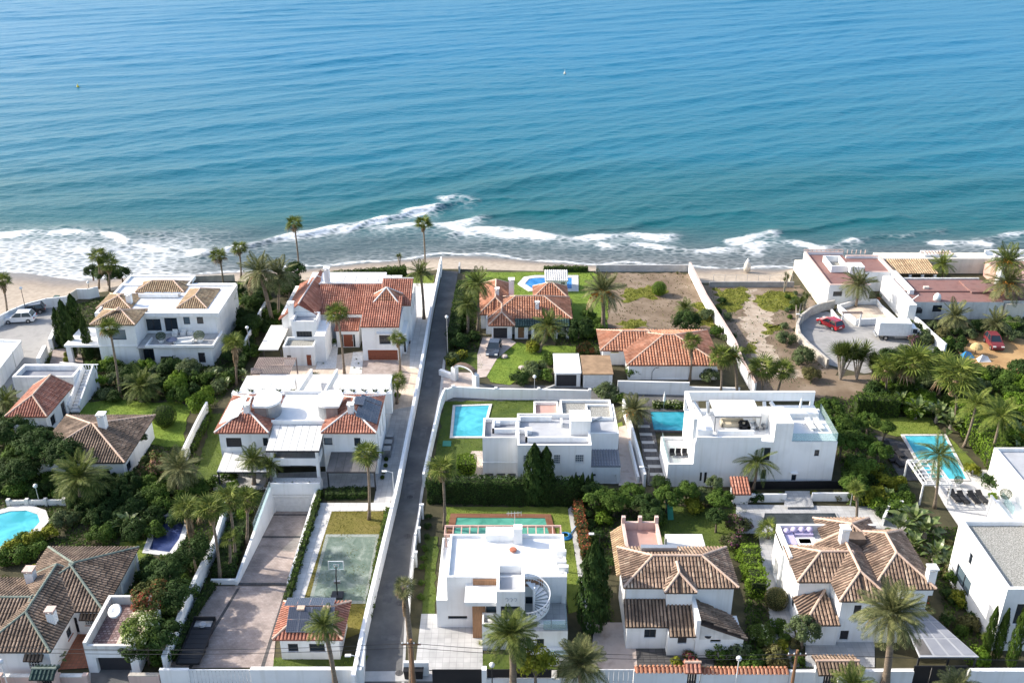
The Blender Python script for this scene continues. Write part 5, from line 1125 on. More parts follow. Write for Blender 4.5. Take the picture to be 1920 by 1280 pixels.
# --- white villa with four tiled hips, upper left
def four_hip_villa():
 h = House('villa', 'white villa with flat roof carrying four brown tiled hips and big terrace', c=(XU(290, 128), 128))
 zr = 6.1
 yf = 125.3; x0, x1 = XU(200, yf, 5), XU(405, yf, 5)
 yb = YV(527, zr)
 h.walls(x0, x1, yf, yb, 0, zr - 0.3, front=window_px(h, yf, [(258, 302, 598, 620, dict(nx=3)), (309, 333, 596, 621, dict(nx=2, k='glass_door')), (344, 356, 594, 608, dict(nx=1, m='glass_blue')), (369, 381, 593, 607, dict(nx=1))]))
 def slab(xa, xb, ya, yb_, z):
  h.put(MB().box(xa, xb, ya, yb_, z - 0.3, z), 'roof_slab', 'white')
  h.parapet(xa, xb, ya, yb_, z + 0.002, z + 0.28, 0.3, deck=None)
 slab(x0 - 1.2, x1 + 0.7, yf - 0.7, YV(536, zr), zr)
 slab(XU(250, 140, zr), XU(372, 140, zr), YV(536, zr) + 0.01, YV(519, zr), zr)
 def hp(u0, u1, v0, v1, rise, axis, z=zr + 0.05):
  ya, yb_ = YV(v0, z), YV(v1, z); sl, ln = hip(XU(u0, ya, z), XU(u1, ya, z), ya, yb_, z, rise, axis); h.roof(sl, ln, 'tile_ochre', 'ridge_pale')
 hp(180, 245, 579, 551, 1.0, 'x'); hp(253, 345, 548, 528, 1.0, 'x'); hp(330, 388, 578, 542, 1.0, 'y')
 ty = 121.2; tx0, tx1 = XU(183, ty, 4), XU(256, ty, 4)
 h.walls(tx0, tx1, ty, 125.6, 0, 6.3, front=window_px(h, ty, [(207, 236, 618, 637, dict(nx=1, m='glass_blue'))]))
 h.box('string_course', 'white', tx0 - 0.06, tx1 + 0.02, ty - 0.1, ty - 0.002, 2.9, 3.05)
 sl, ln = hip(XU(170, ty, 6.4), tx1 + 0.3, ty - 0.4, 126.0, 6.33, 1.2, 'y'); h.roof(sl, ln, 'tile_ochre', 'ridge_pale')
 h.chimney(XU(240, 128, 7.5), 128.2, zr, zr + 1.7, 0.7)
 by = YV(686); bx0, bx1 = XU(290, by, 1.5), XU(398, by, 1.5)
 h.walls(tx1 + 0.01, bx0 - 0.02, by + 1.5, yf - 0.01, 0, 2.85, front=[h.fo(by + 1.5, 262, 290, 650, 676, nx=2)])
 h.walls(bx0, bx1, by, yf - 0.02, 0, 2.85, front=window_px(h, by, [(302, 326, 668, 685.5, dict(nx=2, k='glass_door')), (372, 385, 661, 680, dict(k='door', m='shutter_dark'))]))
 h.put(MB().box(tx1 + 0.012, bx1 + 0.5, by - 0.4, yf - 0.03, 2.852, 3.0), 'terrace_floor', 'paving_grey')
 h.put(MB().box(bx0 - 0.9, bx1 + 0.5, by - 0.4, by - 0.2, 3.002, 3.35).box(bx1 + 0.3, bx1 + 0.5, by - 0.2, yf - 0.03, 3.002, 3.35).box(bx0 - 0.9, bx0 - 0.7, by - 0.2, by + 2.2, 3.002, 3.35), 'terrace_parapet', 'white')
 h.box('entrance_canopy', 'white', XU(122, 122, 2.8), tx0 + 0.1, 121.6, 127.5, 2.6, 2.9)
 for x, y in ((XU(128, 122, 1), 121.8), (XU(135, 122, 1), 126.6)): h.box('canopy_pillar', 'white', x, x + 0.7, y, y + 0.5, 0, 2.598)
 q = MB().box(XU(262, 131, 6.5), XU(336, 131, 6.5), 130.4, 130.7, zr + 0.1, zr + 0.65); h.put(q, 'roof_upstand', 'white')
 for k in range(4): h.box('roof_unit', 'steel', XU(270, 131, 6.5) + k * 1.35, XU(270, 131, 6.5) + 1.1 + k * 1.35, 130.9, 131.5, zr + 0.01, zr + 0.5)
 return h
four_hip_villa()
# --- terracotta bungalow with garage gable
def bungalow():
 h = House('bungalow', 'low terracotta roofed bungalow with green tiled porch and garage', c=(XU(990, 134), 134))
 ym, ze = 131.3, 2.5
 x0, x1 = XU(906, ym, 2), XU(1070, ym, 2)
 h.walls(x0 + 0.4, x1 - 0.4, ym, 138.5, 0, ze, front=[dict(a0=XU(1000 + i * 20, ym, 1), a1=XU(1012 + i * 20, ym, 1), b0=0.3, b1=2.1, nx=2) for i in range(3)])
 sl, ln = hip(XU(915, ym, 2.6), x1 + 0.2, ym - 0.2, 139.2, ze + 0.03, 1.9, 'x'); h.roof(sl, ln, 'tile_terracotta', 'ridge_pale', w=0.32)
 sl, ln = hip(XU(898, 135, 2.6), XU(960, 135, 2.6), 132.6, 144.5, ze + 0.06, 1.7, 'y'); h.roof(sl, ln, 'tile_terracotta', 'ridge_pale', w=0.32)
 h.walls(XU(902, 135, 2), XU(955, 135, 2), 133.2, 143.8, 0, ze + 0.03)
 sl, ln = hip(XU(1000, 140, 2.6), x1, 138.9, 143.5, ze + 0.04, 1.5, 'x'); h.roof(sl, ln, 'tile_terracotta', 'ridge_pale', w=0.32); h.walls(XU(1004, 140, 2), x1 - 0.3, 139.3, 143, 0, ze)
 gy = YV(635); gx0, gx1 = XU(922, gy, 1.3), XU(960, gy, 1.3)
 h.walls(gx0, gx1, gy, ym + 1, 0, 2.25, front=[h.fo(gy, 925, 951, 614.5, 634.5, k='garage_door', m='shutter_dark', n=5)])
 sl, ln = hip(gx0 - 0.5, gx1 + 0.4, gy - 0.4, ym + 3.4, 2.3, 1.25, 'y', 1, 0); h.roof(sl, ln, 'tile_terracotta', 'ridge_pale', w=0.32)
 px0, px1 = gx1 + 0.42, XU(1068, gy, 1.5)
 h.roof([[V3(px0, gy - 0.35, 2.15), V3(px1, gy - 0.35, 2.15), V3(px1, ym - 0.25, 2.6), V3(px0, ym - 0.25, 2.6)]], [], 'tile_green', w=0.32)
 h.walls(px0, px0 + 1.9, gy, gy + 0.35, 0, 2.08, front=[dict(a0=px0 + 0.45, a1=px0 + 1.35, b0=0.02, b1=1.85, k='door', m='wood_brown', d=0.25)])
 for k in range(4):
  x = px0 + 2.4 + k * (px1 - px0 - 2.9) / 3; h.box('porch_column', 'white', x, x + 0.42, gy, gy + 0.4, 0, 2.08)
 h.chimney(XU(959, 139, 4.8), 139.2, 3.0, 5.6, 0.8); h.chimney(XU(932, 136.5, 4.2), 136.5, 3.2, 5.2, 0.6); h.chimney(XU(1007, 133.2, 3.6), 133.0, 2.8, 4.5, 0.55)
bungalow()
def pool_hut():
 y0 = YV(546); x0, x1 = XU(1024, y0, 1), XU(1063, y0, 1)
 h = House('pool_hut', 'little white pool hut with pale tiled roof beside blue pool', 'hut', c=((x0 + x1) / 2, y0 + 1.6))
 h.walls(x0, x1, y0, y0 + 3, 0, 1.9, front=[dict(a0=x0 + 0.3, a1=x0 + 1.0, b0=0.6, b1=1.6, nx=2, fm='frame_white'), dict(a0=x1 - 1.0, a1=x1 - 0.3, b0=0.6, b1=1.6, nx=2, fm='frame_white')])
 h.roof([[V3(x0 - 0.2, y0 - 0.3, 1.92), V3(x1 + 0.2, y0 - 0.3, 1.92), V3(x1 + 0.2, y0 + 3.0, 2.5), V3(x0 - 0.2, y0 + 3.0, 2.5)]], [], 'awning', w=0.3)
pool_hut()
# --- long terracotta house
def long_house():
 h = House('house', 'long low house with orange hipped tile roof beside vacant lot', c=(XU(1250, 121), 121))
 y0, ze = 117.0, 2.35
 x0, x1 = XU(1178, y0, 1), XU(1345, y0, 1)
 h.walls(x0, x1, y0, 127.2, 0, ze, front=[h.fo(y0, 1232, 1290, 690, 710, k='niche', d=0.12)])
 sl, ln = hip(x0 - 0.3, x1 + 0.35, y0 - 0.4, 127.6, ze + 0.03, 1.85, 'x'); h.roof(sl, ln, 'tile_terracotta', 'ridge_pale', w=0.34)
 lx0 = XU(1129, 121.5, 2); h.walls(lx0 + 0.1, x0 - 0.01, 121.4, 127.0, 0, ze, front=[h.fo(121.4, 1146, 1160, 650, 660, nx=2, sill=1, sm='yellow')])
 sl, ln = hip(lx0 - 0.3, x0 + 3.5, 121.0, 127.65, ze + 0.05, 1.35, 'x', 1, 0); h.roof(sl, ln, 'tile_terracotta', 'ridge_pale', w=0.34)
 q = MB(); gx = XU(1222, y0, 1)
 q.tube([(gx, y0 - 0.25, 0.1), (gx, y0 - 0.25, 1.3), (gx + 0.3, y0 - 0.25, 1.8), (gx + 0.9, y0 - 0.25, 2.0)], 0.035, 6); h.put(q, 'iron_bracket', 'black')
long_house()
def shed(u0, u1, vb, vt, roofm, label, door, z=2.1):
 y0 = YV(vb); x0, x1 = XU(u0, y0, 1), XU(u1, y0, 1); y1 = YV(vt, z)
 h = House('garage', label, 'garage', c=((x0 + x1) / 2, (y0 + y1) / 2))
 h.walls(x0, x1, y0, y1, 0, z - 0.1, front=[dict(a0=x0 + 0.15, a1=x1 - 0.5, b0=0.02, b1=z - 0.3, k='garage_door', m=door, n=1 if door == 'shutter_dark' else 6)])
 h.put(MB().box(x0 - 0.12, x1 + 0.1, y0 - 0.15, y1, z - 0.098, z + 0.05), 'roof', roofm)
shed(1041, 1088, 725, 663, 'deck_white', 'white garage with pale flat roof and dark door', 'shutter_dark')
shed(1094, 1148, 727, 666, 'tile_ochre', 'white garage with beige ribbed roof and white door', 'frame_white')
# --- brown tiled house, bottom right of centre
def brown_house():
 h = House('house', 'brown tiled house with pink roof terrace and two lean-to roofs', c=(XU(1275, 70), 70))
 y0, ze = 68.4, 5.45
 x0, x1 = XU(1175, y0, 5), XU(1376, y0, 5)
 h.walls(x0, x1, y0, 73.3, 0, ze)
 sl, ln = hip(XU(1168, y0, 5.5), XU(1384, y0, 5.5), y0 - 0.35, YV(1026, ze), ze + 0.03, 1.25, 'x'); h.roof(sl, ln, 'tile_brown', 'ridge_pale', w=0.23)
 dx0, dx1 = XU(1252, 67.6, 5.4), XU(1300, 67.6, 5.4); h.walls(dx0, dx1, 67.75, y0 - 0.01, 3.6, ze, front=[h.fo(67.75, 1263, 1270, 1108.5, 1112.5, nx=1, fm='frame_white'), h.fo(67.75, 1280, 1287, 1108.5, 1112.5, nx=1, fm='frame_white')])
 sl, ln = hip(dx0 - 0.3, dx1 + 0.3, 67.4, 70.3, ze + 0.05, 1.0, 'y', 1, 0); h.roof(sl, ln, 'tile_brown', 'ridge_pale', w=0.23)
 yl = 66.0; a0, a1, a2 = XU(1190, yl, 2), XU(1251, yl, 2), XU(1302, yl, 2)
 h.walls(XU(1172, y0, 3), a1, yl + 0.5, y0 - 0.01, 0, 2.75, front=[h.fo(yl + .5, 1208, 1230, 1179, 1195, nx=2, m='glass')])
 h.walls(a1 + 0.01, a2, yl - 0.4, y0 - 0.01, 0, 2.6, front=[h.fo(yl - .4, 1271, 1288, 1188, 1206, k='door', m='shutter_dark')])
 ex0 = XU(1169, 68, 3.5);
 h.roof([[V3(ex0, yl + 0.1, 2.85), V3(a1 + 0.05, yl + 0.1, 2.85), V3(a1 + 0.05, y0 - 0.02, 4.0), V3(ex0, y0 - 0.02, 4.0)]], [], 'tile_old', w=0.23)
 h.roof([[V3(a1 + 0.06, yl - 0.8, 2.6), V3(a2 + 0.02, yl - 0.8, 2.6), V3(a2 + 0.02, y0 - 0.02, 4.15), V3(a1 + 0.06, y0 - 0.02, 4.15)]], [], 'tile_old', w=0.23)
 bx1 = XU(1396, 66.5, 2.2); yf = 65.4
 h.walls(a2 + 0.02, bx1 - 0.3, yf, y0 - 0.01, 0, 2.1, front=[h.fo(yf, 1332, 1352, 1193, 1204, nx=1, grille='frame_dark')])
 h.put(MB().add([(a2 + 0.02, yf, 2.1), (bx1 - 0.3, yf, 2.1), (a2 + 0.02, yf, 3.85), (a2 + 0.02, y0 - .01, 3.85), (a2 + 0.02, y0 - .01, 2.1)], [(0, 1, 2), (0, 2, 3, 4)]), 'gable', 'old_white')
 h.put(MB().lathe([(0.28, 0), (0.28, 0.03)], 14), 'wall_plaque', 'black').location = (XU(1327, yf, 2.4) - h.c.x, yf - 0.02 - h.c.y, 2.45)
 h.root.children[-1].rotation_euler = (R(90), 0, 0)
 h.roof([[V3(bx1, yf - 0.1, 2.15), V3(bx1 - 0.9, y0 + 0.4, 2.15), V3(a2 + 0.05, y0 + 0.4, 4.0), V3(a2 + 0.05, yf - 0.1, 4.0)]], [], 'tile_old', w=0.23)
 h.box('party_wall', 'white', a2 - 0.1, a2 + 0.25, yf - 0.2, y0 - 0.02, 2.0, 4.35)
 sk = P(1334, 1122, 3.6); h.put(MB().box(sk.x - 0.4, sk.x + 0.4, sk.y - 0.3, sk.y + 0.3, 3.2, 3.55), 'skylight', 'galvanised')
 zt = 4.4; ty0, ty1 = 73.35, YV(990, zt); tx0, tx1 = XU(1171, 75, zt), XU(1240, 75, zt)
 h.walls(tx0, tx1, ty0, ty1, 0, zt, mat='old_white'); h.put(MB().box(tx0, tx1, ty0, ty1, zt + 0.001, zt + 0.05), 'terrace_floor', 'deck_pink')
 h.put(MB().box(tx0, tx0 + 0.25, ty0, ty1, zt + 0.05, zt + 0.85).box(tx1 - 0.25, tx1, ty0, ty1, zt + 0.05, zt + 0.85).box(tx0 + 0.25, tx1 - 0.25, ty1 - 0.25, ty1, zt + 0.05, zt + 0.85), 'terrace_parapet', 'rose')
 for x in (tx0 - 0.03, (tx0 + tx1) / 2 - 0.17, tx1 - 0.32): h.box('terrace_pillar', 'rose', x, x + 0.35, ty1 - 0.33, ty1 + 0.03, zt + 0.05, zt + 1.5)
 sl = [[V3(tx0 - 1.0, 71.5, ze - 1.5), V3(tx0 - 0.02, 71.5, ze - 0.7), V3(tx0 - 0.02, ty1, ze - 0.7), V3(tx0 - 1.0, ty1, ze - 1.5)]]
 h.roof(sl, [], 'tile_ochre', w=0.23)
 cx0, cx1 = XU(1258, 75, 3), XU(1330, 75, 3); q0, q1 = YV(1024, 3), YV(1001, 3)
 h.put(MB().box(cx0, cx1, q0, q1, 2.9, 3.02), 'terrace_canopy', 'awning')
 for x, y in ((cx0, q1 - .1), (cx1 - .1, q1 - .1), (cx0, q0), (cx1 - .1, q0)): h.box('canopy_post', 'frame_white', x, x + 0.1, y, y + 0.1, 0, 2.898)
 sxx, syy = XU(1248, 75.3, 3.5), 75.4
 for i in range(12):
  a = R(30 * i); h.put(MB().prism([(sxx, syy), (sxx + 0.9 * math.cos(a), syy + 0.9 * math.sin(a)), (sxx + 0.9 * math.cos(a + 0.5), syy + 0.9 * math.sin(a + 0.5))], 0.4 + i * 0.33, 0.46 + i * 0.33), 'stair_tread', 'galvanised')
 h.put(MB().tube([(sxx, syy, 0), (sxx, syy, 5.2)], 0.06, 8), 'stair_post', 'galvanised')
 h.put(MB().box(XU(1201, 72.2, 6), XU(1268, 72.2, 6), 72.0, 72.5, ze + 0.95, ze + 1.3), 'roof_gutter', 'galvanised')
brown_house()
# --- big brown tiled villa, bottom right
def brown_villa():
 h = House('villa', 'large white villa with many brown hipped roofs and lilac sofa terrace', c=(31, 72))
 ze = 4.9; xl, xr = 25.6, 37.0
 yf = 67.3
 fx0, fx1 = XU(1572, yf, 2.5), XU(1690, yf, 2.5)
 h.walls(fx0, fx1, yf, 72, 0, ze, front=[h.fo(yf, 1601, 1615, 1134, 1151, k='shutter', m='shutter_dark', n=6), h.fo(yf, 1575, 1591, 1181.5, 1199, k='shutter', m='shutter_dark', n=6)])
 h.walls(fx1 + 0.01, xr - 0.2, 68.9, 76.3, 0, ze, front=[h.fo(68.9, 1702, 1714, 1112, 1120, nx=1)])
 h.walls(xl, fx0 - 0.01, 69.9, 76.0, 0, ze, left=[dict(a0=70.4, a1=71.2, b0=1.0, b1=2.1, nx=1)])
 lx0, lx1 = XU(1500, 68, 2.8), fx0 - 0.02
 h.walls(lx0 + 0.2, lx1, 66.9, 69.88, 0, 2.55)
 h.roof([[V3(lx0, 66.6, 2.6), V3(lx1 + 0.02, 66.6, 2.6), V3(lx1 - 0.6, 69.85, 3.75)], [V3(lx0, 66.6, 2.6), V3(lx1 - 0.6, 69.85, 3.75), V3(lx0 - 0.2, 69.85, 2.95)]], [(V3(lx0, 66.6, 2.6), V3(lx1 - 0.6, 69.85, 3.75))], 'tile_brown', 'ridge_pale', w=0.23)
 sl, ln = hip(xl - 0.3, fx0 + 2.2, 69.5, 74.7, ze + 0.03, 1.3, 'x', 1, 0); h.roof(sl, ln, 'tile_brown', 'ridge_pale', w=0.23)
 sl, ln = hip(fx0 - 0.35, XU(1672, yf, 5), yf - 0.35, 74.9, ze + 0.05, 1.35, 'y', 1, 0); h.roof(sl, ln, 'tile_brown', 'ridge_pale', w=0.23)
 sl, ln = hip(XU(1612, 72, 5), xr + 0.2, 68.5, 77.0, ze + 0.07, 1.75, 'y'); h.roof(sl, ln, 'tile_brown', 'ridge_pale', w=0.23)
 sl, ln = hip(XU(1535, 77, 5), XU(1642, 77, 5), 73.5, 79.0, ze + 0.04, 1.3, 'x'); h.roof(sl, ln, 'tile_brown', 'ridge_pale', w=0.23)
 h.walls(XU(1540, 77, 4), XU(1638, 77, 4), 74.8, 78.6, 0, ze)
 p = P(1607, 1000, 6.5); h.put(MB().box(p.x - 0.9, p.x + 0.7, p.y - 0.6, p.y + 0.6, 5.3, 6.3), 'roof_dormer', 'tile_old')
 ty0, ty1, zt = 72.5, 77.6, 4.9
 tx1 = XU(1556, 77, 5); h.walls(xl - 0.25, tx1, 74.75, ty1, 0, 4.5, left=[dict(a0=75.2, a1=76.6, b0=0.1, b1=2.2, k='niche', d=0.5)])
 h.put(MB().box(xl - 0.24, tx1, 74.75, ty1, 4.501, 4.56), 'terrace_floor', 'paving_pale')
 h.put(MB().box(xl - 0.25, xl, 72.6, ty1, 4.2, 5.3).box(xl, tx1 + 4.5, ty1 - 0.25, ty1, 4.565, 5.3), 'terrace_parapet', 'white')
 for (a, b, c, d, z0, z1) in ((0.25, 1.1, 74.9, 77.0, 4.57, 4.95), (1.2, 3.0, 76.4, 77.2, 4.57, 4.95), (1.4, 2.5, 75.1, 75.8, 4.57, 4.9)): h.put(MB().box(xl + a, xl + b, c, d, z0, z1), 'terrace_sofa', 'fabric_lilac')
 for k in range(4): h.put(MB().lathe([(0.25, 4.96), (0.33, 5.1), (0.25, 5.3), (0.05, 5.35)], 10, (xl + 0.5 + k * 0.75, 76.9 - 0.2 * (k == 0))), 'cushion', 'fabric_lilac', smooth=True)
 h.chimney(XU(1581, 73.8, 6.5), 73.7, ze + 0.8, ze + 2.9, 0.7); h.chimney(XU(1743, 69.2, 5), 69.3, ze - 1.0, ze + 1.9, 0.7)
 h.put(MB().box(lx1 - 0.1, lx1 + 0.5, 69.3, 69.9, 3.3, 4.4), 'wall_pier', 'white')
 cx0, cx1 = XU(1700, 66, 2.4), XU(1826, 64, 2.4)
 q = [(cx0, 63.0), (cx1, 63.0), (cx1 - 2.6, 69.5), (cx0 + 0.3, 69.5)]
 h.put(MB().prism(q, 2.3, 2.42), 'carport_roof', 'deck_grey')
 for i in range(4):
  t0, t1 = i / 4, (i + 1) / 4
  f = lambda t, e: ((q[0][0] + (q[1][0] - q[0][0]) * t) * (1 - e) + (q[3][0] + (q[2][0] - q[3][0]) * t) * e, 63.0 + 6.5 * e)
  for e0, e1 in ((0.03, 0.32), (0.34, 0.64), (0.66, 0.97)):
   pts = [f(t0 + 0.02, e0), f(t1 - 0.02, e0), f(t1 - 0.02, e1), f(t0 + 0.02, e1)]
   h.put(MB().add([(a, b, 2.45) for a, b in pts], [(0, 1, 2, 3)]), 'carport_panel', 'roof_panel_dark' if (i + int(e0 * 3)) % 5 == 0 else 'deck_bluegrey')
 for x, y in ((cx0, 63.1), (cx1 - 0.2, 63.1), ((cx0 + cx1) / 2, 63.1), (cx1 - 2.8, 69.2)): h.box('carport_post', 'frame_dark', x, x + 0.14, y, y + 0.14, 0, 2.298)
brown_villa()
# --- white block with gravel roof, right edge
def gravel_block():
 h = House('apartment_house', 'white block with gravel flat roof at the right edge', c=(46, 71))
 y0, zt = 66.3, 6.8; x0 = XU(1858, y0, 0)
 h.flat(x0, x0 + 6.5, y0, 76.2, 0, zt, par=0.45, t=0.35, deck='gravel', front=[dict(a0=x0 + 1.2, a1=x0 + 3.2, b0=3.0, b1=5.2, nx=2, ny=1, sill=1), dict(a0=x0 + 4.0, a1=x0 + 5.6, b0=0.6, b1=2.4, nx=2)],
  left=[dict(a0=72.6, a1=73.2, b0=4.2, b1=5.4, nx=1), dict(a0=71.8, a1=74.8, b0=1.2, b1=2.9, nx=2, m='glass_blue')])
 h.flat(x0 + 6.52, x0 + 12, y0 + 1, 76.2, 0, zt + 0.3, par=0.5, t=0.3, deck='gravel')
 h.box('light', 'frame_dark', x0 + 0.5, x0 + 0.65, y0 - 0.12, y0 - 0.003, 4.6, 4.8)
gravel_block()
def edge_villa():
 h = House('villa', 'white villa with planter terrace at right edge above the sunbeds', c=(54, 86))
 x0 = 52.9
 h.flat(x0, x0 + 8, 79.5, 92.5, 0, 4.6, par=0.4, t=0.25, deck='deck_grey')
 ya, xa = 81.5, 50.3
 h.box('terrace', 'white', xa, x0 - 0.01, ya, 86.5, 0, 1.9)
 h.put(MB().box(xa, xa + 0.2, ya, 86.5, 1.902, 2.5).box(xa + 0.2, x0 - .01, ya, ya + 0.2, 1.902, 2.5), 'terrace_parapet', 'white')
 rail(h, [(xa + 1.2, ya + 2.2), (xa + 1.2, 86.5)], 1.9, 1.0)
edge_villa()
# --- old house, bottom left
def old_house():
 h = House('house', 'old white house with long brown tiled roofs and green ridge tiles', c=(-40, 70))
 ze = 2.95
 h.walls(-44.0, -36.4, 68.3, 76.6, 0, ze, front=[h.fo(68.3, 133, 147, 1157, 1187, k='door', m='shutter_dark', d=0.25), h.fo(68.3, 160, 178, 1163, 1171, nx=1, grille='frame_white', sill=1, sm='pot')])
 sl, ln = hip(-44.6, -35.9, 67.9, 77.0, ze + 0.03, 1.6, 'x'); h.roof(sl, ln, 'tile_old', 'ridge_green', w=0.23)
 h.walls(-44.2, -38.9, 63.3, 68.28, 0, ze, front=[h.fo(63.3, 55, 76, 1238, 1252, nx=1, grille='frame_white')], right=[dict(a0=66.6, a1=67.5, b0=0.9, b1=1.9, nx=1, sill=1, sm='pot')])
 sl, ln = hip(-44.7, -38.5, 62.9, 72.4, ze + 0.06, 1.55, 'y', 1, 0); h.roof(sl, ln, 'tile_old', 'ridge_green', w=0.23)
 h.walls(-52, -44.25, 64, 72, 0, ze); sl, ln = hip(-53, -42.0, 63.6, 72.4, ze + 0.02, 1.5, 'x', 1, 0); h.roof(sl, ln, 'tile_old', 'ridge_green', w=0.23)
 p = P(55, 1098, 3.5); h.chimney(p.x, p.y + 0.6, 2.9, 5.0, 0.75, capm='rose'); p = P(95, 1172, 3.5); h.chimney(p.x, p.y + 0.5, 3.0, 4.9, 0.65, capm='rose')
 for y in (72.0, 76.2): h.box('veranda_post', 'white', -36.2, -35.95, y, y + 0.25, 0, ze)
 for u, v, y in ((168, 1157, 68.3), (65, 1232, 63.3)):
  p = XU(u, y, 2.2); h.roof([[V3(p - 0.8, y - 0.5, 2.15), V3(p + 0.8, y - 0.5, 2.15), V3(p + 0.8, y - 0.01, 2.45), V3(p - 0.8, y - 0.01, 2.45)]], [], 'tile_old', w=0.2)
 zt = 2.5; gx0, gx1 = XU(166, 64.5, zt), XU(262, 64.5, zt); gy0, gy1 = 63.6, 69.6
 h.walls(gx0, gx1, gy0, gy1, 0, zt, front=[dict(a0=gx0 + 0.8, a1=gx1 - 0.7, b0=0.02, b1=1.75, k='garage_door', m='shutter_dark', n=1, d=0.4)])
 h.put(MB().box(gx0, gx1, gy0, gy1, zt + 0.001, zt + 0.04), 'terrace_floor', 'paving_purple')
 h.put(MB().box(gx0, gx0 + 0.3, gy0, gy1, zt + 0.04, zt + 0.9).box(gx0 + 0.3, gx1, gy0, gy0 + 0.25, zt + 0.04, zt + 0.55).box(gx0 + 0.3, gx1, gy1 - 0.25, gy1, zt + 0.04, zt + 0.9), 'terrace_parapet', 'old_white')
 h.put(MB().box(gx0 + 2.4, gx1 - 0.1, gy0 + 0.26, gy1 - 1.0, zt + 0.041, zt + 0.07), 'terrace_floor', 'paving_sand')
 cx0, cx1 = XU(60, 61.6, 2), XU(106, 61.6, 2)
 h.roof([[V3(cx0, 60.9, 1.95), V3(cx1, 60.9, 1.95), V3(cx1, 61.7, 2.35), V3(cx0, 61.7, 2.35)], [V3(cx0, 61.7, 2.35), V3(cx1, 61.7, 2.35), V3(cx1, 62.4, 2.0), V3(cx0, 62.4, 2.0)]], [(V3(cx0, 61.7, 2.35), V3(cx1, 61.7, 2.35))], 'tile_green', 'ridge_green', w=0.23)
 for x in (cx0 + 0.1, cx1 - 0.4): h.box('gate_pier', 'rose', x, x + 0.3, 61.3, 62.0, 0, 1.95)
old_house()
# --- the two tiled cottages and white block, middle left
def cottage(label, x0, x1, y0, y1, ze, rise, axis, mat, chim=None, right=(), front=(), e=(1, 1)):
 h = House('cottage', label, 'house', c=((x0 + x1) / 2, (y0 + y1) / 2))
 h.walls(x0 + 0.4, x1 - 0.4, y0 + 0.4, y1 - 0.4, 0, ze, right=right, front=front)
 sl, ln = hip(x0, x1, y0, y1, ze + 0.03, rise, axis, *e); h.roof(sl, ln, mat, 'ridge_pale', w=0.25)
 if chim: h.chimney(*chim)
 return h
cottage('small white cottage with reddish hipped roof beside white block', -60.4, -55.4, 102.0, 109.8, 2.95, 1.5, 'y', 'tile_red', right=[dict(a0=103.4, a1=104.6, b0=0.7, b1=2.0, nx=2), dict(a0=106.5, a1=107.6, b0=0.02, b1=2.1, k='door', m='shutter_dark')], e=(1, 0))
c2 = cottage('white cottage with wide brown hipped roof on the green lawn', -53.2, -42.6, 92.0, 102.4, 2.9, 1.9, 'x', 'tile_old', chim=(-46.6, 97.2, 3.6, 6.2, 0.8), right=[dict(a0=93.2, a1=94.4, b0=0.8, b1=1.9, nx=1)], front=[dict(a0=-45.6, a1=-44.6, b0=0.6, b1=1.7, nx=1)])
def white_block():
 h = House('outbuilding', 'white flat roofed block with balustrade and outside stair', 'building', c=(-58, 113))
 y0, zt = 111.2, 3.5; x0, x1 = XU(27, y0, 2), XU(141, y0, 2); yb = 114.6
 h.flat(x0, x1, y0, yb, 0, zt, par=0.7, t=0.3, deck='deck_bluegrey', mat='white_b')
 for i in range(26):
  x = x0 + 0.4 + (x1 - x0 + 1.2) * i / 25; h.put(MB().box(x, x + 0.09, yb + 0.02, yb + 0.11, zt - 0.65, zt - 0.08), 'baluster', 'white')
 h.put(MB().box(x0, x1 + 1.9, yb + 0.0, yb + 0.14, zt - 0.08, zt + 0.02), 'balustrade_rail', 'white')
 n = 12; sx0, sx1 = x1 + 0.25, x1 + 1.4
 for i in range(n): h.put(MB().box(sx0, sx1, 108.2 + i * 0.5, 108.7 + i * 0.5, 0, 0.22 + i * 0.215), 'stair_step', 'white')
 for x in (x1 + 0.02, sx1): h.put(MB().bar((x + 0.1, 108.2, 0.7), (x + 0.1, 114.2, 3.3), 0.2, 1.0), 'stair_side_wall', 'white')
 h.walls(x1 + 0.02, x1 + 1.6, 114.25, yb, 0, zt - 0.7)
 for x in (x1 - 2.2, x1 - 0.9): h.put(MB().bar((x, 110.4, 2.6), (x, 109.0, 0.0), 0.22, 0.22), 'porch_post', 'white')
white_block()
def edge_roof():
 q = [P(-120, 632, 2.6), P(38, 638, 2.6), P(-4, 692, 2.6), P(-160, 760, 2.6)]
 c = sum(q, Vector()) / 4
 t = thing('walled_yard', 'white boundary building with flat top at left edge beside street', 'building', (c.x, c.y, 0))
 pl = [(p.x - c.x, p.y - c.y) for p in q]
 MB().prism(pl, 0, 2.3).build('wall', 'white', t)
 cc = (0, 0); inn = [(a * 0.955, b * 0.955) for a, b in pl]
 m = MB()
 for i in range(4): m.bar((*pl[i], 2.45), (*pl[(i + 1) % 4], 2.45), 0.3, 0.3)
 m.build('parapet', 'white', t); MB().prism(inn, 2.301, 2.34).build('roof_deck', 'deck_white', t)
edge_roof()
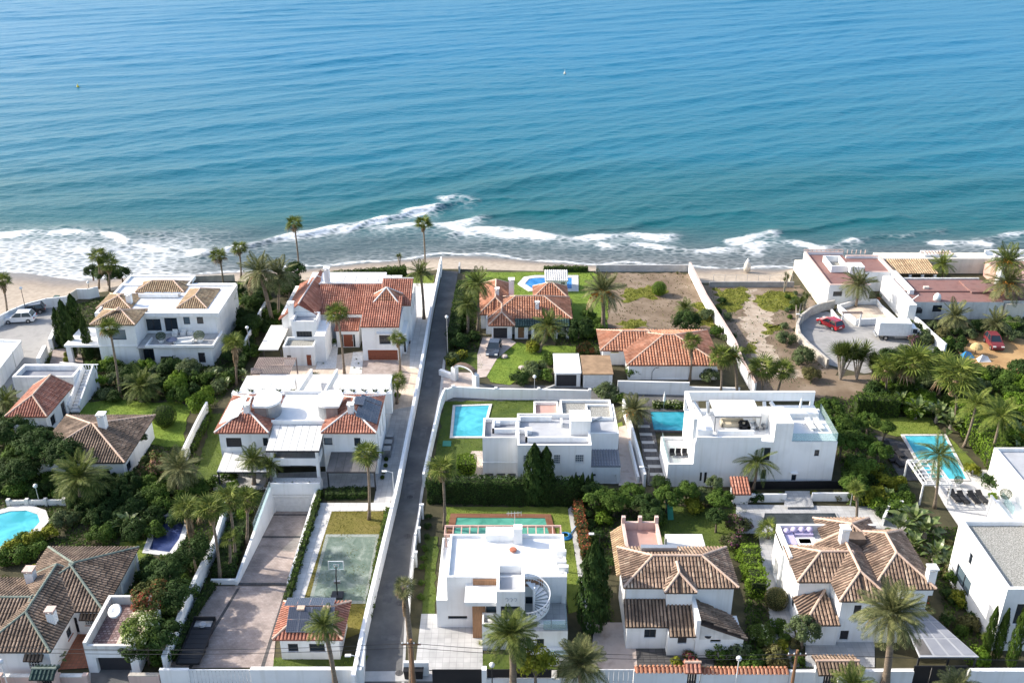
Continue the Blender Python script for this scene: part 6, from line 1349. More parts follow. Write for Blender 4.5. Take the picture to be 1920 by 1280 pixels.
# --- beach restaurants, upper right
def restaurant_a():
 h = House('restaurant', 'white seaside restaurant with brown flat roof and tall bright wall', 'building', c=(55, 150))
 zt = 3.3; x0 = 49.4
 h.flat(x0, x0 + 6.5, 142.2, 157, 0, zt, par=0.45, t=0.3, deck='deck_brown', mat='white', cap='rose', front=[dict(a0=x0 + 0.8, a1=x0 + 2.2, b0=1.4, b1=2.2, nx=2)], sides='flk')
 h.flat(x0 + 6.5, 61.5, 147.6, 155.2, 0, zt, par=0.45, t=0.3, deck='deck_brown', mat='white', cap='rose', sides='frk')
 a = P(1566, 493, zt); m = MB(); x, y = a.x, a.y
 m.box(x - 1.6, x - 1.4, y - 3.2, y + 1.6, 2.9, 4.0).box(x + 0.9, x + 1.1, y - 3.2, y + 1.6, 2.9, 4.0).box(x - 1.4, x + 0.9, y - 3.2, y - 3.0, 2.9, 4.0).box(x - 1.4, x + 0.9, y + 1.4, y + 1.6, 2.9, 4.0); h.put(m, 'light_well_parapet', 'white')
 h.put(MB().box(x - 1.4, x + 0.9, y - 3.0, y + 1.4, 2.9, 2.95), 'light_well', 'gravel')
 b = P(1604, 506, zt); h.box('roof_box', 'white', b.x - 1.3, b.x + 1.0, b.y - 1.2, b.y + 0.8, 2.85, 4.3)
 h.walls(60.9, 61.6, 139.5, 147.6, 0, 3.6)
 for x in np.arange(x0 + 0.6, 60, 0.75): h.put(MB().box(x, x + 0.12, 157.02, 157.14, zt - 0.4, zt + 0.25), 'baluster', 'rose')
 h.put(MB().box(x0, 56, 157.0, 157.16, zt + 0.25, zt + 0.36), 'balustrade_rail', 'rose')
 h.put(MB().add([(48.0, 141, 0), (49.35, 141, 0), (49.35, 157, 0), (48.0, 157, 0), (48.0, 141, 0.4), (49.35, 141, 0.4), (49.35, 157, 1.8), (48.0, 157, 1.8)], [(4, 5, 6, 7), (0, 1, 5, 4), (3, 0, 4, 7), (2, 3, 7, 6)]), 'ramp_wall', 'cream')
restaurant_a()
def restaurant_b():
 h = House('restaurant', 'long low restaurant with brown flat roofs behind the car park', 'building', c=(68, 141))
 zt = 3.1; y0 = 136.6; x0, x1 = 60.2, 74.2
 h.flat(x0, x1, y0, 145.8, 0, zt, par=0.25, t=0.3, deck='deck_brown', mat='old_white', front=[dict(a0=x0 + 3.4, a1=x0 + 4.8, b0=1.2, b1=2.3, nx=1)], sides='lk')
 h.put(MB().box(x0 + 0.3, x1 - 2.5, 140.4, 140.62, zt - 0.25, zt - 0.05), 'roof_step', 'deck_brown')
 h.put(MB().box(x1 - 3.6, x1, y0 + 3.2, 144.6, zt - 0.25, zt + 0.05), 'upper_deck', 'deck_brown')
 a = P(1757, 560, zt); h.put(MB().lathe([(0.55, 2.85), (0.55, 3.4), (0.42, 3.8), (0.15, 4.0), (0.02, 4.02)], 12, (a.x, a.y)), 'domed_vent', 'white', smooth=True)
 b = P(1738, 538, zt); h.box('roof_vent', 'cream', b.x - 0.5, b.x + 0.3, b.y - 0.2, b.y + 0.2, 2.85, 3.2)
 h.put(MB().tube([P(1702, 568, 2.9), P(1704, 551, 2.9) + V3(0, -3.5, 1.3)], 0.08, 6), 'flue', 'frame_white')
 h.walls(x1 + 0.01, 92, 137.5, 144, 0, 2.7, mat='old_white'); h.put(MB().box(x1 + 0.02, 92, 137.5, 144, 2.701, 2.78), 'roof_deck', 'deck_brown')
 h.put(MB().box(x1 + 0.3, x1 + 3.2, 136.4, 136.8, 0, 2.5), 'screen_wall', 'cream')
 h.box('flue_box', 'frame_dark', x0 + 0.3, x0 + 1.5, y0 - 0.9, y0 - 0.003, 1.4, 2.0)
 h.box('boundary_pier', 'white', 59.0, 60.19, 134.4, 146, 0, 3.3)
restaurant_b()
def restaurant_c():
 h = House('terrace_building', 'cream seafront terrace with tiled pergola and pink flat roof', 'building', c=(75, 152))
 y1 = 158.2
 h.walls(61.6, 80.5, 155.3, y1, 0, 2.6, mat='cream'); h.put(MB().box(61.6, 80.5, 155.3, y1, 2.601, 2.66), 'roof_deck', 'tent_cream')
 h.walls(80.52, 100, 155.0, y1, 0, 2.3, mat='white')
 h.put(MB().box(80.52, 100, y1 - 0.25, y1, 2.301, 3.2), 'sea_parapet', 'white')
 for x in (80.6, 87): h.box('parapet_pier', 'white', x, x + 0.6, 154.6, 155.2, 0, 3.6)
 h.walls(79.2, 100, 146.5, 154.5, 0, 2.5, mat='pink_render'); h.put(MB().box(79.2, 100, 146.5, 154.5, 2.501, 2.56), 'roof_deck', 'deck_pink')
 h.box('white_turret', 'white', 77.6, 79.1, 145.9, 147.2, 0, 4.4)
 h.put(MB().lathe([(0.78, 4.4), (0.7, 4.8), (0.3, 5.1), (0.02, 5.2)], 12, (78.35, 146.55)), 'turret_dome', 'white', smooth=True)
 x0, x1 = XU(1677, 151, 2.2), XU(1757, 151, 2.2)
 h.roof([[V3(x0, 150.2, 2.0), V3(x1, 150.2, 2.0), V3(x1, 155.2, 2.58), V3(x0, 155.2, 2.58)]], [], 'tile_ochre', w=0.34)
 for k in range(4): h.box('pergola_post', 'white', x0 + 0.3 + k * (x1 - x0 - 0.9) / 3, x0 + 0.7 + k * (x1 - x0 - 0.9) / 3, 150.4, 150.8, 0, 1.86)
 q = P(1752, 478, 2.7)
 for k in range(9): h.box('pergola_rafter', 'rose', q.x - 1.6 + k * 0.55, q.x - 1.48 + k * 0.55, 156.2, 158.1, 2.95, 3.1)
 h.put(MB().box(q.x - 2, q.x + 3.2, 158.0, 158.15, 2.67, 3.1).box(q.x - 2, q.x + 3.2, 156.1, 156.22, 2.67, 3.1), 'pergola_frame', 'white')
restaurant_c()
# ---------------------------------------------------------------- boundary walls, fences, gates
def wall(label, pts, h, mat='white', t=0.25, cap=None, posts=None, name='boundary_wall', panel=4.0, z0=0.0, px=True, cat='wall'):
 """pts: photo pixels of the wall foot; each panel is a part, posts optional"""
 q = [P(u, v, 0) for u, v in pts] if px else [Vector((*p, 0)) for p in pts]
 c = sum(q, Vector()) / len(q)
 th = thing(name, label, cat, (c.x, c.y, 0)); th['kind'] = 'thing'
 for a, b in zip(q[:-1], q[1:]):
  n = max(1, round((b - a).length / panel)) if posts else 1
  d = (b - a).normalized()
  for i in range(n):
   p0, p1 = a + (b - a) * (i / n) - c, a + (b - a) * ((i + 1) / n) - c
   e = 0.0 if posts else 0.06
   MB().bar(p0 - d * e + Vector((0, 0, z0 + h / 2)), p1 + d * e + Vector((0, 0, z0 + h / 2)), t, h).build('wall_panel', mat, th)
   if cap: MB().bar(p0 + Vector((0, 0, z0 + h + 0.04)), p1 + Vector((0, 0, z0 + h + 0.04)), t + 0.1, 0.075).build('coping', cap, th)
   if posts:
    MB().box(p0.x - t * 0.75, p0.x + t * 0.75, p0.y - t * 0.75, p0.y + t * 0.75, 0, z0 + h + 0.18).build('pier', posts, th)
  if posts: MB().box(p1.x - t * 0.74, p1.x + t * 0.74, p1.y - t * 0.74, p1.y + t * 0.74, 0, z0 + h + 0.17).build('pier', posts, th)
 return th
wall('long white wall along the left side of the lane', [(a - 3, b) for a, b in ROAD_L], 1.9, cap='white')
wall('white wall between beach villa and four hip villa', [(503, 578), (486, 610), (461, 662)], 1.8)
wall('white wall between green lawn and twin house', [(391, 778), (372, 815), (347, 868)], 1.9)
wall('tall white wall between navy pool garden and driveway', [(428, 968), (407, 1036), (358, 1140), (312, 1262)], 1.8, cap='white')
wall('low white planter wall across the driveway head', [(398, 1094), (444, 1094)], 0.55)
def ramp_walls():
 for x, lb in ((RX0 - 0.13, 'white retaining wall on the left of the garage ramp'), (RX1 + 0.13, 'white retaining wall on the right of the garage ramp')):
  t = thing('retaining_wall', lb, 'wall', (x, (RY0 + RY1) / 2, 0)); yc = (RY0 + RY1) / 2
  hi = 0.75 if x < -24 else 0.3
  MB().add([(-0.13, RY0 - yc, -0.2), (0.13, RY0 - yc, -0.2), (0.13, RY1 + 0.05 - yc, RZ - 0.3), (-0.13, RY1 + 0.05 - yc, RZ - 0.3), (-0.13, RY0 - yc, 0.5 if x < -24 else 0.3), (0.13, RY0 - yc, 0.5 if x < -24 else 0.3), (0.13, RY1 + .05 - yc, hi + 0.25), (-0.13, RY1 + .05 - yc, hi + 0.25)],
   [(4, 5, 6, 7), (0, 1, 5, 4), (1, 2, 6, 5), (2, 3, 7, 6), (3, 0, 4, 7)]).build('wall_panel', 'white', t)
  if x < -24:
   MB().box(-0.05, 0.02, 0, RY1 - yc, hi, hi + 1.0).build('glass_railing', 'glass_rail', t)
ramp_walls()
YF = 62.3
def fwall(label, u0, u1, h, mat='white', name='boundary_wall', cat='wall', t=0.28, cap=None, posts=None, y=YF, panel=6.0):
 return wall(label, [(XU(u0, y, h), y), (XU(u1, y, h), y)], h, mat, t, cap, posts, name, panel, px=False, cat=cat)
def slat_gate(label, u0, u1, h, mat, n, y=YF, vertical=True, pane=None):
 x0, x1 = XU(u0, y, h), XU(u1, y, h)
 t = thing('gate', label, 'gate', ((x0 + x1) / 2, y, 0)); w = (x1 - x0)
 MB().box(-w / 2, w / 2, -0.03, 0.03, 0.05, 0.17).build('bottom_rail', mat, t); MB().box(-w / 2, w / 2, -0.03, 0.03, h - 0.12, h).build('top_rail', mat, t)
 for i in range(n):
  if vertical:
   a = -w / 2 + w * i / n; MB().box(a + 0.01, a + w / n - 0.02, -0.05, -0.031, 0.06, h - 0.01).build('board', mat, t)
  else:
   b = 0.05 + (h - 0.05) * i / n; MB().box(-w / 2, w / 2, -0.05, -0.031, b + 0.008, b + (h - 0.05) / n - 0.008).build('board', mat, t)
 return t
fwall('white meter wall panel beside the ribbed sliding gate', 300, 352, 1.75)
slat_gate('wide white ribbed sliding gate of the driveway', 354, 468, 1.7, 'frame_white', 16)
fwall('white front wall beside the lane corner', 470, 678, 1.75, cap='white')
wall('white wall turning the lane corner by the gatehouse', [(XU(679, 62.4, 1), 62.45), (XU(681, 66, 1), 66.5)], 1.75, cap='white', px=False)
fwall('pink brick front fence of the old house', 0, 68, 1.0, 'rose', cap='old_white', posts='rose', panel=3.5)
slat_gate('dark pedestrian gate under the green tiled canopy', 72, 102, 1.7, 'shutter_dark', 6)
fwall('pink brick fence beside the terracotta courtyard', 108, 160, 1.0, 'rose', cap='old_white', posts='rose')
fwall('brick planter wall with shrubs beside the white meter wall', 242, 297, 1.1, 'rose', cap='stone_wall')
fwall('white pier pair with black bin doors at the lane corner', 758, 802, 1.5, 'white', y=63.4)
slat_gate('wide black slatted garage gate of the spiral stair villa', 810, 904, 1.7, 'black', 14, vertical=False)
fwall('white gate pier between black gate and black fence', 904.5, 911, 1.85, t=0.5)
fwall('white low wall carrying black fence panels', 912, 1092, 0.75, 'white')
slat_gate('black fence panels on the low white wall', 913, 1034, 0.95, 'black', 5, vertical=False).location.z = 0.76
slat_gate('short black fence panel behind the near palm', 1044, 1090, 0.95, 'black', 5, vertical=False).location.z = 0.76
slat_gate('white garage gate beside the wooden coping', 1096, 1188, 1.7, 'frame_white', 10)
def coped(label, u0, u1, h, mat='tile_terracotta', seed=3):
 th = fwall(label, u0, u1, h)
 x0, x1 = XU(u0, YF, h), XU(u1, YF, h); m = MB(); c = th.location
 for sgn in (-1, 1):
  tile_slope(m, [V3(x0 - c.x, 0.0, h + 0.3), V3(x1 - c.x, 0.0, h + 0.3), V3(x1 - c.x, sgn * 0.38, h + 0.02), V3(x0 - c.x, sgn * 0.38, h + 0.02)], w=0.3, seed=seed)
 m.build('coping_tiles', mat, th, kind='stuff')
 MB().prism([(x0 - c.x, -0.3), (x1 - c.x, -0.3), (x1 - c.x, 0.3), (x0 - c.x, 0.3)], h, h + 0.12).build('coping_bed', 'pot', th)
coped('white front wall with terracotta tile coping left of small gate', 1190, 1287, 1.65)
slat_gate('dark small gate under the red tiled hood', 1289, 1308, 1.9, 'shutter_dark', 4)
def hood(label, u0, u1, z, mat, yb=0.7):
 x0, x1 = XU(u0, YF, z), XU(u1, YF, z); h = House('gate_hood', label, 'gate hood', c=((x0 + x1) / 2, YF))
 h.roof([[V3(x0, YF - yb, z), V3(x1, YF - yb, z), V3(x1, YF, z + 0.45), V3(x0, YF, z + 0.45)], [V3(x1, YF + yb, z), V3(x0, YF + yb, z), V3(x0, YF, z + 0.45), V3(x1, YF, z + 0.45)]], [(V3(x0, YF, z + 0.45), V3(x1, YF, z + 0.45))], mat, 'ridge_pale')
 for x in (x0 + 0.05, x1 - 0.3): h.box('pier', 'white', x, x + 0.25, YF - 0.2, YF + 0.2, 0, z - 0.15)
hood('red tiled hood over the small dark gate', 1283, 1314, 2.0, 'tile_red')
coped('long white front wall with worn tile coping right of gate', 1316, 1478, 1.5, seed=8)
fwall('white front wall with curved top left of the dark villa gate', 1482, 1544, 1.55)
slat_gate('dark pedestrian gate of the brown tiled villa', 1546, 1572, 1.9, 'shutter_dark', 5)
hood('dark tiled roof over the villa pedestrian gate', 1528, 1610, 2.15, 'tile_old', 1.1)
fwall('white front wall behind the big date palm', 1576, 1712, 1.6)
slat_gate('wide black carport gate below the glazed roof', 1714, 1815, 2.1, 'black', 3)
fwall('white front wall at the right corner', 1818, 1960, 1.6, cap='white')
wall('white wall along the lane beside the cube house', [(833, 752), (826, 770), (808, 850), (795, 912)], 1.7)
wall('white panelled wall behind the cube house garden', [(836, 750), (850, 744), (930, 748), (1010, 749), (1105, 751)], 1.55, posts='white', panel=5.5)
wall('grey post fence between lane and spiral stair villa', [(789, 965), (780, 1020), (770, 1110), (766, 1172)], 1.2, 'white_b', t=0.15, posts='white', panel=3.4)
wall('white wall on lane in front of orange roofed house', [(1158, 737), (1290, 740)], 1.85)
wall('low white wall with gate behind the tall palms', [(1292, 740), (1385, 742)], 1.2)
wall('white wall along the right of the vacant lot', [(1292, 512), (1322, 574), (1352, 622), (1376, 662), (1390, 700), (1414, 742)], 1.9, cap='rose')
wall('pale concrete sea wall of the vacant lot', [(1118, 509), (1292, 509)], 1.2, 'concrete')
wall('grey retaining wall at the end of the sandy lot', [(1330, 538), (1487, 538)], 0.95, 'grey_wall')
wall('white wall between cube house and long modern house', [(1168, 770), (1186, 830), (1208, 912)], 1.7)
wall('low white wall inside the cube house side passage', [(1180, 838), (1196, 905)], 0.9)
wall('low white garden wall below the long modern house', [(1378, 940), (1472, 940)], 1.0)
wall('low white planter wall right of the grey steps', [(1522, 938), (1590, 938)], 1.0)
wall('curved white wall round the street turning circle', [(-60, 628), (0, 612), (22, 600), (50, 588), (90, 577), (128, 573)], 1.6, 'white_b')
wall('white gate wall by the beach steps', [(148, 560), (168, 560), (186, 556)], 1.7)
wall('timber gate at the end of the street', [(130, 572), (146, 561)], 1.7, 'tent_cream', t=0.1, name='gate', cat='gate')
wall('white pillar wall beside the street and paved court', [(109, 630), (98, 655)], 1.7, t=0.5); wall('white pillar wall with grey gate above the street', [(88, 668), (76, 692)], 1.7, t=0.5)
wall('low white curved wall above the white block', [(115, 690), (140, 692), (165, 697)], 0.9)
wall('curved stone wall round the restaurant car park', [(1562, 578), (1540, 583), (1518, 592), (1500, 606), (1493, 622), (1497, 640), (1515, 660), (1550, 690)], 1.4, 'stone_wall', t=0.35)
wall('white curved wall beside the box truck', [(1698, 598), (1725, 620), (1745, 640), (1770, 662)], 1.5)
wall('white low wall at the restaurant steps', [(1558, 590), (1575, 612)], 0.9); wall('white wall of the sandy terrace facing the car park', [(1604, 610), (1675, 606)], 1.0)
wall('white wall on the left of the sandy terrace', [(1570, 582), (1604, 610)], 1.0); wall('white wall at the back of the sandy terrace', [(1570, 582), (1607, 571), (1643, 571), (1652, 584)], 0.9); wall('white wall between sandy terrace and restaurant', [(1652, 584), (1676, 606)], 1.0)
sheet('terrace', [(1574, 582), (1608, 572), (1642, 572), (1672, 603), (1606, 607)], 0.1, 'paving_sand')
wall('low pale kerb wall of the bungalow lawn', [(908, 737), (1010, 739), (1040, 727)], 0.5, 'concrete')
wall('white wall fragment among banana plants', [(1654, 985), (1668, 955), (1690, 955)], 1.1)
wall('white balustrade behind the kidney pool', [(18, 948), (122, 946)], 0.7, 'old_white', posts='old_white', panel=2.0)
wall('dark metal fence in front of the long modern house', [(1372, 917), (1590, 915)], 1.0, 'black', t=0.06, name='fence', cat='fence')
wall('white sea wall of the four hip villa', [(240, 545), (365, 530), (440, 527)], 1.2, 'stone_wall')
wall('white wall at the seaward end of the lane', [(826, 520), (828, 506)], 2.4); wall('pale end wall right of the lane steps', [(861, 512), (862, 504)], 1.2, 'concrete')
wall('wire fence along the sandy lot', [(1335, 533), (1485, 533)], 0.02, 'galvanised', t=0.03, posts=None, name='wire_fence', cat='fence', z0=1.6)
for k in range(8):
 p = P(1337 + k * 21, 533); tag(MB().tube([(0, 0, 0), (0, 0, 1.7)], 0.03, 6).build('fence_post', 'galvanised', loc=p), 'thin steel post on the grey wall above the beach', 'fence post')
def arch_gate():
 a, b = P(853, 712), P(892, 726); c = (a + b) / 2; d = (b - a); L = d.length; d.normalize()
 t = thing('arched_gate', 'white arched gateway with tiled top and iron gate', 'gate', (c.x, c.y, 0), math.atan2(d.y, d.x))
 for s in (-1, 1): MB().box(s * L / 2 - 0.35, s * L / 2 + 0.35, -0.35, 0.35, 0, 1.9).build('pier', 'white', t)
 pts = [(L / 2 * math.cos(x) * 0.98, 1.75 + 0.9 * math.sin(x)) for x in np.linspace(math.pi, 0, 11)]
 for i in range(10):
  (x0, z0), (x1, z1) = pts[i], pts[i + 1]
  MB().bar((x0, 0, z0), (x1, 0, z1), 0.5, 0.32).build('arch_block', 'white', t); MB().bar((x0, 0, z0 + 0.22), (x1, 0, z1 + 0.22), 0.65, 0.1).build('arch_tile', 'tile_brown', t)
 m = MB()
 for i in range(17): x = -L / 2 + 0.4 + (L - 0.8) * i / 16; m.bar((x, 0, 0.1), (x, 0, 1.0), 0.03)
 m.bar((-L / 2 + 0.35, 0, 0.95), (L / 2 - 0.35, 0, 0.95), 0.05); m.bar((-L / 2 + 0.35, 0, 0.15), (L / 2 - 0.35, 0, 0.15), 0.05); m.build('gate_leaf', 'steel', t, kind='stuff')
 MB().box(-L / 2 - 2.6, -L / 2 - 0.36, -0.25, 0.25, 0, 0.8).build('side_wall', 'white', t)
 for k in range(6): MB().box(-L / 2 - 0.05 + 0, -L / 2, 0, 0.05, 0.01, 0.02)
arch_gate()
# ---------------------------------------------------------------- plants
def np_mesh(name, V, F, mat, rnd=None):
 me = bpy.data.meshes.new(name); k = F.shape[1]
 me.vertices.add(len(V)); me.vertices.foreach_set('co', V.astype(np.float32).ravel())
 me.loops.add(F.size); me.loops.foreach_set('vertex_index', F.astype(np.int32).ravel())
 me.polygons.add(len(F)); me.polygons.foreach_set('loop_start', np.arange(0, F.size, k)); me.polygons.foreach_set('loop_total', np.full(len(F), k))
 me.update(calc_edges=True)
 if rnd is not None:
  a = me.attributes.new('rnd', 'FLOAT', 'FACE'); a.data.foreach_set('value', rnd.astype(np.float32))
 me.materials.append(MATS[mat]); return me
def leaf_cards(C, Nn, size, rs, aspect=0.5, up=0.0):
 """rhombic leaves: centres C, normals Nn"""
 n = len(C)
 t = rs.normal(size=(n, 3)); t[:, 2] += up * 3
 t -= Nn * (t * Nn).sum(1, keepdims=True); t /= np.linalg.norm(t, axis=1, keepdims=True) + 1e-6
 b = np.cross(Nn, t); s = size * rs.uniform(0.65, 1.25, (n, 1))
 a0 = C - t * s * 0.5; a2 = C + t * s * 0.5
 a1 = C + b * s * aspect * 0.5 + Nn * s * 0.08; a3 = C - b * s * aspect * 0.5 + Nn * s * 0.08
 V = np.stack([a0, a1, a2, a3], 1).reshape(-1, 3); F = np.arange(4 * n).reshape(n, 4)
 return V, F
def cloud(name, n, leaf, seed, lumps=22, rad=(1, 1, 0.85), shell=0.72, lr=0.36, flat=0.25, aspect=0.55):
 """lumpy crown of radius ~1"""
 rs = np.random.RandomState(seed)
 d = rs.normal(size=(lumps, 3)); d[:, 2] = np.abs(d[:, 2]) * 1.0 - 0.25; d /= np.linalg.norm(d, axis=1, keepdims=True)
 cen = d * shell * rs.uniform(0.65, 1.08, (lumps, 1)); lrs = lr * rs.uniform(0.6, 1.25, lumps)
 which = rs.randint(0, lumps, n)
 v = rs.normal(size=(n, 3)); v /= np.linalg.norm(v, axis=1, keepdims=True)
 C = cen[which] + v * (lrs[which] * rs.uniform(0.55, 1.05, n) ** 0.6)[:, None]
 out = C / (np.linalg.norm(C, axis=1, keepdims=True) + 1e-6)
 Nn = v * 0.6 + out * 0.5 + rs.normal(size=(n, 3)) * 0.35; Nn[:, 2] += flat; Nn /= np.linalg.norm(Nn, axis=1, keepdims=True)
 C = C * np.array(rad)
 V, F = leaf_cards(C, Nn, leaf, rs, aspect)
 lum = rs.uniform(0, 1, lumps)
 return np_mesh(name, V, F, 'leaf_mid', np.clip(0.6 * lum[which] + rs.uniform(0, 0.5, n) - 0.05, 0, 1))
SHRUB = [cloud('shrub_foliage', 1500, 0.20, 10 + i, 20) for i in range(4)]
TREE = [cloud('tree_foliage', 3800, 0.125, 30 + i, 38, lr=0.28) for i in range(4)]
BIG = [cloud('big_foliage', 6500, 0.095, 50 + i, 55, lr=0.23) for i in range(3)]
LOOSE = [cloud('loose_foliage', 1500, 0.15, 70 + i, 26, lr=0.30, shell=0.8) for i in range(3)]
def ball_mesh():
 rs = np.random.RandomState(5); n = 4200; v = rs.normal(size=(n, 3)); v /= np.linalg.norm(v, axis=1, keepdims=True)
 V, F = leaf_cards(v * rs.uniform(0.93, 1.02, (n, 1)), v + rs.normal(size=(n, 3)) * 0.35, 0.09, rs, 0.6); return np_mesh('ball_foliage', V, F, 'leaf_hedge', rs.uniform(0, 1, n))
BALL = ball_mesh()
def cyp_mesh(seed, n=5200):
 """flame-shaped crown: height 1, radius 1 (scaled per tree)"""
 rs = np.random.RandomState(seed); z = rs.uniform(0.02, 1, n) ** 0.85; a = rs.uniform(0, 2 * math.pi, n)
 r = np.interp(z, [0, 0.08, 0.35, 0.75, 0.93, 1], [0.5, 0.85, 1.0, 0.72, 0.32, 0.03]) * (1 + 0.16 * np.sin(a * 5 + z * 23) + 0.12 * np.sin(a * 3 - z * 31)) * rs.uniform(0.78, 1.04, n)
 C = np.stack([r * np.cos(a), r * np.sin(a), z * 5.0], 1)
 Nn = np.stack([np.cos(a), np.sin(a), np.full(n, 0.25)], 1) + rs.normal(size=(n, 3)) * 0.4; Nn /= np.linalg.norm(Nn, axis=1, keepdims=True)
 V, F = leaf_cards(C, Nn, 0.26, rs, 0.4, up=1.0); V[:, 2] /= 5.0
 return np_mesh('cypress_foliage', V, F, 'leaf_dark', np.clip(rs.uniform(0, 1, n) * 0.7 + 0.3 * np.sin(a * 4 + z * 20) ** 2, 0, 1))
CYP = [cyp_mesh(3), cyp_mesh(4)]
def core_mesh():
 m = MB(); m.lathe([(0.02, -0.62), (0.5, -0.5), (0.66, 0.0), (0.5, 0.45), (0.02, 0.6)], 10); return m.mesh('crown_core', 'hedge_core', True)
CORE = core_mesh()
vr = random.Random(11)
def m_px(p): return depth_of(p.y, p.z) / FPX
def shrub(u, v, r, mat='leaf_mid', label='green garden shrub', group=None, sq=1.0, kind=None, cat='shrub', wx=1.0):
 """u, v: photo pixel of its centre, r: radius in photo pixels"""
 rm = r * m_px(P(u, v, 0.8)); c = P(u, v, rm * 0.62 * sq)
 rm = r * m_px(c)
 t = thing('shrub', label, cat, (c.x, c.y, 0), vr.uniform(0, 6.28), group)
 me = vr.choice(kind or (SHRUB if rm < 1.3 else TREE if rm < 2.2 else BIG)); s = rm * 1.08
 inst('foliage', me, t, mat, (0, 0, rm * 0.62 * sq), (0, 0, 0), (s * wx, s, s * 0.95 * sq))
 MB().tube([(0, 0, -0.05), (0.03 * rm, 0, rm * 0.35), (0.1 * rm, 0.05, rm * 0.7 * sq)], [0.07 * rm + 0.02, 0.05 * rm + 0.02, 0.02], 6).build('stem', 'bark', t)
 return t
def tree(u, v, r, h, mat='leaf_mid', label='broadleaf garden tree', group=None, kind=None, bark='bark', sq=0.9, cat='tree'):
 """centre of crown at pixel u,v with its centre h metres up"""
 c = P(u, v, h); rm = r * m_px(c)
 t = thing('tree', label, cat, (c.x, c.y, 0), vr.uniform(0, 6.28), group)
 inst('crown', vr.choice(kind or (TREE if rm < 2.0 else BIG)), t, mat, (0, 0, h), (0, 0, 0), (rm * 1.08, rm * 1.08, rm * sq))
 lx = vr.uniform(-0.2, 0.2)
 tr = MB().tube([(0, 0, -0.1), (lx * 0.3, 0.05, h * 0.4), (lx, 0.1, h * 0.85)], [0.09 + rm * 0.05, 0.07 + rm * 0.035, 0.05], 7).build('trunk', bark, t)
 for k in range(3):
  a = k * 2.1 + vr.random(); MB().tube([(lx * 0.6, 0.05, h * 0.5), (lx + rm * 0.3 * math.cos(a), rm * 0.3 * math.sin(a), h * 0.8), (lx + rm * 0.55 * math.cos(a), rm * 0.55 * math.sin(a), h * 1.05)], [0.06, 0.045, 0.02], 5).build('limb', bark, tr)
 return t
def cypress(u, vb, vt, r, mat='leaf_dark', label='slender dark cypress', group=None, ub=None):
 b = P(u if ub is None else ub, vb); h = zof(b.y, vt); rm = r * m_px(P(u, (vb + vt) / 2, h / 2))
 t = thing('cypress', label, 'tree', (b.x, b.y, 0), vr.uniform(0, 6), group)
 inst('crown', vr.choice(CYP), t, mat, (0, 0, 0.05), (0, 0, 0), (rm, rm, h)); MB().tube([(0, 0, 0), (0, 0, h * 0.5)], [0.12, 0.06], 6).build('trunk', 'bark', t); return t
def topiary(u, v, r, mat='leaf_hedge', label='clipped round bush'):
 c = P(u, v, 0.7); rm = r * m_px(c); c = P(u, v, rm * 0.95)
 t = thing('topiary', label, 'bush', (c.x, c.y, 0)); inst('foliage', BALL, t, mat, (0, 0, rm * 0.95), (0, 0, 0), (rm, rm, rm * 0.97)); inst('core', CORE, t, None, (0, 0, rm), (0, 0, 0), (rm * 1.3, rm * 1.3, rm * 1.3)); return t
def hedge(label, pts, w, h, mat='leaf_hedge', dens=70, leaf=0.15, px=True, z0=0.0, wob=0.08):
 q = [P(u, v, 0) for u, v in pts] if px else [Vector((*p, 0)) for p in pts]
 c = sum(q, Vector()) / len(q); t = thing('hedge', label, 'hedge', (c.x, c.y, z0))
 rs = np.random.RandomState(len(bpy.data.objects) % 9999)
 for a, b in zip(q[:-1], q[1:]):
  a, b = a - c, b - c; L = (b - a).length; d = (b - a) / max(L, 1e-3); s = Vector((d.y, -d.x, 0))
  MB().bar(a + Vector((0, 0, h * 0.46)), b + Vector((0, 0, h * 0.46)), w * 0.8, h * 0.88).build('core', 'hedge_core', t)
  faces = [(L * h, 's', 1), (L * h, 's', -1), (L * w, 't', 1), (w * h, 'e', 1), (w * h, 'e', -1)]
  Cs, Ns = [], []
  for area, k, sg in faces:
   n = max(6, int(area * dens)); u1, u2 = rs.uniform(0, 1, n), rs.uniform(0, 1, n)
   if k == 's': l, o, z = u1 * L, np.full(n, sg * w / 2), u2 * h; nn = np.array(s) * sg
   elif k == 't': l, o, z = u1 * L, (u2 - 0.5) * w, np.full(n, h); nn = np.array((0, 0, 1.0))
   else: l, o, z = np.full(n, L if sg > 0 else 0.0), (u1 - 0.5) * w, u2 * h; nn = np.array(d) * sg
   bump = wob * (np.sin(l * 2.1 + z * 3) + np.sin(l * 5.3 - z * 2.2)) + rs.normal(size=n) * 0.05
   Cc = np.array(a)[None] + l[:, None] * np.array(d)[None] + o[:, None] * np.array(s)[None]; Cc[:, 2] = z
   Cs.append(Cc + nn[None] * bump[:, None]); nv = nn[None] + rs.normal(size=(n, 3)) * 0.55; Ns.append(nv / np.linalg.norm(nv, axis=1, keepdims=True))
  C, Nn = np.concatenate(Cs), np.concatenate(Ns); V, F = leaf_cards(C, Nn, leaf * 1.5, rs, 0.55)
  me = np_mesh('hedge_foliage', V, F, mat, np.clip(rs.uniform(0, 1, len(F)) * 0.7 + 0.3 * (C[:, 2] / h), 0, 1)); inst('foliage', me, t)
 return t
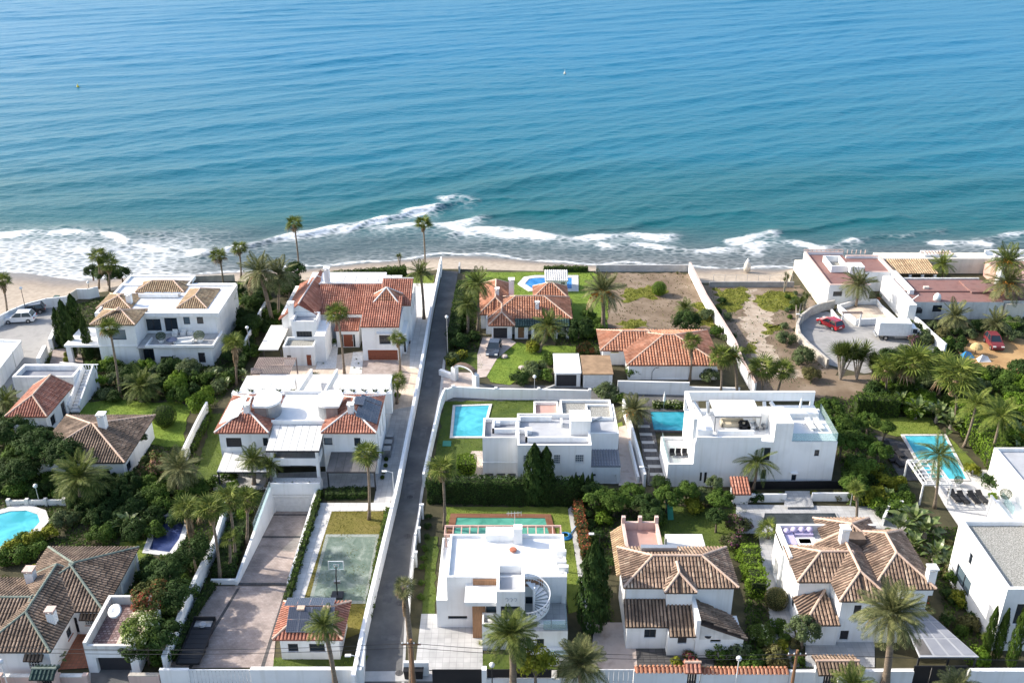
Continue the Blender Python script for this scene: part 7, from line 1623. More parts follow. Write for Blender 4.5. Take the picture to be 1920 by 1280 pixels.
# --- palms
def feather(seed, droop, n=26, wid=0.20):
 """frond of length 1 along +X, arching down; narrow leaflets either side"""
 rg = random.Random(seed); m = MB()
 def pt(t): return Vector((t * (1 - 0.18 * droop * t), 0, 0.10 * t - droop * 0.62 * t * t))
 for i in range(6):
  a, b = pt(i / 6), pt((i + 1) / 6); w = 0.012 * (1.2 - i / 6)
  m.add([(a.x, -w, a.z + 0.004), (b.x, -w * 0.8, b.z + 0.004), (b.x, w * 0.8, b.z + 0.004), (a.x, w, a.z + 0.004)], [(0, 1, 2, 3)], 0.85)
 for i in range(n):
  t = 0.10 + 0.90 * i / (n - 1); p = pt(t); d = (pt(min(1, t + 0.02)) - pt(t - 0.02)).normalized()
  ln = wid * 1.35 * (math.sin(math.pi * min(1, 0.18 + t * 0.78)) ** 0.7) * rg.uniform(0.85, 1.1)
  for s in (-1, 1):
   side = Vector((0, s, 0)); dirv = (side * 0.82 + d * 0.62 + Vector((0, 0, 0.30 - 0.35 * t))).normalized()
   tip = p + dirv * ln + Vector((0, 0, -0.20 * ln)); wv = d * 0.017
   mid = p + dirv * ln * 0.5
   m.add([tuple(p - wv * 0.5), tuple(mid - wv), tuple(tip), tuple(mid + wv)], [(0, 1, 2, 3)], rg.random())
 return m.mesh('feather_frond', 'palm_green')
def fan(seed, dry=False):
 """palmate leaf: bare stalk, then stiff blades split deep from the rim"""
 rg = random.Random(seed); m = MB()
 m.add([(0, -0.016, 0), (0.5, -0.010, 0.02), (0.5, 0.010, 0.02), (0, 0.016, 0)], [(0, 1, 2, 3)], 0.9)
 n = 13; c = Vector((0.46, 0, 0.02))
 for i in range(n):
  a = R(-105 + 210 * i / (n - 1)); l = 0.60 * (0.74 + 0.26 * math.cos(a * 0.8)) * rg.uniform(0.88, 1.1); dv = Vector((math.cos(a), math.sin(a), 0)); s = Vector((-dv.y, dv.x, 0))
  w = 0.034; mid = c + dv * l * 0.5 + Vector((0, 0, -0.01)); tip = c + dv * l + Vector((0, 0, -0.16 * l - (0.2 if dry else rg.uniform(0, 0.09))))
  dn = Vector((0, 0, -0.02)); r1 = rg.random()
  m.add([tuple(c), tuple(mid - s * w + dn), tuple(mid), tuple(mid + s * w + dn), tuple(tip)], [(0, 1, 2), (0, 2, 3), (1, 4, 2), (2, 4, 3)], r1)
 return m.mesh('fan_frond', 'palm_bright')
FEATH = [feather(1, 0.25), feather(2, 0.6), feather(3, 1.0), feather(4, 1.35)]
FANS = [fan(5), fan(6), fan(7, True)]
def skirt_mesh():
 rg = random.Random(3); m = MB()
 for i in range(90):
  a = rg.uniform(0, 6.28); z = rg.uniform(-1, 0.05); r = 0.10 + 0.22 * (1 + z * 0.5); l = rg.uniform(0.25, 0.5); s = Vector((-math.sin(a), math.cos(a), 0)) * 0.04
  p = Vector((math.cos(a) * r * 0.5, math.sin(a) * r * 0.5, z)); q = Vector((math.cos(a) * r, math.sin(a) * r, z - l))
  m.add([tuple(p - s), tuple(q - s * 1.6), tuple(q + s * 1.6), tuple(p + s)], [(0, 1, 2, 3)], rg.random())
 return m.mesh('dead_leaf_skirt', 'palm_dry')
SKIRT = skirt_mesh()
def dates_mesh():
 rg = random.Random(9); m = MB()
 for k in range(9):
  a = k * 0.7;
  for j in range(26):
   t = rg.random(); p = Vector((math.cos(a) * (0.1 + 0.32 * t), math.sin(a) * (0.1 + 0.32 * t), 0.05 - 0.30 * t * t)) + Vector((rg.uniform(-1, 1), rg.uniform(-1, 1), rg.uniform(-1, 1))) * 0.055; s = 0.022
   m.add([tuple(p + Vector(x) * s) for x in ((1, 0, -1), (-1, 1, -1), (-1, -1, -1), (0, 0, 1.5))], [(0, 1, 3), (1, 2, 3), (2, 0, 3)], rg.random())
 return m.mesh('date_bunch', 'palm_dates')
DATES = dates_mesh()
def palm(kind, ub, vb, ut, vt, r, label, group=None, mat=None, trunk=None, skirt=0.0, dates=False, n=None, tilt=None, zt=None, dry=False):
 b = P(ub, vb); h = zof(b.y, vt) if zt is None else zt; h = max(h, 0.35)
 top = Vector((XU(ut, b.y, h), b.y, h)); rm = r * m_px(top)
 t = thing('palm_tree', label, 'palm tree', (b.x, b.y, 0), 0, group)
 off = top - b; rt = trunk or (0.16 if kind == 'fan' else 0.26)
 pts = []; rad = []
 for i in range(9):
  s = i / 8; pts.append((off.x * s + 0.12 * math.sin(s * 3) * min(1, h / 6), 0, -0.1 + (h + 0.1) * s)); rad.append(rt * (1.45 - 0.55 * min(1, s * 5)) if i < 2 else rt * (0.92 - 0.12 * s) * (1.04 if i % 2 else 0.97))
 MB().tube(pts, rad, 9).build('trunk', 'bark_palm', t, smooth=True)
 a0 = vr.uniform(0, 6.28); o = (pts[-1][0], 0, h); dk = vr.uniform(0.84, 1.12); jt = vr.uniform(0.05, 0.22)
 if kind == 'fan':
  n = n or 30; mat = mat or 'palm_bright'; rm *= 1.12
  for i in range(n):
   e = math.asin(max(-0.95, min(0.99, 0.98 - 1.5 * dk * (i + 0.5) / n))) + vr.uniform(-jt, jt); az = a0 + i * 2.399 + vr.uniform(-0.3, 0.3); s = rm * vr.uniform(0.78, 1.15)
   dr = e < R(-18)
   inst('frond', FANS[2] if dr else FANS[i % 2], t, 'palm_dry' if (dry or (dr and skirt > 0 and i % 2)) else mat, o, (vr.uniform(-0.35, 0.35), -e, az), (s, s, s))
  if skirt > 0: inst('dead_leaves', SKIRT, t, 'palm_dry', (o[0], o[1], h - 0.1), (0, 0, 0), (rm * 0.8, rm * 0.8, skirt))
 else:
  n = n or 40; mat = mat or 'palm_green'
  for i in range(n):
   e = math.asin(max(-0.95, min(0.985, 0.985 - (1.32 if kind == 'date' else 1.05) * dk * (i + 0.3) / n))) + vr.uniform(-jt, jt); az = a0 + i * 2.399 + vr.uniform(-0.25, 0.25)
   k = 0 if e > 0.9 else 1 if e > 0.45 else 2 if e > 0.0 else 2
   if kind == 'queen': k = min(3, k + 1)
   s = rm * vr.uniform(0.96, 1.12) * (1.0 if e > 0 else 0.95)
   inst('frond', FEATH[k], t, 'palm_dry' if (dry or (kind == 'date' and e < -0.24 and i % 3 == 0)) else mat, o, (vr.uniform(-0.3, 0.3), -e, az), (s, s, s))
  if dates: inst('date_bunch', DATES, t, None, (o[0], o[1], h + rm * 0.02), (0, 0, a0), (rm * 1.15,) * 3)
  if skirt > 0: inst('leaf_bases', SKIRT, t, 'palm_dry', (o[0], o[1], h + 0.1), (0, 0, 0), (rt * 3.0, rt * 3.0, skirt))
 return t
# --- paddle-leaved plants
def paddle(seed):
 rg = random.Random(seed); m = MB(); L = []
 for i in range(7):
  t = i / 6; x = 0.30 + 0.70 * t; L.append((x * (1 - 0.1 * t), 0.16 * math.sin(math.pi * min(1, 0.08 + 0.9 * t)) ** 0.8 if t < 1 else 0.005, 0.10 * t - 0.34 * t * t))
 m.add([(0, -0.012, 0), (0.31, -0.012, 0.0), (0.31, 0.012, 0), (0, 0.012, 0)], [(0, 1, 2, 3)], 0.7)
 for i in range(6):
  (x0, w0, z0), (x1, w1, z1) = L[i], L[i + 1]
  for s in (-1, 1): m.add([(x0, 0, z0), (x1, 0, z1), (x1, s * w1, z1 + 0.35 * w1), (x0, s * w0, z0 + 0.35 * w0)], [(0, 1, 2, 3)], rg.random())
 return m.mesh('paddle_leaf', 'banana_leaf')
PADS = [paddle(1), paddle(2)]
def banana(u, v, r, label, group=None, n=13, mat='banana_leaf', hb=0.5):
 rm = r * m_px(P(u, v, 1.0)); c = P(u, v, rm * 0.9)
 t = thing('banana_plant', label, 'plant', (c.x, c.y, 0), 0, group); a0 = vr.uniform(0, 6)
 for k in range(3): MB().tube([(0.18 * math.cos(k * 2.1), 0.18 * math.sin(k * 2.1), 0), (0.1 * math.cos(k * 2.1), 0.1 * math.sin(k * 2.1), rm * hb)], [0.10, 0.06], 6).build('stem', 'bark_pale', t)
 for i in range(n):
  e = R(80 - 62 * (i / n) + vr.uniform(-6, 6)); s = rm * vr.uniform(0.95, 1.25); k = i % 3
  inst('leaf', PADS[i % 2], t, mat, (0.12 * math.cos(k * 2.1), 0.12 * math.sin(k * 2.1), rm * hb * vr.uniform(0.5, 1.0)), (vr.uniform(-0.4, 0.4), -e, a0 + i * 2.399), (s, s, s))
 return t
def rosette_mesh(n=34, seed=2, wid=0.05, mat='palm_grey'):
 rg = random.Random(seed); m = MB()
 for i in range(n):
  a = i * 2.399; e = R(85 - 75 * i / n); d = Vector((math.cos(a) * math.cos(e), math.sin(a) * math.cos(e), math.sin(e))); s = Vector((-math.sin(a), math.cos(a), 0)) * wid; l = rg.uniform(0.85, 1.1)
  m.add([tuple(-s * 0.8), tuple(d * l * 0.5 - s + Vector((0, 0, 0.05))), tuple(d * l + Vector((0, 0, -0.12 * l))), tuple(d * l * 0.5 + s + Vector((0, 0, 0.05))), tuple(s * 0.8)], [(0, 1, 2, 3, 4)], rg.random())
 return m.mesh('rosette', mat)
ROS = [rosette_mesh(), rosette_mesh(60, 4, 0.02), rosette_mesh(90, 6, 0.008)]
def rosette(u, v, r, label, k=0, mat='palm_grey', group=None, name='agave', z=0.0):
 c = P(u, v, z + 0.2); rm = r * m_px(c); t = thing(name, label, 'plant', (c.x, c.y, z), 0, group)
 inst('leaves', ROS[k], t, mat, (0, 0, 0.02), (0, 0, vr.uniform(0, 6)), (rm, rm, rm)); MB().tube([(0, 0, -0.02), (0, 0, 0.12)], [0.08, 0.05], 6).build('stem', 'bark', t); return t
def yucca_tree(u, vb, vt, r, label, n=5, mat='palm_green', group=None):
 b = P(u, vb); h = zof(b.y, vt); t = thing('yucca_tree', label, 'tree', (b.x, b.y, 0), vr.uniform(0, 6), group); rm = r * m_px(b)
 for i in range(n):
  a = i * 2.4; s = 0.3 + 0.7 * ((i * 0.618) % 1); x, y, z = math.cos(a) * rm * 0.55 * s, math.sin(a) * rm * 0.55 * s, h * (0.62 + 0.35 * ((i * 0.37) % 1))
  MB().tube([(0, 0, 0), (x * 0.5, y * 0.5, z * 0.5), (x, y, z)], [0.13, 0.1, 0.07], 6).build('branch', 'bark_pale', t)
  inst('leaf_head', ROS[1], t, mat, (x, y, z - 0.05), (0, 0, a), (rm * 0.95,) * 3)
 return t
def scatter(name, q, z, dens, leaf, mat, seed, up=0.6, hmax=0.05, excl=False):
 rs = np.random.RandomState(seed); q = np.array(q); lo, hi = q.min(0), q.max(0); n = int((hi - lo).prod() * dens)
 p = rs.uniform(lo, hi, (n, 2)); ins = np.zeros(n, bool); x0, y0 = q[-1]
 for x1, y1 in q:
  c = ((y1 > p[:, 1]) != (y0 > p[:, 1])); ins ^= c & (p[:, 0] < (x0 - x1) * (p[:, 1] - y1) / ((y0 - y1) or 1e-9) + x1); x0, y0 = x1, y1
 p = p[ins]
 if excl:
  for e in EXCL:
   e = np.array(e); ok = ((p > e.min(0)) & (p < e.max(0))).all(1); i2 = np.zeros(len(p), bool); x0, y0 = e[-1]
   for x1, y1 in e:
    c = ((y1 > p[:, 1]) != (y0 > p[:, 1])); i2 ^= c & (p[:, 0] < (x0 - x1) * (p[:, 1] - y1) / ((y0 - y1) or 1e-9) + x1); x0, y0 = x1, y1
   p = p[~(i2 & ok)]
 n = len(p)
 if n < 3: return
 cl = 0.5 + 0.25 * np.sin(p[:, 0] * 1.7 + p[:, 1] * 0.6) + 0.25 * np.sin(p[:, 1] * 1.9 - p[:, 0] * 0.8)
 C = np.column_stack([p, z + hmax * cl * rs.uniform(0.2, 1, n)]); Nn = rs.normal(size=(n, 3)); Nn[:, 2] = np.abs(Nn[:, 2]) + up; Nn /= np.linalg.norm(Nn, axis=1, keepdims=True)
 V, F = leaf_cards(C, Nn, leaf, rs, 0.5); o = inst(name, np_mesh(name, V, F, mat, np.clip(rs.uniform(0, 0.6, n) + 0.4 * cl, 0, 1))); o['kind'] = 'stuff'; return o
def thicket(poly, n, rr, mats, label, seed, sq=1.0, gap=0.75, cat='shrub'):
 rg = random.Random(seed); us, vs_ = [p[0] for p in poly], [p[1] for p in poly]; done = []; tries = 0
 while len(done) < n and tries < 4000:
  tries += 1; u, v = rg.uniform(min(us), max(us)), rg.uniform(min(vs_), max(vs_)); ins = False
  for i in range(len(poly)):
   (x0, y0), (x1, y1) = poly[i], poly[(i + 1) % len(poly)]
   if (y0 > v) != (y1 > v) and u < (x1 - x0) * (v - y0) / (y1 - y0) + x0: ins = not ins
  r = rg.uniform(*rr)
  if ins and all(math.hypot(u - a, (v - b) * 1.6) > gap * (r + c) * 0.8 for a, b, c in done):
   done.append((u, v, r)); shrub(u, v, r, rg.choice(mats), label, label, sq=sq, cat=cat)
# ---------------------------------------------------------------- planting, from the photograph
for (ub, vb, ut, vt, r, sk, lb) in (
(14, 592, 4, 526, 18, 1.4, 'fan palm at left edge above the turning circle'), (419, 537, 411, 480, 18, 0.8, 'slim fan palm on the lawn behind four hip villa'),
(452, 520, 448, 466, 17, 0.8, 'slim fan palm just left of the big date palm'), (561, 510, 551, 420, 18, 0.9, 'tall lone fan palm against the surf'),
(797, 512, 793, 420, 18, 0.9, 'tall fan palm beside the lane end against the sea'), (646, 702, 632, 588, 24, 0.9, 'tall fan palm before the red front door'),
(750, 697, 746, 636, 17, 0.8, 'fan palm in front of the red garage door'), (744, 757, 745, 714, 19, 0.5, 'short fan palm at the twin house side gate'),
(443, 722, 438, 645, 23, 2.2, 'fan palm with brown skirt behind the twin house'), (428, 604, 425, 562, 20, 0.8, 'fan palm beside right wall of four hip villa'),
(226, 748, 205, 615, 23, 0.8, 'very tall leaning fan palm before four hip villa'), (692, 974, 688, 850, 28, 1.0, 'tall fan palm on the dry lawn by basketball court'),
(833, 990, 829, 878, 30, 1.0, 'tall fan palm at the hedge corner by the lane'), (413, 1086, 395, 955, 32, 1.1, 'tall fan palm beside the white driveway wall'),
(357, 1050, 350, 955, 29, 2.6, 'fan palm with thick dead skirt above navy pool'), (441, 1048, 428, 935, 30, 1.0, 'fan palm behind the driveway wall, middle of cluster'), (462, 1020, 462, 935, 27, 1.0, 'fan palm nearest the garage ramp'),
(1293, 714, 1297, 640, 19, 1.4, 'fan palm before the orange roof'), (1351, 742, 1352, 668, 26, 1.2, 'thick fan palm at the lane by vacant lot wall'),
(1428, 740, 1429, 692, 28, 0.8, 'low fan palm on the sandy lane, left of pair'), (1455, 742, 1468, 694, 25, 0.8, 'leaning low fan palm on the sandy lane, right of pair'),
(1712, 745, 1712, 682, 42, 1.6, 'bushy fan palm behind the right garden hedge'), (1790, 800, 1793, 708, 46, 1.6, 'large bushy fan palm in the right hand jungle'), (1660, 745, 1662, 690, 30, 1.2, 'fan palm before the car park, left of jungle'),
(185, 540, 184, 480, 20, 1.0, 'fan palm in dark clump at the beach, higher'), (205, 545, 203, 497, 22, 1.0, 'fan palm in dark clump at the beach, lower'), (1760, 740, 1770, 690, 30, 1.2, 'fan palm in the jungle below dirt yard'), (1605, 985, 1606, 918, 18, 0.8, 'small fan palm by grey terrace and long modern house'), (1850, 1215, 1851, 1196, 13, 0.3, 'small fan palm beneath the gravel roofed block')):
 palm('fan', ub, vb, ut, vt, r, lb, 'fan palms', skirt=sk)
palm('fan', 774, 1290, 757, 1100, 24, 'withered palm with drooping dry crown at the lane corner', mat='palm_grey', skirt=2.0, n=22, trunk=0.26)
palm('fan', 430, 1070, 430, 1010, 20, 'young fan palm with bare stem in driveway bed', n=16, skirt=0.0)
palm('fan', 1440, 1010, 1440, 992, 24, 'low fan palm beside the grey villa path', n=20)
palm('fan', 1180, 0 + 1290, 1180, 1290, 8, 'tiny fan palm', n=4) if False else None
for (ub, vb, ut, vt, r, dt, m, lb) in (
(513, 614, 487, 512, 46, 0, 'palm_grey', 'big date palm with leaning trunk beside beach villa'), (520, 610, 522, 516, 40, 0, 'palm_grey', 'second date palm standing right of the leaning one'),
(795, 598, 788, 512, 28, 0, 'palm_green', 'date palm on pale terrace beside the lane wall'), (896, 622, 895, 532, 36, 0, 'palm_green', 'date palm left of terracotta bungalow'),
(877, 626, 876, 572, 28, 0, 'palm_green', 'lower date palm by the lane left of bungalow'), (1130, 618, 1130, 548, 46, 1, 'palm_grey', 'large drooping date palm between bungalow and vacant lot'),
(1010, 660, 1028, 612, 38, 1, 'palm_green', 'leaning date palm with orange fruit before green porch'), (1189, 800, 1188, 770, 38, 1, 'palm_grey', 'low date palm between the two modern houses'),
(1604, 576, 1610, 535, 36, 0, 'palm_grey', 'date palm growing on the sandy restaurant terrace'), (1885, 578, 1890, 492, 40, 1, 'palm_green', 'tall date palm with orange fruit at far right, upper'),
(1880, 590, 1890, 534, 46, 1, 'palm_grey', 'date palm with orange fruit at far right, lower'), (1793, 622, 1790, 594, 36, 0, 'palm_grey', 'date palm in front of the brown roofed restaurant'),
(1868, 630, 1867, 606, 33, 0, 'palm_grey', 'date palm right of the restaurant window'), (150, 950, 150, 897, 58, 0, 'palm_green', 'wide date palm behind the brown roofed cottage'),
(337, 930, 336, 880, 46, 0, 'palm_grey', 'date palm by the pink oleander'), (268, 752, 266, 725, 42, 0, 'palm_green', 'short date palm at the top of the green lawn'),
(630, 1292, 606, 1172, 40, 0, 'palm_green', 'young palm before the gatehouse windows'), (961, 1300, 958, 1190, 56, 0, 'palm_green', 'date palm before the spiral stair villa'),
(1090, 1310, 1088, 1245, 56, 0, 'palm_grey', 'upright silvery palm right of spiral stair villa'), (1658, 1292, 1672, 1152, 72, 0, 'palm_grey', 'huge round date palm before the brown tiled villa'),
(1284, 592, 1284, 578, 22, 0, 'palm_green', 'stemless young date palm on the vacant lot'), (1382, 742, 1376, 668, 27, 1, 'palm_green', 'date palm with orange fruit at the vacant lot wall'),
(476, 908, 474, 862, 32, 0, 'palm_green', 'palm in front of the left veranda of twin house'), (499, 912, 507, 872, 26, 0, 'palm_green', 'darker palm beside the twin house balcony'),
(1600, 1345, 1598, 1288, 48, 0, 'palm_green', 'palm tips rising at bottom edge before villa gate'), (1792, 1350, 1792, 1292, 48, 0, 'palm_grey', 'palm tips rising at bottom edge before black carport gate'),
(1768, 525, 1767, 497, 28, 0, 'palm_bright', 'lush palm in the restaurant courtyard'), (15, 775, 12, 752, 32, 0, 'palm_green', 'low cycad like palm beside the small cottage')):
 palm('date', ub, vb, ut, vt, r, lb, 'date palms', m, skirt=0.5 if r > 40 else 0.0, dates=bool(dt), n=46 if r > 50 else 36, trunk=0.34 if r > 40 else 0.22)
for (ub, vb, ut, vt, r, m, lb) in ((1412, 917, 1420, 868, 44, 'palm_green', 'queen palm before the long modern house'), (1752, 952, 1760, 855, 50, 'palm_green', 'queen palm beside the white pool pergola'),
(1807, 838, 1830, 760, 46, 'palm_bright', 'leaning queen palm behind the right pool, left'), (1851, 872, 1876, 782, 48, 'palm_bright', 'leaning queen palm behind the right pool, right')):
 palm('queen', ub, vb, ut, vt, r, lb, 'queen palms', m, n=20, trunk=0.17)
tree(1006, 1235, 40, 4.2, 'leaf_yellow', 'airy yellow green tree beside the villa date palm', kind=LOOSE, sq=1.3)
for (u, vb, vt, r, m, lb) in ((116, 648, 577, 9, 'leaf_dark', 'slender cypress by the street pillar'), (132, 655, 563, 13, 'leaf_dark', 'broad cypress beside the street gate'), (149, 640, 552, 14, 'leaf_dark', 'dark cypress nearest the beach gate'), (170, 676, 592, 9, 'leaf_dark', 'narrow cypress at the entrance canopy'), (141, 672, 612, 6, 'leaf_dark', 'thin low cypress before the canopy pillar'),
(1001, 942, 833, 21, 'leaf_dark', 'tall dark cypress in front of cube house, left'), (1023, 942, 838, 17, 'leaf_dark', 'tall dark cypress in front of cube house, right'), (1110, 1180, 1016, 30, 'leaf_dark', 'massive cypress between two bottom houses'),
(1845, 1232, 1136, 9, 'leaf_hedge', 'narrow cypress before gravel block, left'), (1866, 1235, 1141, 9, 'leaf_hedge', 'narrow cypress before gravel block, middle'), (1893, 1250, 1132, 11, 'leaf_hedge', 'narrow cypress before gravel block, right')):
 cypress(u, vb, vt, r, m, lb, 'cypresses')
for i, (q, z, mt) in enumerate(SCATTER):
 if mt == 'weeds': scatter('ground_cover', q, z, 60, 0.2, 'weed', i, 0.3, 0.35)
 else: scatter('grass', q, z, 45, 0.13, GRASS[mt], i)
for i, (pl, mt) in enumerate((([(60, 600), (180, 560), (440, 540), (500, 590), (440, 720), (390, 780), (340, 750), (150, 756), (60, 700)], 'leaf_hedge'), ([(-60, 780), (100, 770), (280, 830), (345, 840), (430, 890), (500, 915), (420, 1090), (310, 1260), (230, 1240), (240, 1080), (100, 1020), (-60, 1060)], 'leaf_hedge'), ([(840, 530), (900, 560), (900, 660), (838, 700)], 'leaf_hedge'), ([(1075, 560), (1140, 600), (1130, 665), (1040, 690), (1040, 650)], 'leaf_hedge'),
([(1560, 745), (1700, 740), (1640, 650), (1760, 650), (1900, 600), (1960, 600), (1960, 960), (1870, 900), (1800, 800), (1740, 790), (1620, 780), (1700, 900), (1720, 1000), (1590, 960), (1570, 850)], 'leaf_mid'), ([(1090, 940), (1400, 935), (1450, 1000), (1420, 1040), (1440, 1250), (1390, 1250), (1400, 1050), (1225, 1040), (1100, 1050)], 'leaf_hedge'), ([(1640, 985), (1800, 990), (1860, 1220), (1800, 1230), (1740, 1050)], 'leaf_mid'), ([(1200, 1210), (1540, 1195), (1530, 1260), (1200, 1262)], 'leaf_mid'), ([(1060, 960), (1100, 960), (1160, 1180), (1100, 1180)], 'leaf_hedge'), ([(1390, 1040), (1440, 1040), (1470, 1180), (1400, 1190)], 'leaf_hedge'))):
 scatter('ground_cover', [(P(u, v).x, P(u, v).y) for u, v in pl], 0.03, 30, 0.3, mt, 100 + i, 0.5, 0.45, True)
for i, pl in enumerate(([(1150, 515), (1290, 515), (1355, 625), (1145, 612)], [(1320, 545), (1480, 545), (1500, 620), (1560, 720), (1430, 735)], [(1490, 535), (1545, 575), (1500, 590), (1480, 560)])):
 scatter('scrub', [(P(u, v).x, P(u, v).y) for u, v in pl], 0.03, 2.2, 0.3, ('leaf_brown', 'leaf_olive', 'leaf_olive')[i], 200 + i, 0.3, 0.3)
hedge('tall dark cypress hedge in front of the cube house', [(803, 938), (960, 942), (1085, 944)], 1.3, 3.0, 'leaf_dark', 80)
for k in range(9): cypress(1068 + k * 5 - (k % 2) * 2, 946, 896 - (k % 3) * 5, 5.0, 'leaf_dark', 'pointed young cypress at the hedge end')
hedge('clipped bright hedge block on the cube house lawn', [(858, 884), (890, 884)], 2.2, 1.7, 'leaf_bright', 90)
hedge('dark seaside hedge of the beach villa', [(590, 529), (680, 522), (762, 515)], 1.4, 1.5, 'leaf_hedge'); hedge('low hedge on the sea wall of the four hip villa', [(245, 549), (365, 534)], 1.2, 1.4, 'leaf_dark')
hedge('clipped seaside hedge beyond the blue pool', [(1020, 509), (1102, 509)], 0.9, 0.9, 'leaf_hedge'); hedge('long top hedge behind the right garden lawn', [(1602, 775), (1680, 778)], 1.8, 2.6, 'leaf_hedge')
hedge('pale flowering hedge behind the teal pool', [(1224, 764), (1290, 765)], 0.9, 0.8, 'leaf_cream'); hedge('small hedge along the right side of garage ramp', [(RX1 + 0.55, RY1), (RX1 + 0.55, RY0 - 2.5)], 0.55, 0.7, 'leaf_hedge', px=False)
hedge('ivy hedge at the foot of the driveway wall', [(400, 1102), (366, 1155), (330, 1240)], 0.5, 0.8, 'leaf_dark'); hedge('low hedge strip beside the basketball lawn', [(728, 960), (708, 1060), (690, 1165)], 0.5, 0.7, 'leaf_mid')
hedge('dense hedge along the lane before the bungalow', [(868, 540), (858, 600), (850, 640)], 1.6, 1.5, 'leaf_dark'); hedge('yellow trimmed hedge at the bungalow drive', [(842, 686), (872, 668)], 1.0, 1.0, 'leaf_yellow')
hedge('bright bamboo hedge behind the right pool lawn', [(1800, 795), (1850, 850), (1895, 915)], 2.4, 2.8, 'leaf_bright', 60); hedge('dark hedge under palms by the driveway wall', [(452, 985), (432, 1040), (420, 1085)], 2.0, 1.0, 'leaf_dark')
hedge('dark planted bed before the twin house veranda', [(612, 930), (694, 928)], 1.6, 0.7, 'leaf_dark'); hedge('red tinged hedge along the villa garden path', [(1082, 955), (1092, 1010), (1100, 1050)], 0.9, 1.5, 'leaf_red'); hedge('white wall top ivy of the twin house lawn', [(395, 785), (360, 850)], 0.4, 1.0, 'leaf_mid')
hedge('bright clipped hedge between the two brown houses', [(1398, 1045), (1412, 1085), (1420, 1120)], 1.5, 1.8, 'leaf_bright', 90, wob=0.22)
for u, v, r in ((1398, 1042, 20), (1408, 1068, 21), (1416, 1098, 19)): shrub(u, v, r, 'leaf_bright', 'bright round shrub in the row between brown houses', kind=TREE)
hedge('hedge beneath the date palms beside the villa wall', [(470, 640), (452, 690)], 1.2, 1.2, 'leaf_dark'); hedge('dark garden hedge above the kidney pool', [(-20, 925), (120, 925), (190, 930)], 1.5, 1.6, 'leaf_dark')
topiary(308, 779, 22, 'leaf_hedge', 'large clipped ball tree on the green lawn'); topiary(1456, 1122, 22, 'leaf_brown', 'brownish clipped ball beside the villa path'); topiary(124, 664, 5, 'leaf_yellow', 'small clipped ball by the street court, upper'); topiary(124, 674, 6, 'leaf_yellow', 'small clipped ball by the street court, lower'); topiary(1236, 541, 14, 'leaf_bright', 'rounded green bush on the vacant lot')
for i, (u, v) in enumerate(((731, 829), (730, 840), (727, 850), (724, 860), (723, 872), (719, 884), (717, 894))): topiary(u, v, 4.3, 'leaf_hedge', 'small clipped ball along the twin house side path')
for i, (u, v) in enumerate(((803, 968), (802, 985), (800, 1006), (796, 1027), (794, 1046), (792, 1062), (790, 1092), (788, 1118))): shrub(u, v, 7.5, 'leaf_dark' if i < 3 else 'leaf_mid', 'round shrub in the bed along the lane fence')
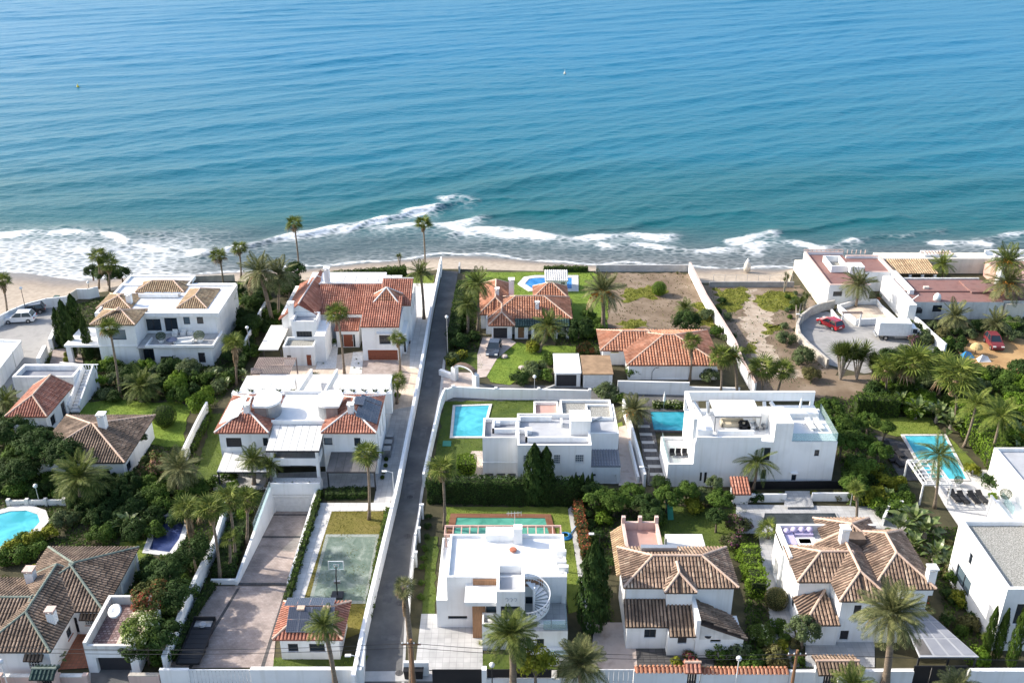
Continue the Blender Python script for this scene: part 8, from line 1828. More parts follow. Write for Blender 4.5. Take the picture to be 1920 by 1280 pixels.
for s in ((205, 684, 22, 'leaf_bright', 'bright shrub at the foot of the leaning palm'), (340, 704, 20, 'leaf_bright', 'bright shrub before the four hip villa door'), (374, 757, 28, 'leaf_bright', 'bright green tree at the right of the lawn'), (290, 872, 32, 'leaf_pink', 'pink flowering oleander beside the cottage'), (262, 892, 22, 'leaf_pink', 'low pink oleander at the cottage corner'),
(60, 1012, 22, 'leaf_yellow', 'yellow green shrub below the kidney pool'), (92, 1000, 18, 'leaf_yellow', 'yellow tipped shrub beside the kidney pool'), (40, 1040, 24, 'leaf_mid', 'mid green shrub behind the old house'), (122, 972, 26, 'leaf_olive', 'rounded grey green shrub right of kidney pool'), (8, 1100, 24, 'leaf_red', 'red flowering shrub at the left edge'), (20, 1150, 22, 'leaf_red', 'reddish shrub lower at the left edge'),
(1000, 650, 15, 'leaf_yellow', 'yellow ornamental grass mound on bungalow lawn'), (1085, 620, 27, 'leaf_dark', 'dark bush right of the bungalow porch'), (1100, 655, 18, 'leaf_red', 'red leaved shrub behind the garages'), (1005, 692, 26, 'leaf_olive', 'rounded shrub at the bungalow lawn edge'), (976, 708, 20, 'leaf_dark', 'dark shrub by the lawn kerb wall'), (1032, 672, 16, 'leaf_mid', 'shrub beside the white garage roof'), (1022, 705, 18, 'leaf_mid', 'shrub in front of the white garage'),
(862, 640, 22, 'leaf_dark', 'dark shrub by the lane lamp'), (848, 672, 14, 'leaf_olive', 'small shrub beside the arched gate'), (1190, 692, 22, 'leaf_mid', 'green shrub before the orange roofed house'), (1332, 706, 18, 'leaf_olive', 'climbing shrub on orange house wall'), (1288, 603, 30, 'leaf_dark', 'wide dark bush on the vacant lot'), (1325, 590, 16, 'leaf_olive', 'dry bush by the vacant lot wall'), (1345, 622, 15, 'leaf_mid', 'bush at lot wall foot'),
(1136, 737, 26, 'leaf_olive', 'pale green shrub on the lane behind cube house'), (1163, 748, 15, 'leaf_mid', 'small shrub next to low date palm'), (1505, 668, 25, 'leaf_olive', 'grey green bush left of the car park'), (1474, 634, 20, 'leaf_olive', 'grey green bush on the sandy lot'), (1522, 702, 20, 'leaf_brown', 'brownish bush below the car park wall'), (1470, 612, 10, 'leaf_olive', 'small olive bush by the stone wall'),
(1130, 972, 18, 'leaf_bright', 'young lemon tree behind the pink terrace'), (1300, 948, 22, 'leaf_yellow', 'yellow green fruit tree in the shaded garden'), (1322, 930, 24, 'leaf_olive', 'silvery bush before the long modern house'), (1384, 985, 28, 'leaf_purple', 'purple bougainvillea at the small tiled wall'), (1372, 1018, 24, 'leaf_purple', 'lower purple bougainvillea by the garden'),
(1432, 1192, 28, 'leaf_cream', 'cream flowered oleander left of the villa'), (1458, 1172, 18, 'leaf_mid', 'green shrub beside the villa path end'), (1382, 1216, 26, 'leaf_olive', 'bushy shrub in front of the white gable'), (1345, 1222, 24, 'leaf_mid', 'shrub left of the front lamp'), (1292, 1228, 14, 'leaf_magenta', 'magenta bougainvillea beside the red hood'), (1268, 1240, 12, 'leaf_yellow', 'yellow green plant behind the tiled coping'), (1452, 1232, 26, 'leaf_brown', 'brownish shrub behind long front wall'), (1410, 1240, 22, 'leaf_mid', 'shrub behind the tile coped wall'),
(1722, 1135, 24, 'leaf_red', 'red bougainvillea on the villa right corner'), (1692, 1112, 18, 'leaf_red', 'red flowering climber on the brown roof'), (1775, 1162, 16, 'leaf_dark', 'potted philodendron on the carport roof edge'), (1838, 1232, 24, 'leaf_bright', 'bright round shrub by the right corner wall'), (1796, 1120, 20, 'leaf_yellow', 'yellow tipped shrub beside the white block'), (1820, 1170, 20, 'leaf_brown', 'brown green shrub between villa and block'), (1790, 1085, 22, 'leaf_mid', 'green shrub behind the villa chimney'),
(1528, 926, 9, 'leaf_yellow', 'small yellow palm shrub in white planter, left'), (1570, 928, 12, 'leaf_brown', 'brown green bush in white planter, right'), (1592, 925, 14, 'leaf_mid', 'round bush at fence end'), (1420, 932, 14, 'leaf_dark', 'dark cycad shrub behind small tiled wall'), (1462, 930, 10, 'leaf_mid', 'small shrub beside the grey steps'), (1640, 882, 24, 'leaf_yellow', 'yellow green shrub left of the pool pergola'), (1625, 930, 22, 'leaf_yellow', 'yellowish shrub by grey terrace'),
(1862, 905, 22, 'leaf_dark', 'dark bush beside white terrace planter'), (1862, 930, 9, 'leaf_bright', 'small bright ball bush by the sunbeds'), (1822, 880, 16, 'leaf_yellow', 'trimmed yellow hedge at pool corner'), (1715, 640, 16, 'leaf_purple', 'purple flowered bush behind the truck wall'), (1735, 635, 16, 'leaf_olive', 'olive bush behind the truck wall'), (740, 742, 11, 'leaf_bright', 'bright shrub bed around the short palm'), (590, 705, 9, 'leaf_mid', 'low garden bed shrub at forecourt'), (165, 655, 16, 'leaf_olive', 'olive tree bush at the entrance canopy'), (183, 662, 12, 'leaf_olive', 'grey bush under the entrance canopy'), (112, 636, 11, 'leaf_yellow', 'yellowing hedge bush by street pillar'), (1700, 625, 10, 'leaf_brown', 'potted brown shrub at the truck wall')):
 shrub(s[0], s[1], s[2], s[3], s[4])
tree(1508, 1178, 34, 2.4, 'leaf_olive', 'silver olive tree before the brown tiled villa', sq=1.0)
tree(880, 1240, 0.1, 1, 'leaf_mid', 'x') if False else None
for (u, v, r, h, m, lb) in ((362, 1028, 36, 3.4, 'leaf_dark', 'large dark tree beside the navy pool'), (315, 1068, 42, 3.8, 'leaf_dark', 'large dark tree left of the driveway wall, upper'), (330, 1115, 40, 3.8, 'leaf_dark', 'dark tree against the driveway wall, middle'), (282, 1120, 42, 4.0, 'leaf_red', 'dark tree with red and white blossoms by terrace'), (268, 1180, 46, 3.8, 'leaf_cream', 'white blossoming dark tree beside the tiled terrace'), (302, 1190, 40, 3.4, 'leaf_dark', 'dark tree at the driveway front corner'), (250, 1215, 32, 2.4, 'leaf_dark', 'dark shrub tree above the brick planter'),
(72, 835, 46, 4.0, 'leaf_dark', 'dark pine like tree before the brown roofed cottage'), (28, 808, 42, 4.0, 'leaf_dark', 'dark tree left of the two cottages'), (118, 850, 40, 4.0, 'leaf_dark', 'dark tree overlapping the brown cottage roof'), (40, 880, 38, 2.8, 'leaf_dark', 'dark tree in the left thicket, lower'), (262, 822, 16, 2.0, 'leaf_dark', 'dark climber tree at the brown cottage porch'),
(555, 505, 22, 2.6, 'leaf_dark', 'round dark tree below the lone beach palm'), (540, 535, 30, 2.6, 'leaf_dark', 'dark tree behind the paired date palms'), (478, 560, 28, 2.4, 'leaf_dark', 'dark tree left of the leaning date palm'), (470, 605, 26, 2.2, 'leaf_dark', 'dark tree above the villa side wall'), (200, 515, 26, 1.8, 'leaf_dark', 'dark bushy tree below the beach fan palms'), (172, 508, 18, 1.6, 'leaf_dark', 'dark bush at the beach clump, left'), (228, 512, 18, 1.6, 'leaf_dark', 'dark bush at the beach clump, right')):
 tree(u, v, r, h, m, lb)
for (u, v, r, m, lb) in ((1122, 932, 28, 'leaf_mid', 'leafy tree in hedge row before cube house wing'), (1152, 938, 27, 'leaf_mid', 'leafy tree in hedge row before cube house wing'), (1184, 928, 27, 'leaf_mid', 'leafy tree in hedge row before cube house wing'), (1212, 945, 26, 'leaf_dark', 'leafy tree in hedge row before cube house wing'), (1252, 930, 28, 'leaf_mid', 'leafy tree in hedge row before cube house wing'), (1290, 918, 22, 'leaf_mid', 'leafy tree in hedge row before cube house wing'), (1350, 935, 24, 'leaf_mid', 'leafy tree in hedge row before cube house wing')):
 tree(u, v, r * 1.12, 2.1, m, lb)
for (u, v, r) in ((1565, 800, 28), (1630, 790, 24), (1558, 768, 30), (1585, 795, 32), (1608, 828, 32), (1580, 830, 26), (1615, 870, 30), (1600, 905, 28), (1650, 845, 26), (1660, 800, 20)): tree(u, v, r, 2.4, vr.choice(['leaf_mid', 'leaf_hedge', 'leaf_olive', 'leaf_mid']), 'leafy tree beside the long modern house wall')
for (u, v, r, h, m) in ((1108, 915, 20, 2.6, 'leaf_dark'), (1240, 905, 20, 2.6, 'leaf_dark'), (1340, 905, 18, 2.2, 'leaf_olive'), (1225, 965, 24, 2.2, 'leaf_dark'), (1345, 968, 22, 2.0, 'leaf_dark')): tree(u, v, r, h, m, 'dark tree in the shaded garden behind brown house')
TH = ['leaf_dark', 'leaf_mid', 'leaf_hedge', 'leaf_dark']
thicket([(175, 690), (400, 685), (440, 700), (400, 740), (330, 745), (190, 745)], 24, (15, 27), TH + ['leaf_olive', 'leaf_bright'], 'garden shrub in the belt before four hip villa', 3)
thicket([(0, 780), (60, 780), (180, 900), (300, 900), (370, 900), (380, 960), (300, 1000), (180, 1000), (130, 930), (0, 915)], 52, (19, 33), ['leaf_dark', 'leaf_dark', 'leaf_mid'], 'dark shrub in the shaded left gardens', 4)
thicket([(440, 530), (560, 520), (560, 560), (520, 600), (470, 680), (430, 690), (440, 600)], 24, (13, 25), ['leaf_dark', 'leaf_dark', 'leaf_hedge'], 'dark shrub between the two beach villas', 5)
thicket([(400, 890), (460, 890), (500, 915), (470, 960), (440, 1000), (400, 960)], 12, (11, 20), ['leaf_dark', 'leaf_mid', 'leaf_bright'], 'garden shrub left of the garage ramp', 6)
thicket([(120, 1080), (0, 1080), (0, 1000), (60, 1000)], 6, (14, 22), ['leaf_mid', 'leaf_yellow'], 'shrub behind the old house roof', 7)
thicket([(1640, 655), (1760, 660), (1830, 690), (1920, 690), (1920, 790), (1860, 790), (1780, 770), (1700, 770), (1640, 740)], 44, (17, 30), ['leaf_mid', 'leaf_hedge', 'leaf_dark', 'leaf_olive', 'leaf_bright'], 'jungle shrub below the restaurant and dirt yard', 8)
thicket([(1690, 605), (1800, 612), (1920, 600), (1920, 640), (1830, 625), (1790, 660), (1740, 640)], 20, (11, 20), ['leaf_dark', 'leaf_olive', 'leaf_brown', 'leaf_mid'], 'bush before the long brown roofed restaurant', 9)
thicket([(1590, 860), (1690, 900), (1710, 960), (1640, 960), (1600, 930)], 18, (15, 25), ['leaf_mid', 'leaf_yellow', 'leaf_dark', 'leaf_bright'], 'garden shrub left of the white pool pergola', 10)
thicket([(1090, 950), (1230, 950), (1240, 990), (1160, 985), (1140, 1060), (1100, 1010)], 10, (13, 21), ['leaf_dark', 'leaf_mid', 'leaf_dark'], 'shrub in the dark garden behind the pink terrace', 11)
thicket([(1760, 1000), (1800, 1010), (1830, 1120), (1850, 1190), (1800, 1190), (1770, 1100)], 12, (11, 18), ['leaf_mid', 'leaf_dark', 'leaf_brown'], 'shrub in the strip between villa and white block', 12)
thicket([(1420, 1190), (1500, 1200), (1500, 1245), (1400, 1250)], 7, (11, 18), ['leaf_mid', 'leaf_brown', 'leaf_yellow'], 'shrub behind the long tile coped wall', 13)
thicket([(1880, 800), (1930, 800), (1930, 890), (1900, 880)], 7, (16, 24), ['leaf_mid', 'leaf_bright', 'leaf_yellow'], 'shrub at the right edge beyond the pool lawn', 14)
thicket([(1100, 560), (1130, 570), (1130, 650), (1095, 640)], 5, (11, 17), ['leaf_dark', 'leaf_mid'], 'shrub under the large drooping date palm', 15)
thicket([(846, 560), (890, 560), (895, 640), (850, 650)], 9, (10, 16), ['leaf_dark', 'leaf_mid', 'leaf_olive'], 'shrub under the palms left of bungalow', 16)
thicket([(1330, 545), (1345, 545), (1390, 640), (1400, 700), (1375, 690)], 8, (6, 11), ['leaf_dark', 'leaf_olive'], 'scrub at the foot of the lot wall', 17)
thicket([(1470, 545), (1500, 545), (1510, 590), (1480, 600)], 9, (5, 9), ['leaf_olive', 'leaf_brown', 'leaf_mid'], 'scrubby cactus bush by the restaurant wall', 18)
thicket([(300, 1055), (385, 1045), (370, 1085), (320, 1180), (300, 1240), (235, 1240), (240, 1130), (270, 1060)], 16, (20, 32), ['leaf_dark', 'leaf_dark', 'leaf_mid'], 'dark shrub between old house and driveway wall', 19, sq=1.25)
for (u, v, r, lb) in ((1712, 962, 42, 'banana clump beside the pool pergola'), (1688, 980, 36, 'banana clump beside the pool pergola'), (1738, 985, 36, 'banana clump beside the pool pergola'), (1672, 1005, 24, 'banana clump behind the brown villa'), (1712, 1012, 36, 'banana clump behind the brown villa'), (1755, 1030, 32, 'banana clump by the white block'), (1782, 1048, 34, 'banana clump by the white block'), (1795, 1070, 20, 'banana clump by the white block'),
(1720, 760, 32, 'banana clump in the right jungle'), (1760, 765, 34, 'banana clump in the right jungle'), (1785, 785, 32, 'banana clump in the right jungle'), (1730, 735, 22, 'banana clump in the right jungle'), (1690, 745, 22, 'banana clump in the right jungle'), (1820, 700, 24, 'banana clump in the right jungle'), (1905, 800, 24, 'banana clump at the right edge'), (1912, 840, 22, 'banana clump at the right edge'),
(240, 972, 30, 'paddle leaved plant beside the navy pool'), (262, 960, 24, 'paddle leaved plant beside the navy pool'), (425, 965, 20, 'paddle leaved plant under the driveway palms'), (400, 700, 20, 'paddle leaved plant behind the twin house'), (420, 715, 20, 'paddle leaved plant behind the twin house'), (455, 700, 16, 'paddle leaved plant behind the twin house'), (1690, 705, 22, 'paddle leaved plant below car park'), (1640, 720, 20, 'paddle leaved plant below car park'), (1665, 925, 22, 'paddle leaved plant left of the pool pergola'), (110, 1230, 16, 'paddle leaved plant on old house steps')):
 banana(u, v, r, lb)
for (u, vb, vt, r, n, lb) in ((1575, 712, 655, 34, 11, 'branched yucca tree before the car park, left'), (1606, 712, 660, 30, 10, 'branched yucca tree before the car park, middle'), (1636, 716, 676, 30, 10, 'branched yucca tree before the car park, right'), (1494, 610, 560, 18, 6, 'grey candelabra cactus by the stone wall'), (1470, 548, 512, 10, 5, 'dark tall cactus near the beach wall'), (1505, 585, 550, 12, 5, 'tall cactus beside the restaurant ramp'), (750, 500, 476, 9, 5, 'small beach palm clump by the seaside hedge')):
 yucca_tree(u, vb, vt, r, lb, n)
for i, (u, v) in enumerate(((598, 655), (604, 663), (612, 671), (606, 680), (668, 672), (672, 680), (664, 688), (676, 690))): rosette(u, v, 4.0, 'small agave in the white gravel of beach villa', 0, 'palm_green')
for i, (u, v) in enumerate(((500, 905), (516, 903), (533, 904), (548, 903), (566, 905), (580, 903))): rosette(u, v, 4.5, 'small succulent in the planter over the garage', 0, 'palm_green', z=1.2)
rosette(185, 722, 18, 'pampas grass with pale plumes before four hip villa', 2, 'leaf_cream', name='pampas_grass'); rosette(190, 738, 18, 'grassy clump under the pampas plumes', 2, 'palm_green', name='ornamental_grass'); rosette(1270, 512, 7, 'small agave against the concrete sea wall', 0)
rosette(1778, 1150, 12, 'spiky plant on the carport roof', 0, 'palm_green', z=2.5)
# ---------------------------------------------------------------- vehicles
def car(u, v, rz, paint, label, L=4.4, W=1.8, H=1.5, suv=False, cat='car'):
 p = P(u, v, 0.5); t = thing('parked_car', label, cat, (p.x, p.y, 0.02), rz)
 z0, zb, zt = 0.28, H * 0.60, H
 xs = [-L / 2, -L / 2 + 0.12, -L * 0.30, L * 0.30, L / 2 - 0.15, L / 2]
 m = MB()
 prof = [(-L / 2, 0.42), (-L / 2 + 0.08, zb - 0.08), (-L * 0.44, zb + 0.02), (L * 0.18, zb + 0.03), (L * 0.40, zb - 0.10), (L / 2 - 0.06, zb - 0.28), (L / 2, 0.45), (L / 2 - 0.1, z0), (-L / 2 + 0.1, z0)]
 n = len(prof); ws = [W / 2 * (0.93 if abs(x) > L * 0.43 else 1.0) for x, _ in prof]
 vs = [(x, -w, z) for (x, z), w in zip(prof, ws)] + [(x, w, z) for (x, z), w in zip(prof, ws)]
 m.add(vs, [tuple(range(n)), tuple(range(2 * n - 1, n - 1, -1))] + [(i, n + i, n + (i + 1) % n, (i + 1) % n) for i in range(n)])
 body = m.build('body', paint, t)
 rb, rf = (-L * 0.37, L * 0.04) if suv else (-L * 0.30, L * 0.02)
 cb, cf = (-L * 0.455, L * 0.22)
 wt = W / 2 * 0.76; wb = W / 2 * 0.95
 MB().add([(cb, -wb, zb), (cf, -wb, zb), (rf, -wt, zt - 0.04), (rb, -wt, zt - 0.04), (cb, wb, zb), (cf, wb, zb), (rf, wt, zt - 0.04), (rb, wt, zt - 0.04)], [(0, 1, 2, 3), (7, 6, 5, 4), (1, 5, 6, 2), (4, 0, 3, 7)]).build('windows', 'glass', t)
 rf_ = MB().box(rb + 0.02, rf - 0.02, -wt - 0.01, wt + 0.01, zt - 0.045, zt).build('roof', paint, t)
 for a, b in (((cb, rb)), ((cf, rf))):
  for s in (-1, 1): MB().bar((a, s * wb, zb), (b, s * wt, zt - 0.02), 0.07).build('pillar', paint, t)
 for s in (-1, 1): MB().bar((-L * 0.12, s * wb * 1.003, zb), (-L * 0.14, s * wt * 1.01, zt - 0.02), 0.07).build('pillar', paint, t)
 for sx in (-0.31, 0.31):
  for s in (-1, 1):
   w = MB().tube([(sx * L, s * (W / 2 - 0.2), 0.32), (sx * L, s * (W / 2 + 0.02), 0.32)], 0.33, 14).build('wheel', 'tyre', t); MB().tube([(sx * L, s * (W / 2 + 0.021), 0.32), (sx * L, s * (W / 2 + 0.035), 0.32)], 0.2, 10).build('rim', 'rim', w)
 for s in (-1, 1):
  MB().box(L / 2 - 0.22, L / 2 + 0.005, s * W * 0.34 - 0.2, s * W * 0.34 + 0.2, zb - 0.36, zb - 0.22).build('headlight', 'lamp_clear', t); MB().box(-L / 2 - 0.005, -L / 2 + 0.12, s * W * 0.36 - 0.16, s * W * 0.36 + 0.16, zb - 0.32, zb - 0.12).build('tail_light', 'lamp_red', t)
  MB().box(L * 0.17, L * 0.2, s * (W / 2 + 0.0), s * (W / 2 + 0.16), zb, zb + 0.12).build('mirror', paint, t)
 MB().box(-L / 2 - 0.012, -L / 2 + 0.05, -0.26, 0.26, 0.55, 0.66).build('number_plate', 'lamp_clear', t)
 return t
car(37, 597, R(188), 'car_white', 'white SUV parked on the street turning circle', 4.6, 1.85, 1.68, True); car(58, 581, R(200), 'car_black', 'black hatchback parked behind the white SUV', 4.2, 1.78, 1.5, True)
car(926, 653, R(-97), 'car_grey', 'dark grey saloon on the bungalow driveway', 4.5, 1.8, 1.45); car(1557, 606, R(118), 'car_red', 'bright red car parked in the restaurant car park', 4.2, 1.78, 1.45, True); car(1863, 643, R(-94), 'van_red', 'old dull red van on the orange dirt yard', 3.9, 1.7, 1.75, True, 'van')
def truck():
 p = P(1684, 634); t = thing('box_truck', 'white box truck parked in the restaurant car park', 'truck', (p.x, p.y, 0.02), R(-4)); t.scale = (0.9, 0.9, 0.9)
 MB().box(-3.6, 1.45, -1.08, 1.08, 0.85, 3.1).build('cargo_box', 'car_white', t)
 MB().box(0.15, 0.95, -1.1, -1.081, 1.0, 2.9).build('side_door', 'frame_white', t); MB().box(-3.7, 1.5, -0.5, 0.5, 0.55, 0.84).build('chassis', 'black', t)
 pr = [(1.55, 0.5), (1.55, 2.25), (2.35, 2.25), (2.95, 1.5), (3.55, 1.25), (3.6, 0.5)]; n = 6
 MB().add([(x, -0.98, z) for x, z in pr] + [(x, 0.98, z) for x, z in pr], [tuple(range(n)), tuple(range(11, 5, -1))] + [(i, 6 + i, 6 + (i + 1) % 6, (i + 1) % 6) for i in range(6)]).build('cab', 'car_white', t)
 MB().add([(2.40, -0.88, 2.2), (2.96, -0.88, 1.53), (2.96, 0.88, 1.53), (2.40, 0.88, 2.2)], [(0, 1, 2, 3)]).build('windscreen', 'glass', t).location = (0.015, 0, 0.02)
 for s in (-1, 1): MB().box(1.75, 2.45, s * 0.985, s * 0.995, 1.4, 2.1).build('side_window', 'glass', t); MB().box(2.5, 2.62, s * 1.0, s * 1.25, 1.3, 1.7).build('mirror', 'black', t); MB().box(3.5, 3.62, s * 0.55, s * 0.9, 0.85, 1.05).build('headlight', 'lamp_clear', t)
 for x in (-2.3, 2.75):
  for s in (-1, 1):
   w = MB().tube([(x, s * 0.72, 0.4), (x, s * 0.99, 0.4)], 0.4, 14).build('wheel', 'tyre', t); MB().tube([(x, s * 0.99, 0.4), (x, s * 1.01, 0.4)], 0.22, 10).build('rim', 'rim', w)
 MB().box(-0.9, 1.0, -1.02, -0.98, 0.5, 0.7).build('side_guard', 'galvanised', t); MB().box(-3.9, -3.62, -1.0, 1.0, 0.55, 0.75).build('tail_lift', 'galvanised', t)
truck()
def trailer():
 a, b = P(385, 1165, 0.5), P(352, 1246, 0.5); c = (a + b) / 2; d = a - b
 t = thing('flatbed_trailer', 'long dark low trailer parked beside the driveway wall', 'trailer', (c.x, c.y, 0.03), math.atan2(d.y, d.x)); L = d.length
 MB().box(-L / 2, L / 2, -0.95, 0.95, 0.5, 0.62).build('frame', 'black', t)
 for i in range(9): MB().box(-L / 2 + L * i / 9 + 0.02, -L / 2 + L * (i + 1) / 9 - 0.02, -0.92, 0.92, 0.621, 0.66).build('deck_board', 'shutter_dark', t)
 MB().box(L / 2 - 0.9, L / 2 - 0.1, -0.75, 0.75, 0.661, 0.72).build('front_plate', 'galvanised', t); MB().box(L / 2 - 0.06, L / 2 + 0.02, -1.0, 1.0, 0.5, 1.1).build('head_board', 'black', t)
 for s in (-1, 1): MB().box(-L / 2, L / 2 - 0.06, s * 0.97 - 0.03, s * 0.97 + 0.03, 0.5, 0.78).build('side_rail', 'black', t)
 MB().lathe([(0.32, 0.72), (0.32, 0.95), (0.1, 1.0)], 12, (L / 2 - 0.75, 0)).build('winch', 'sign_grey', t)
 for x in (-0.9, 0.1):
  for s in (-1, 1): MB().tube([(x, s * 0.7, 0.28), (x, s * 0.92, 0.28)], 0.28, 12).build('wheel', 'tyre', t)
trailer()
# ---------------------------------------------------------------- street lamps, poles, cables
def lamp(u, vb, vt, label, globe=True, mat='galvanised'):
 b = P(u, vb); h = max(2.2, zof(b.y, vt)); t = thing('street_lamp', label, 'street lamp', (b.x, b.y, 0))
 MB().tube([(0, 0, 0), (0, 0, 0.5), (0, 0, h)], [0.09, 0.055, 0.04], 8).build('pole', mat, t)
 if globe: MB().lathe([(0.06, h), (0.2, h + 0.12), (0.24, h + 0.3), (0.14, h + 0.44), (0.03, h + 0.48)], 12).build('lantern', 'frame_white', t, smooth=True)
 else:
  MB().tube([(0, 0, h - 0.05), (-0.45, 0, h + 0.12), (-0.7, 0, h + 0.12)], 0.035, 6).build('arm', mat, t); MB().box(-1.1, -0.6, -0.13, 0.13, h + 0.06, h + 0.17).build('lantern', 'frame_white', t)
 return t
lamp(840, 676, 597, 'lane lamp beside the bungalow hedge'); lamp(1002, 737, 716, 'globe lamp behind the panelled wall'); lamp(741, 965, 885, 'lamp on the lane wall beside twin house', False, 'frame_white'); lamp(676, 1278, 1230, 'white arm lamp at the lane corner wall', False, 'frame_white'); lamp(1378, 1292, 1238, 'white globe lamp by the tile coped wall', True, 'frame_white')
lamp(923, 1298, 1250, 'black globe lamp before the black fence', True, 'black'); lamp(33, 700, 655, 'lamp on the street below turning circle', False); lamp(51, 592, 543, 'dark lamp post at the turning circle wall', True, 'black'); lamp(170, 556, 532, 'lamp by the beach gate', True, 'black'); lamp(1215, 908, 890, 'small lamp post beside dark side path', False); lamp(1594, 948, 922, 'small grey lamp post at grey terrace'); lamp(16, 1290, 1244, 'white lantern at the brick fence', True, 'frame_white'); lamp(1503, 616, 590, 'thin lamp post on the car park wall', False); lamp(1123, 1045, 1002, 'thin garden lamp in the dark garden', False, 'black'); lamp(75, 946, 918, 'pool lamp post behind kidney pool'); lamp(470, 668, 617, 'garden lamp on villa side wall')
for i, (u, v0, v1) in enumerate(((793, 972, 960), (787, 1016, 1003), (781, 1062, 1048))):
 b = P(u, v0); t = thing('fence_light', 'white capped light post on the lane fence', 'light post', (b.x, b.y, 0)); MB().box(-0.1, 0.1, -0.1, 0.1, 0, 1.7).build('post', 'frame_white', t); MB().box(-0.16, 0.16, -0.16, 0.16, 1.702, 1.86).build('cap', 'frame_white', t)
def pole(u, vb, vt, label, lean=0.0, mat='concrete_pole'):
 b = P(u, vb); h = zof(b.y, vt); t = thing('utility_pole', label, 'utility pole', (b.x, b.y, 0))
 MB().tube([(0, 0, -0.1), (lean, 0, h)], [0.17, 0.11], 8).build('pole', mat, t); MB().box(lean - 0.8, lean + 0.8, -0.12, -0.04, h - 0.5, h - 0.38).build('crossarm', 'wood_brown', t)
 for x in (-0.7, -0.25, 0.25, 0.7): MB().lathe([(0.05, h - 0.38), (0.06, h - 0.3), (0.03, h - 0.22)], 8, (lean + x, -0.08)).build('insulator', 'frame_white', t)
 return Vector((b.x + lean, b.y, h))
pA = pole(776, 1300, 1198, 'wooden utility pole at the lane corner', mat='wood_brown'); pB = pole(1482, 1300, 1218, 'utility pole before the olive tree', mat='wood_brown'); pC = pole(4, 1300, 1205, 'utility pole at the left corner', mat='wood_brown')
def cable(a, b, sag, label):
 c = (a + b) / 2; m = MB(); pts = [a + (b - a) * t - Vector((0, 0, sag * 4 * t * (1 - t))) - c for t in np.linspace(0, 1, 22)]; tag(m.tube(pts, 0.022, 5).build('power_cable', 'cable', loc=c), label, 'cable')
for k, dz in enumerate((-0.3, -0.75)):
 cable(pC + Vector((0, -0.1, dz)), pA + Vector((0, -0.1, dz)), 0.5, ('upper', 'lower')[k] + ' overhead cable crossing the driveway front'); cable(pA + Vector((0, -0.1, dz)), pB + Vector((0, -0.1, dz)), 0.6, ('upper', 'lower')[k] + ' overhead cable crossing the brown house front')
cable(pB + Vector((0, -0.1, -0.3)), Vector((60, 60, 5)), 0.4, 'overhead cable leaving to the right')
# ---------------------------------------------------------------- garden and beach things
def hoop():
 b = P(633, 1118); t = thing('basketball_hoop', 'portable basketball hoop on the worn green court', 'basketball hoop', (b.x, b.y, 0.05))
 MB().box(-0.55, 0.55, -0.5, 0.5, 0, 0.22).build('base', 'black', t); MB().tube([(0, 0, 0.2), (0, 0.15, 2.3), (0, 0.55, 3.0)], 0.06, 8).build('pole', 'black', t)
 bb = MB().box(-0.7, 0.7, 0.56, 0.60, 2.75, 3.6).build('backboard', 'glass_rail', t)
 m = MB().box(-0.72, 0.72, 0.55, 0.61, 3.6, 3.66).box(-0.72, 0.72, 0.55, 0.61, 2.69, 2.75).box(-0.72, -0.66, 0.55, 0.61, 2.75, 3.6).box(0.66, 0.72, 0.55, 0.61, 2.75, 3.6).box(-0.26, -0.22, 0.54, 0.56, 2.85, 3.3).box(0.22, 0.26, 0.54, 0.56, 2.85, 3.3).box(-0.22, 0.22, 0.54, 0.56, 3.26, 3.3); m.build('frame', 'frame_white', bb)
 MB().tube([(0.23 * math.cos(a), 0.86 + 0.23 * math.sin(a), 2.9) for a in np.linspace(0, 6.28, 15)], 0.02, 5).build('rim', 'lamp_red', t)
 MB().box(-0.3, 0.3, 0.3, 0.5, 1.2, 1.5).build('weight_box', 'metal_grey', t)
hoop()
def lounger(u, v, rz, label, mat='fabric_black', z=0.05, frame='black'):
 p = P(u, v, z + 0.3); t = thing('sun_lounger', label, 'sun lounger', (p.x, p.y, z), rz)
 MB().box(-0.95, 0.95, -0.33, 0.33, 0.24, 0.29).build('frame', frame, t); MB().box(-0.95, 0.35, -0.31, 0.31, 0.291, 0.36).build('mattress', mat, t)
 MB().add([(0.36, -0.31, 0.30), (0.95, -0.31, 0.62), (0.95, 0.31, 0.62), (0.36, 0.31, 0.30), (0.36, -0.31, 0.37), (0.93, -0.31, 0.69), (0.93, 0.31, 0.69), (0.36, 0.31, 0.37)], [(0, 3, 2, 1), (4, 5, 6, 7), (0, 1, 5, 4), (1, 2, 6, 5), (2, 3, 7, 6), (3, 0, 4, 7)]).build('backrest', mat, t)
 for x in (-0.8, 0.8):
  for y in (-0.28, 0.28): MB().box(x - 0.03, x + 0.03, y - 0.03, y + 0.03, 0, 0.24).build('leg', frame, t)
for i, (u, v) in enumerate(((1790, 930), (1806, 933), (1826, 933), (1841, 932))): lounger(u, v, R(98), 'black sunbed on the white terrace by the pool pergola')
for i, (u, v) in enumerate(((1519, 795), (1535, 795))): lounger(u, v, R(98), 'white sunbed on the long house roof terrace', 'fabric_white', 5.82, 'frame_white')
for i in range(4): lounger(1668 + (i % 2) * 16, 838 + i * 9, R(100), 'dark sunbed on the shaded pool side path')
def parasol(u, v, z, label, h=2.4):
 p = P(u, v, z); t = thing('parasol', label, 'parasol', (p.x, p.y, z)); MB().lathe([(0.4, 0), (0.4, 0.08), (0.08, 0.12)], 12).build('base', 'metal_grey', t); MB().tube([(0, 0, 0.1), (0, 0, h)], 0.03, 6).build('pole', 'steel', t)
 MB().lathe([(0.05, h * 0.45), (0.16, h * 0.5), (0.12, h * 0.8), (0.04, h)], 10).build('canopy', 'fabric_white', t)
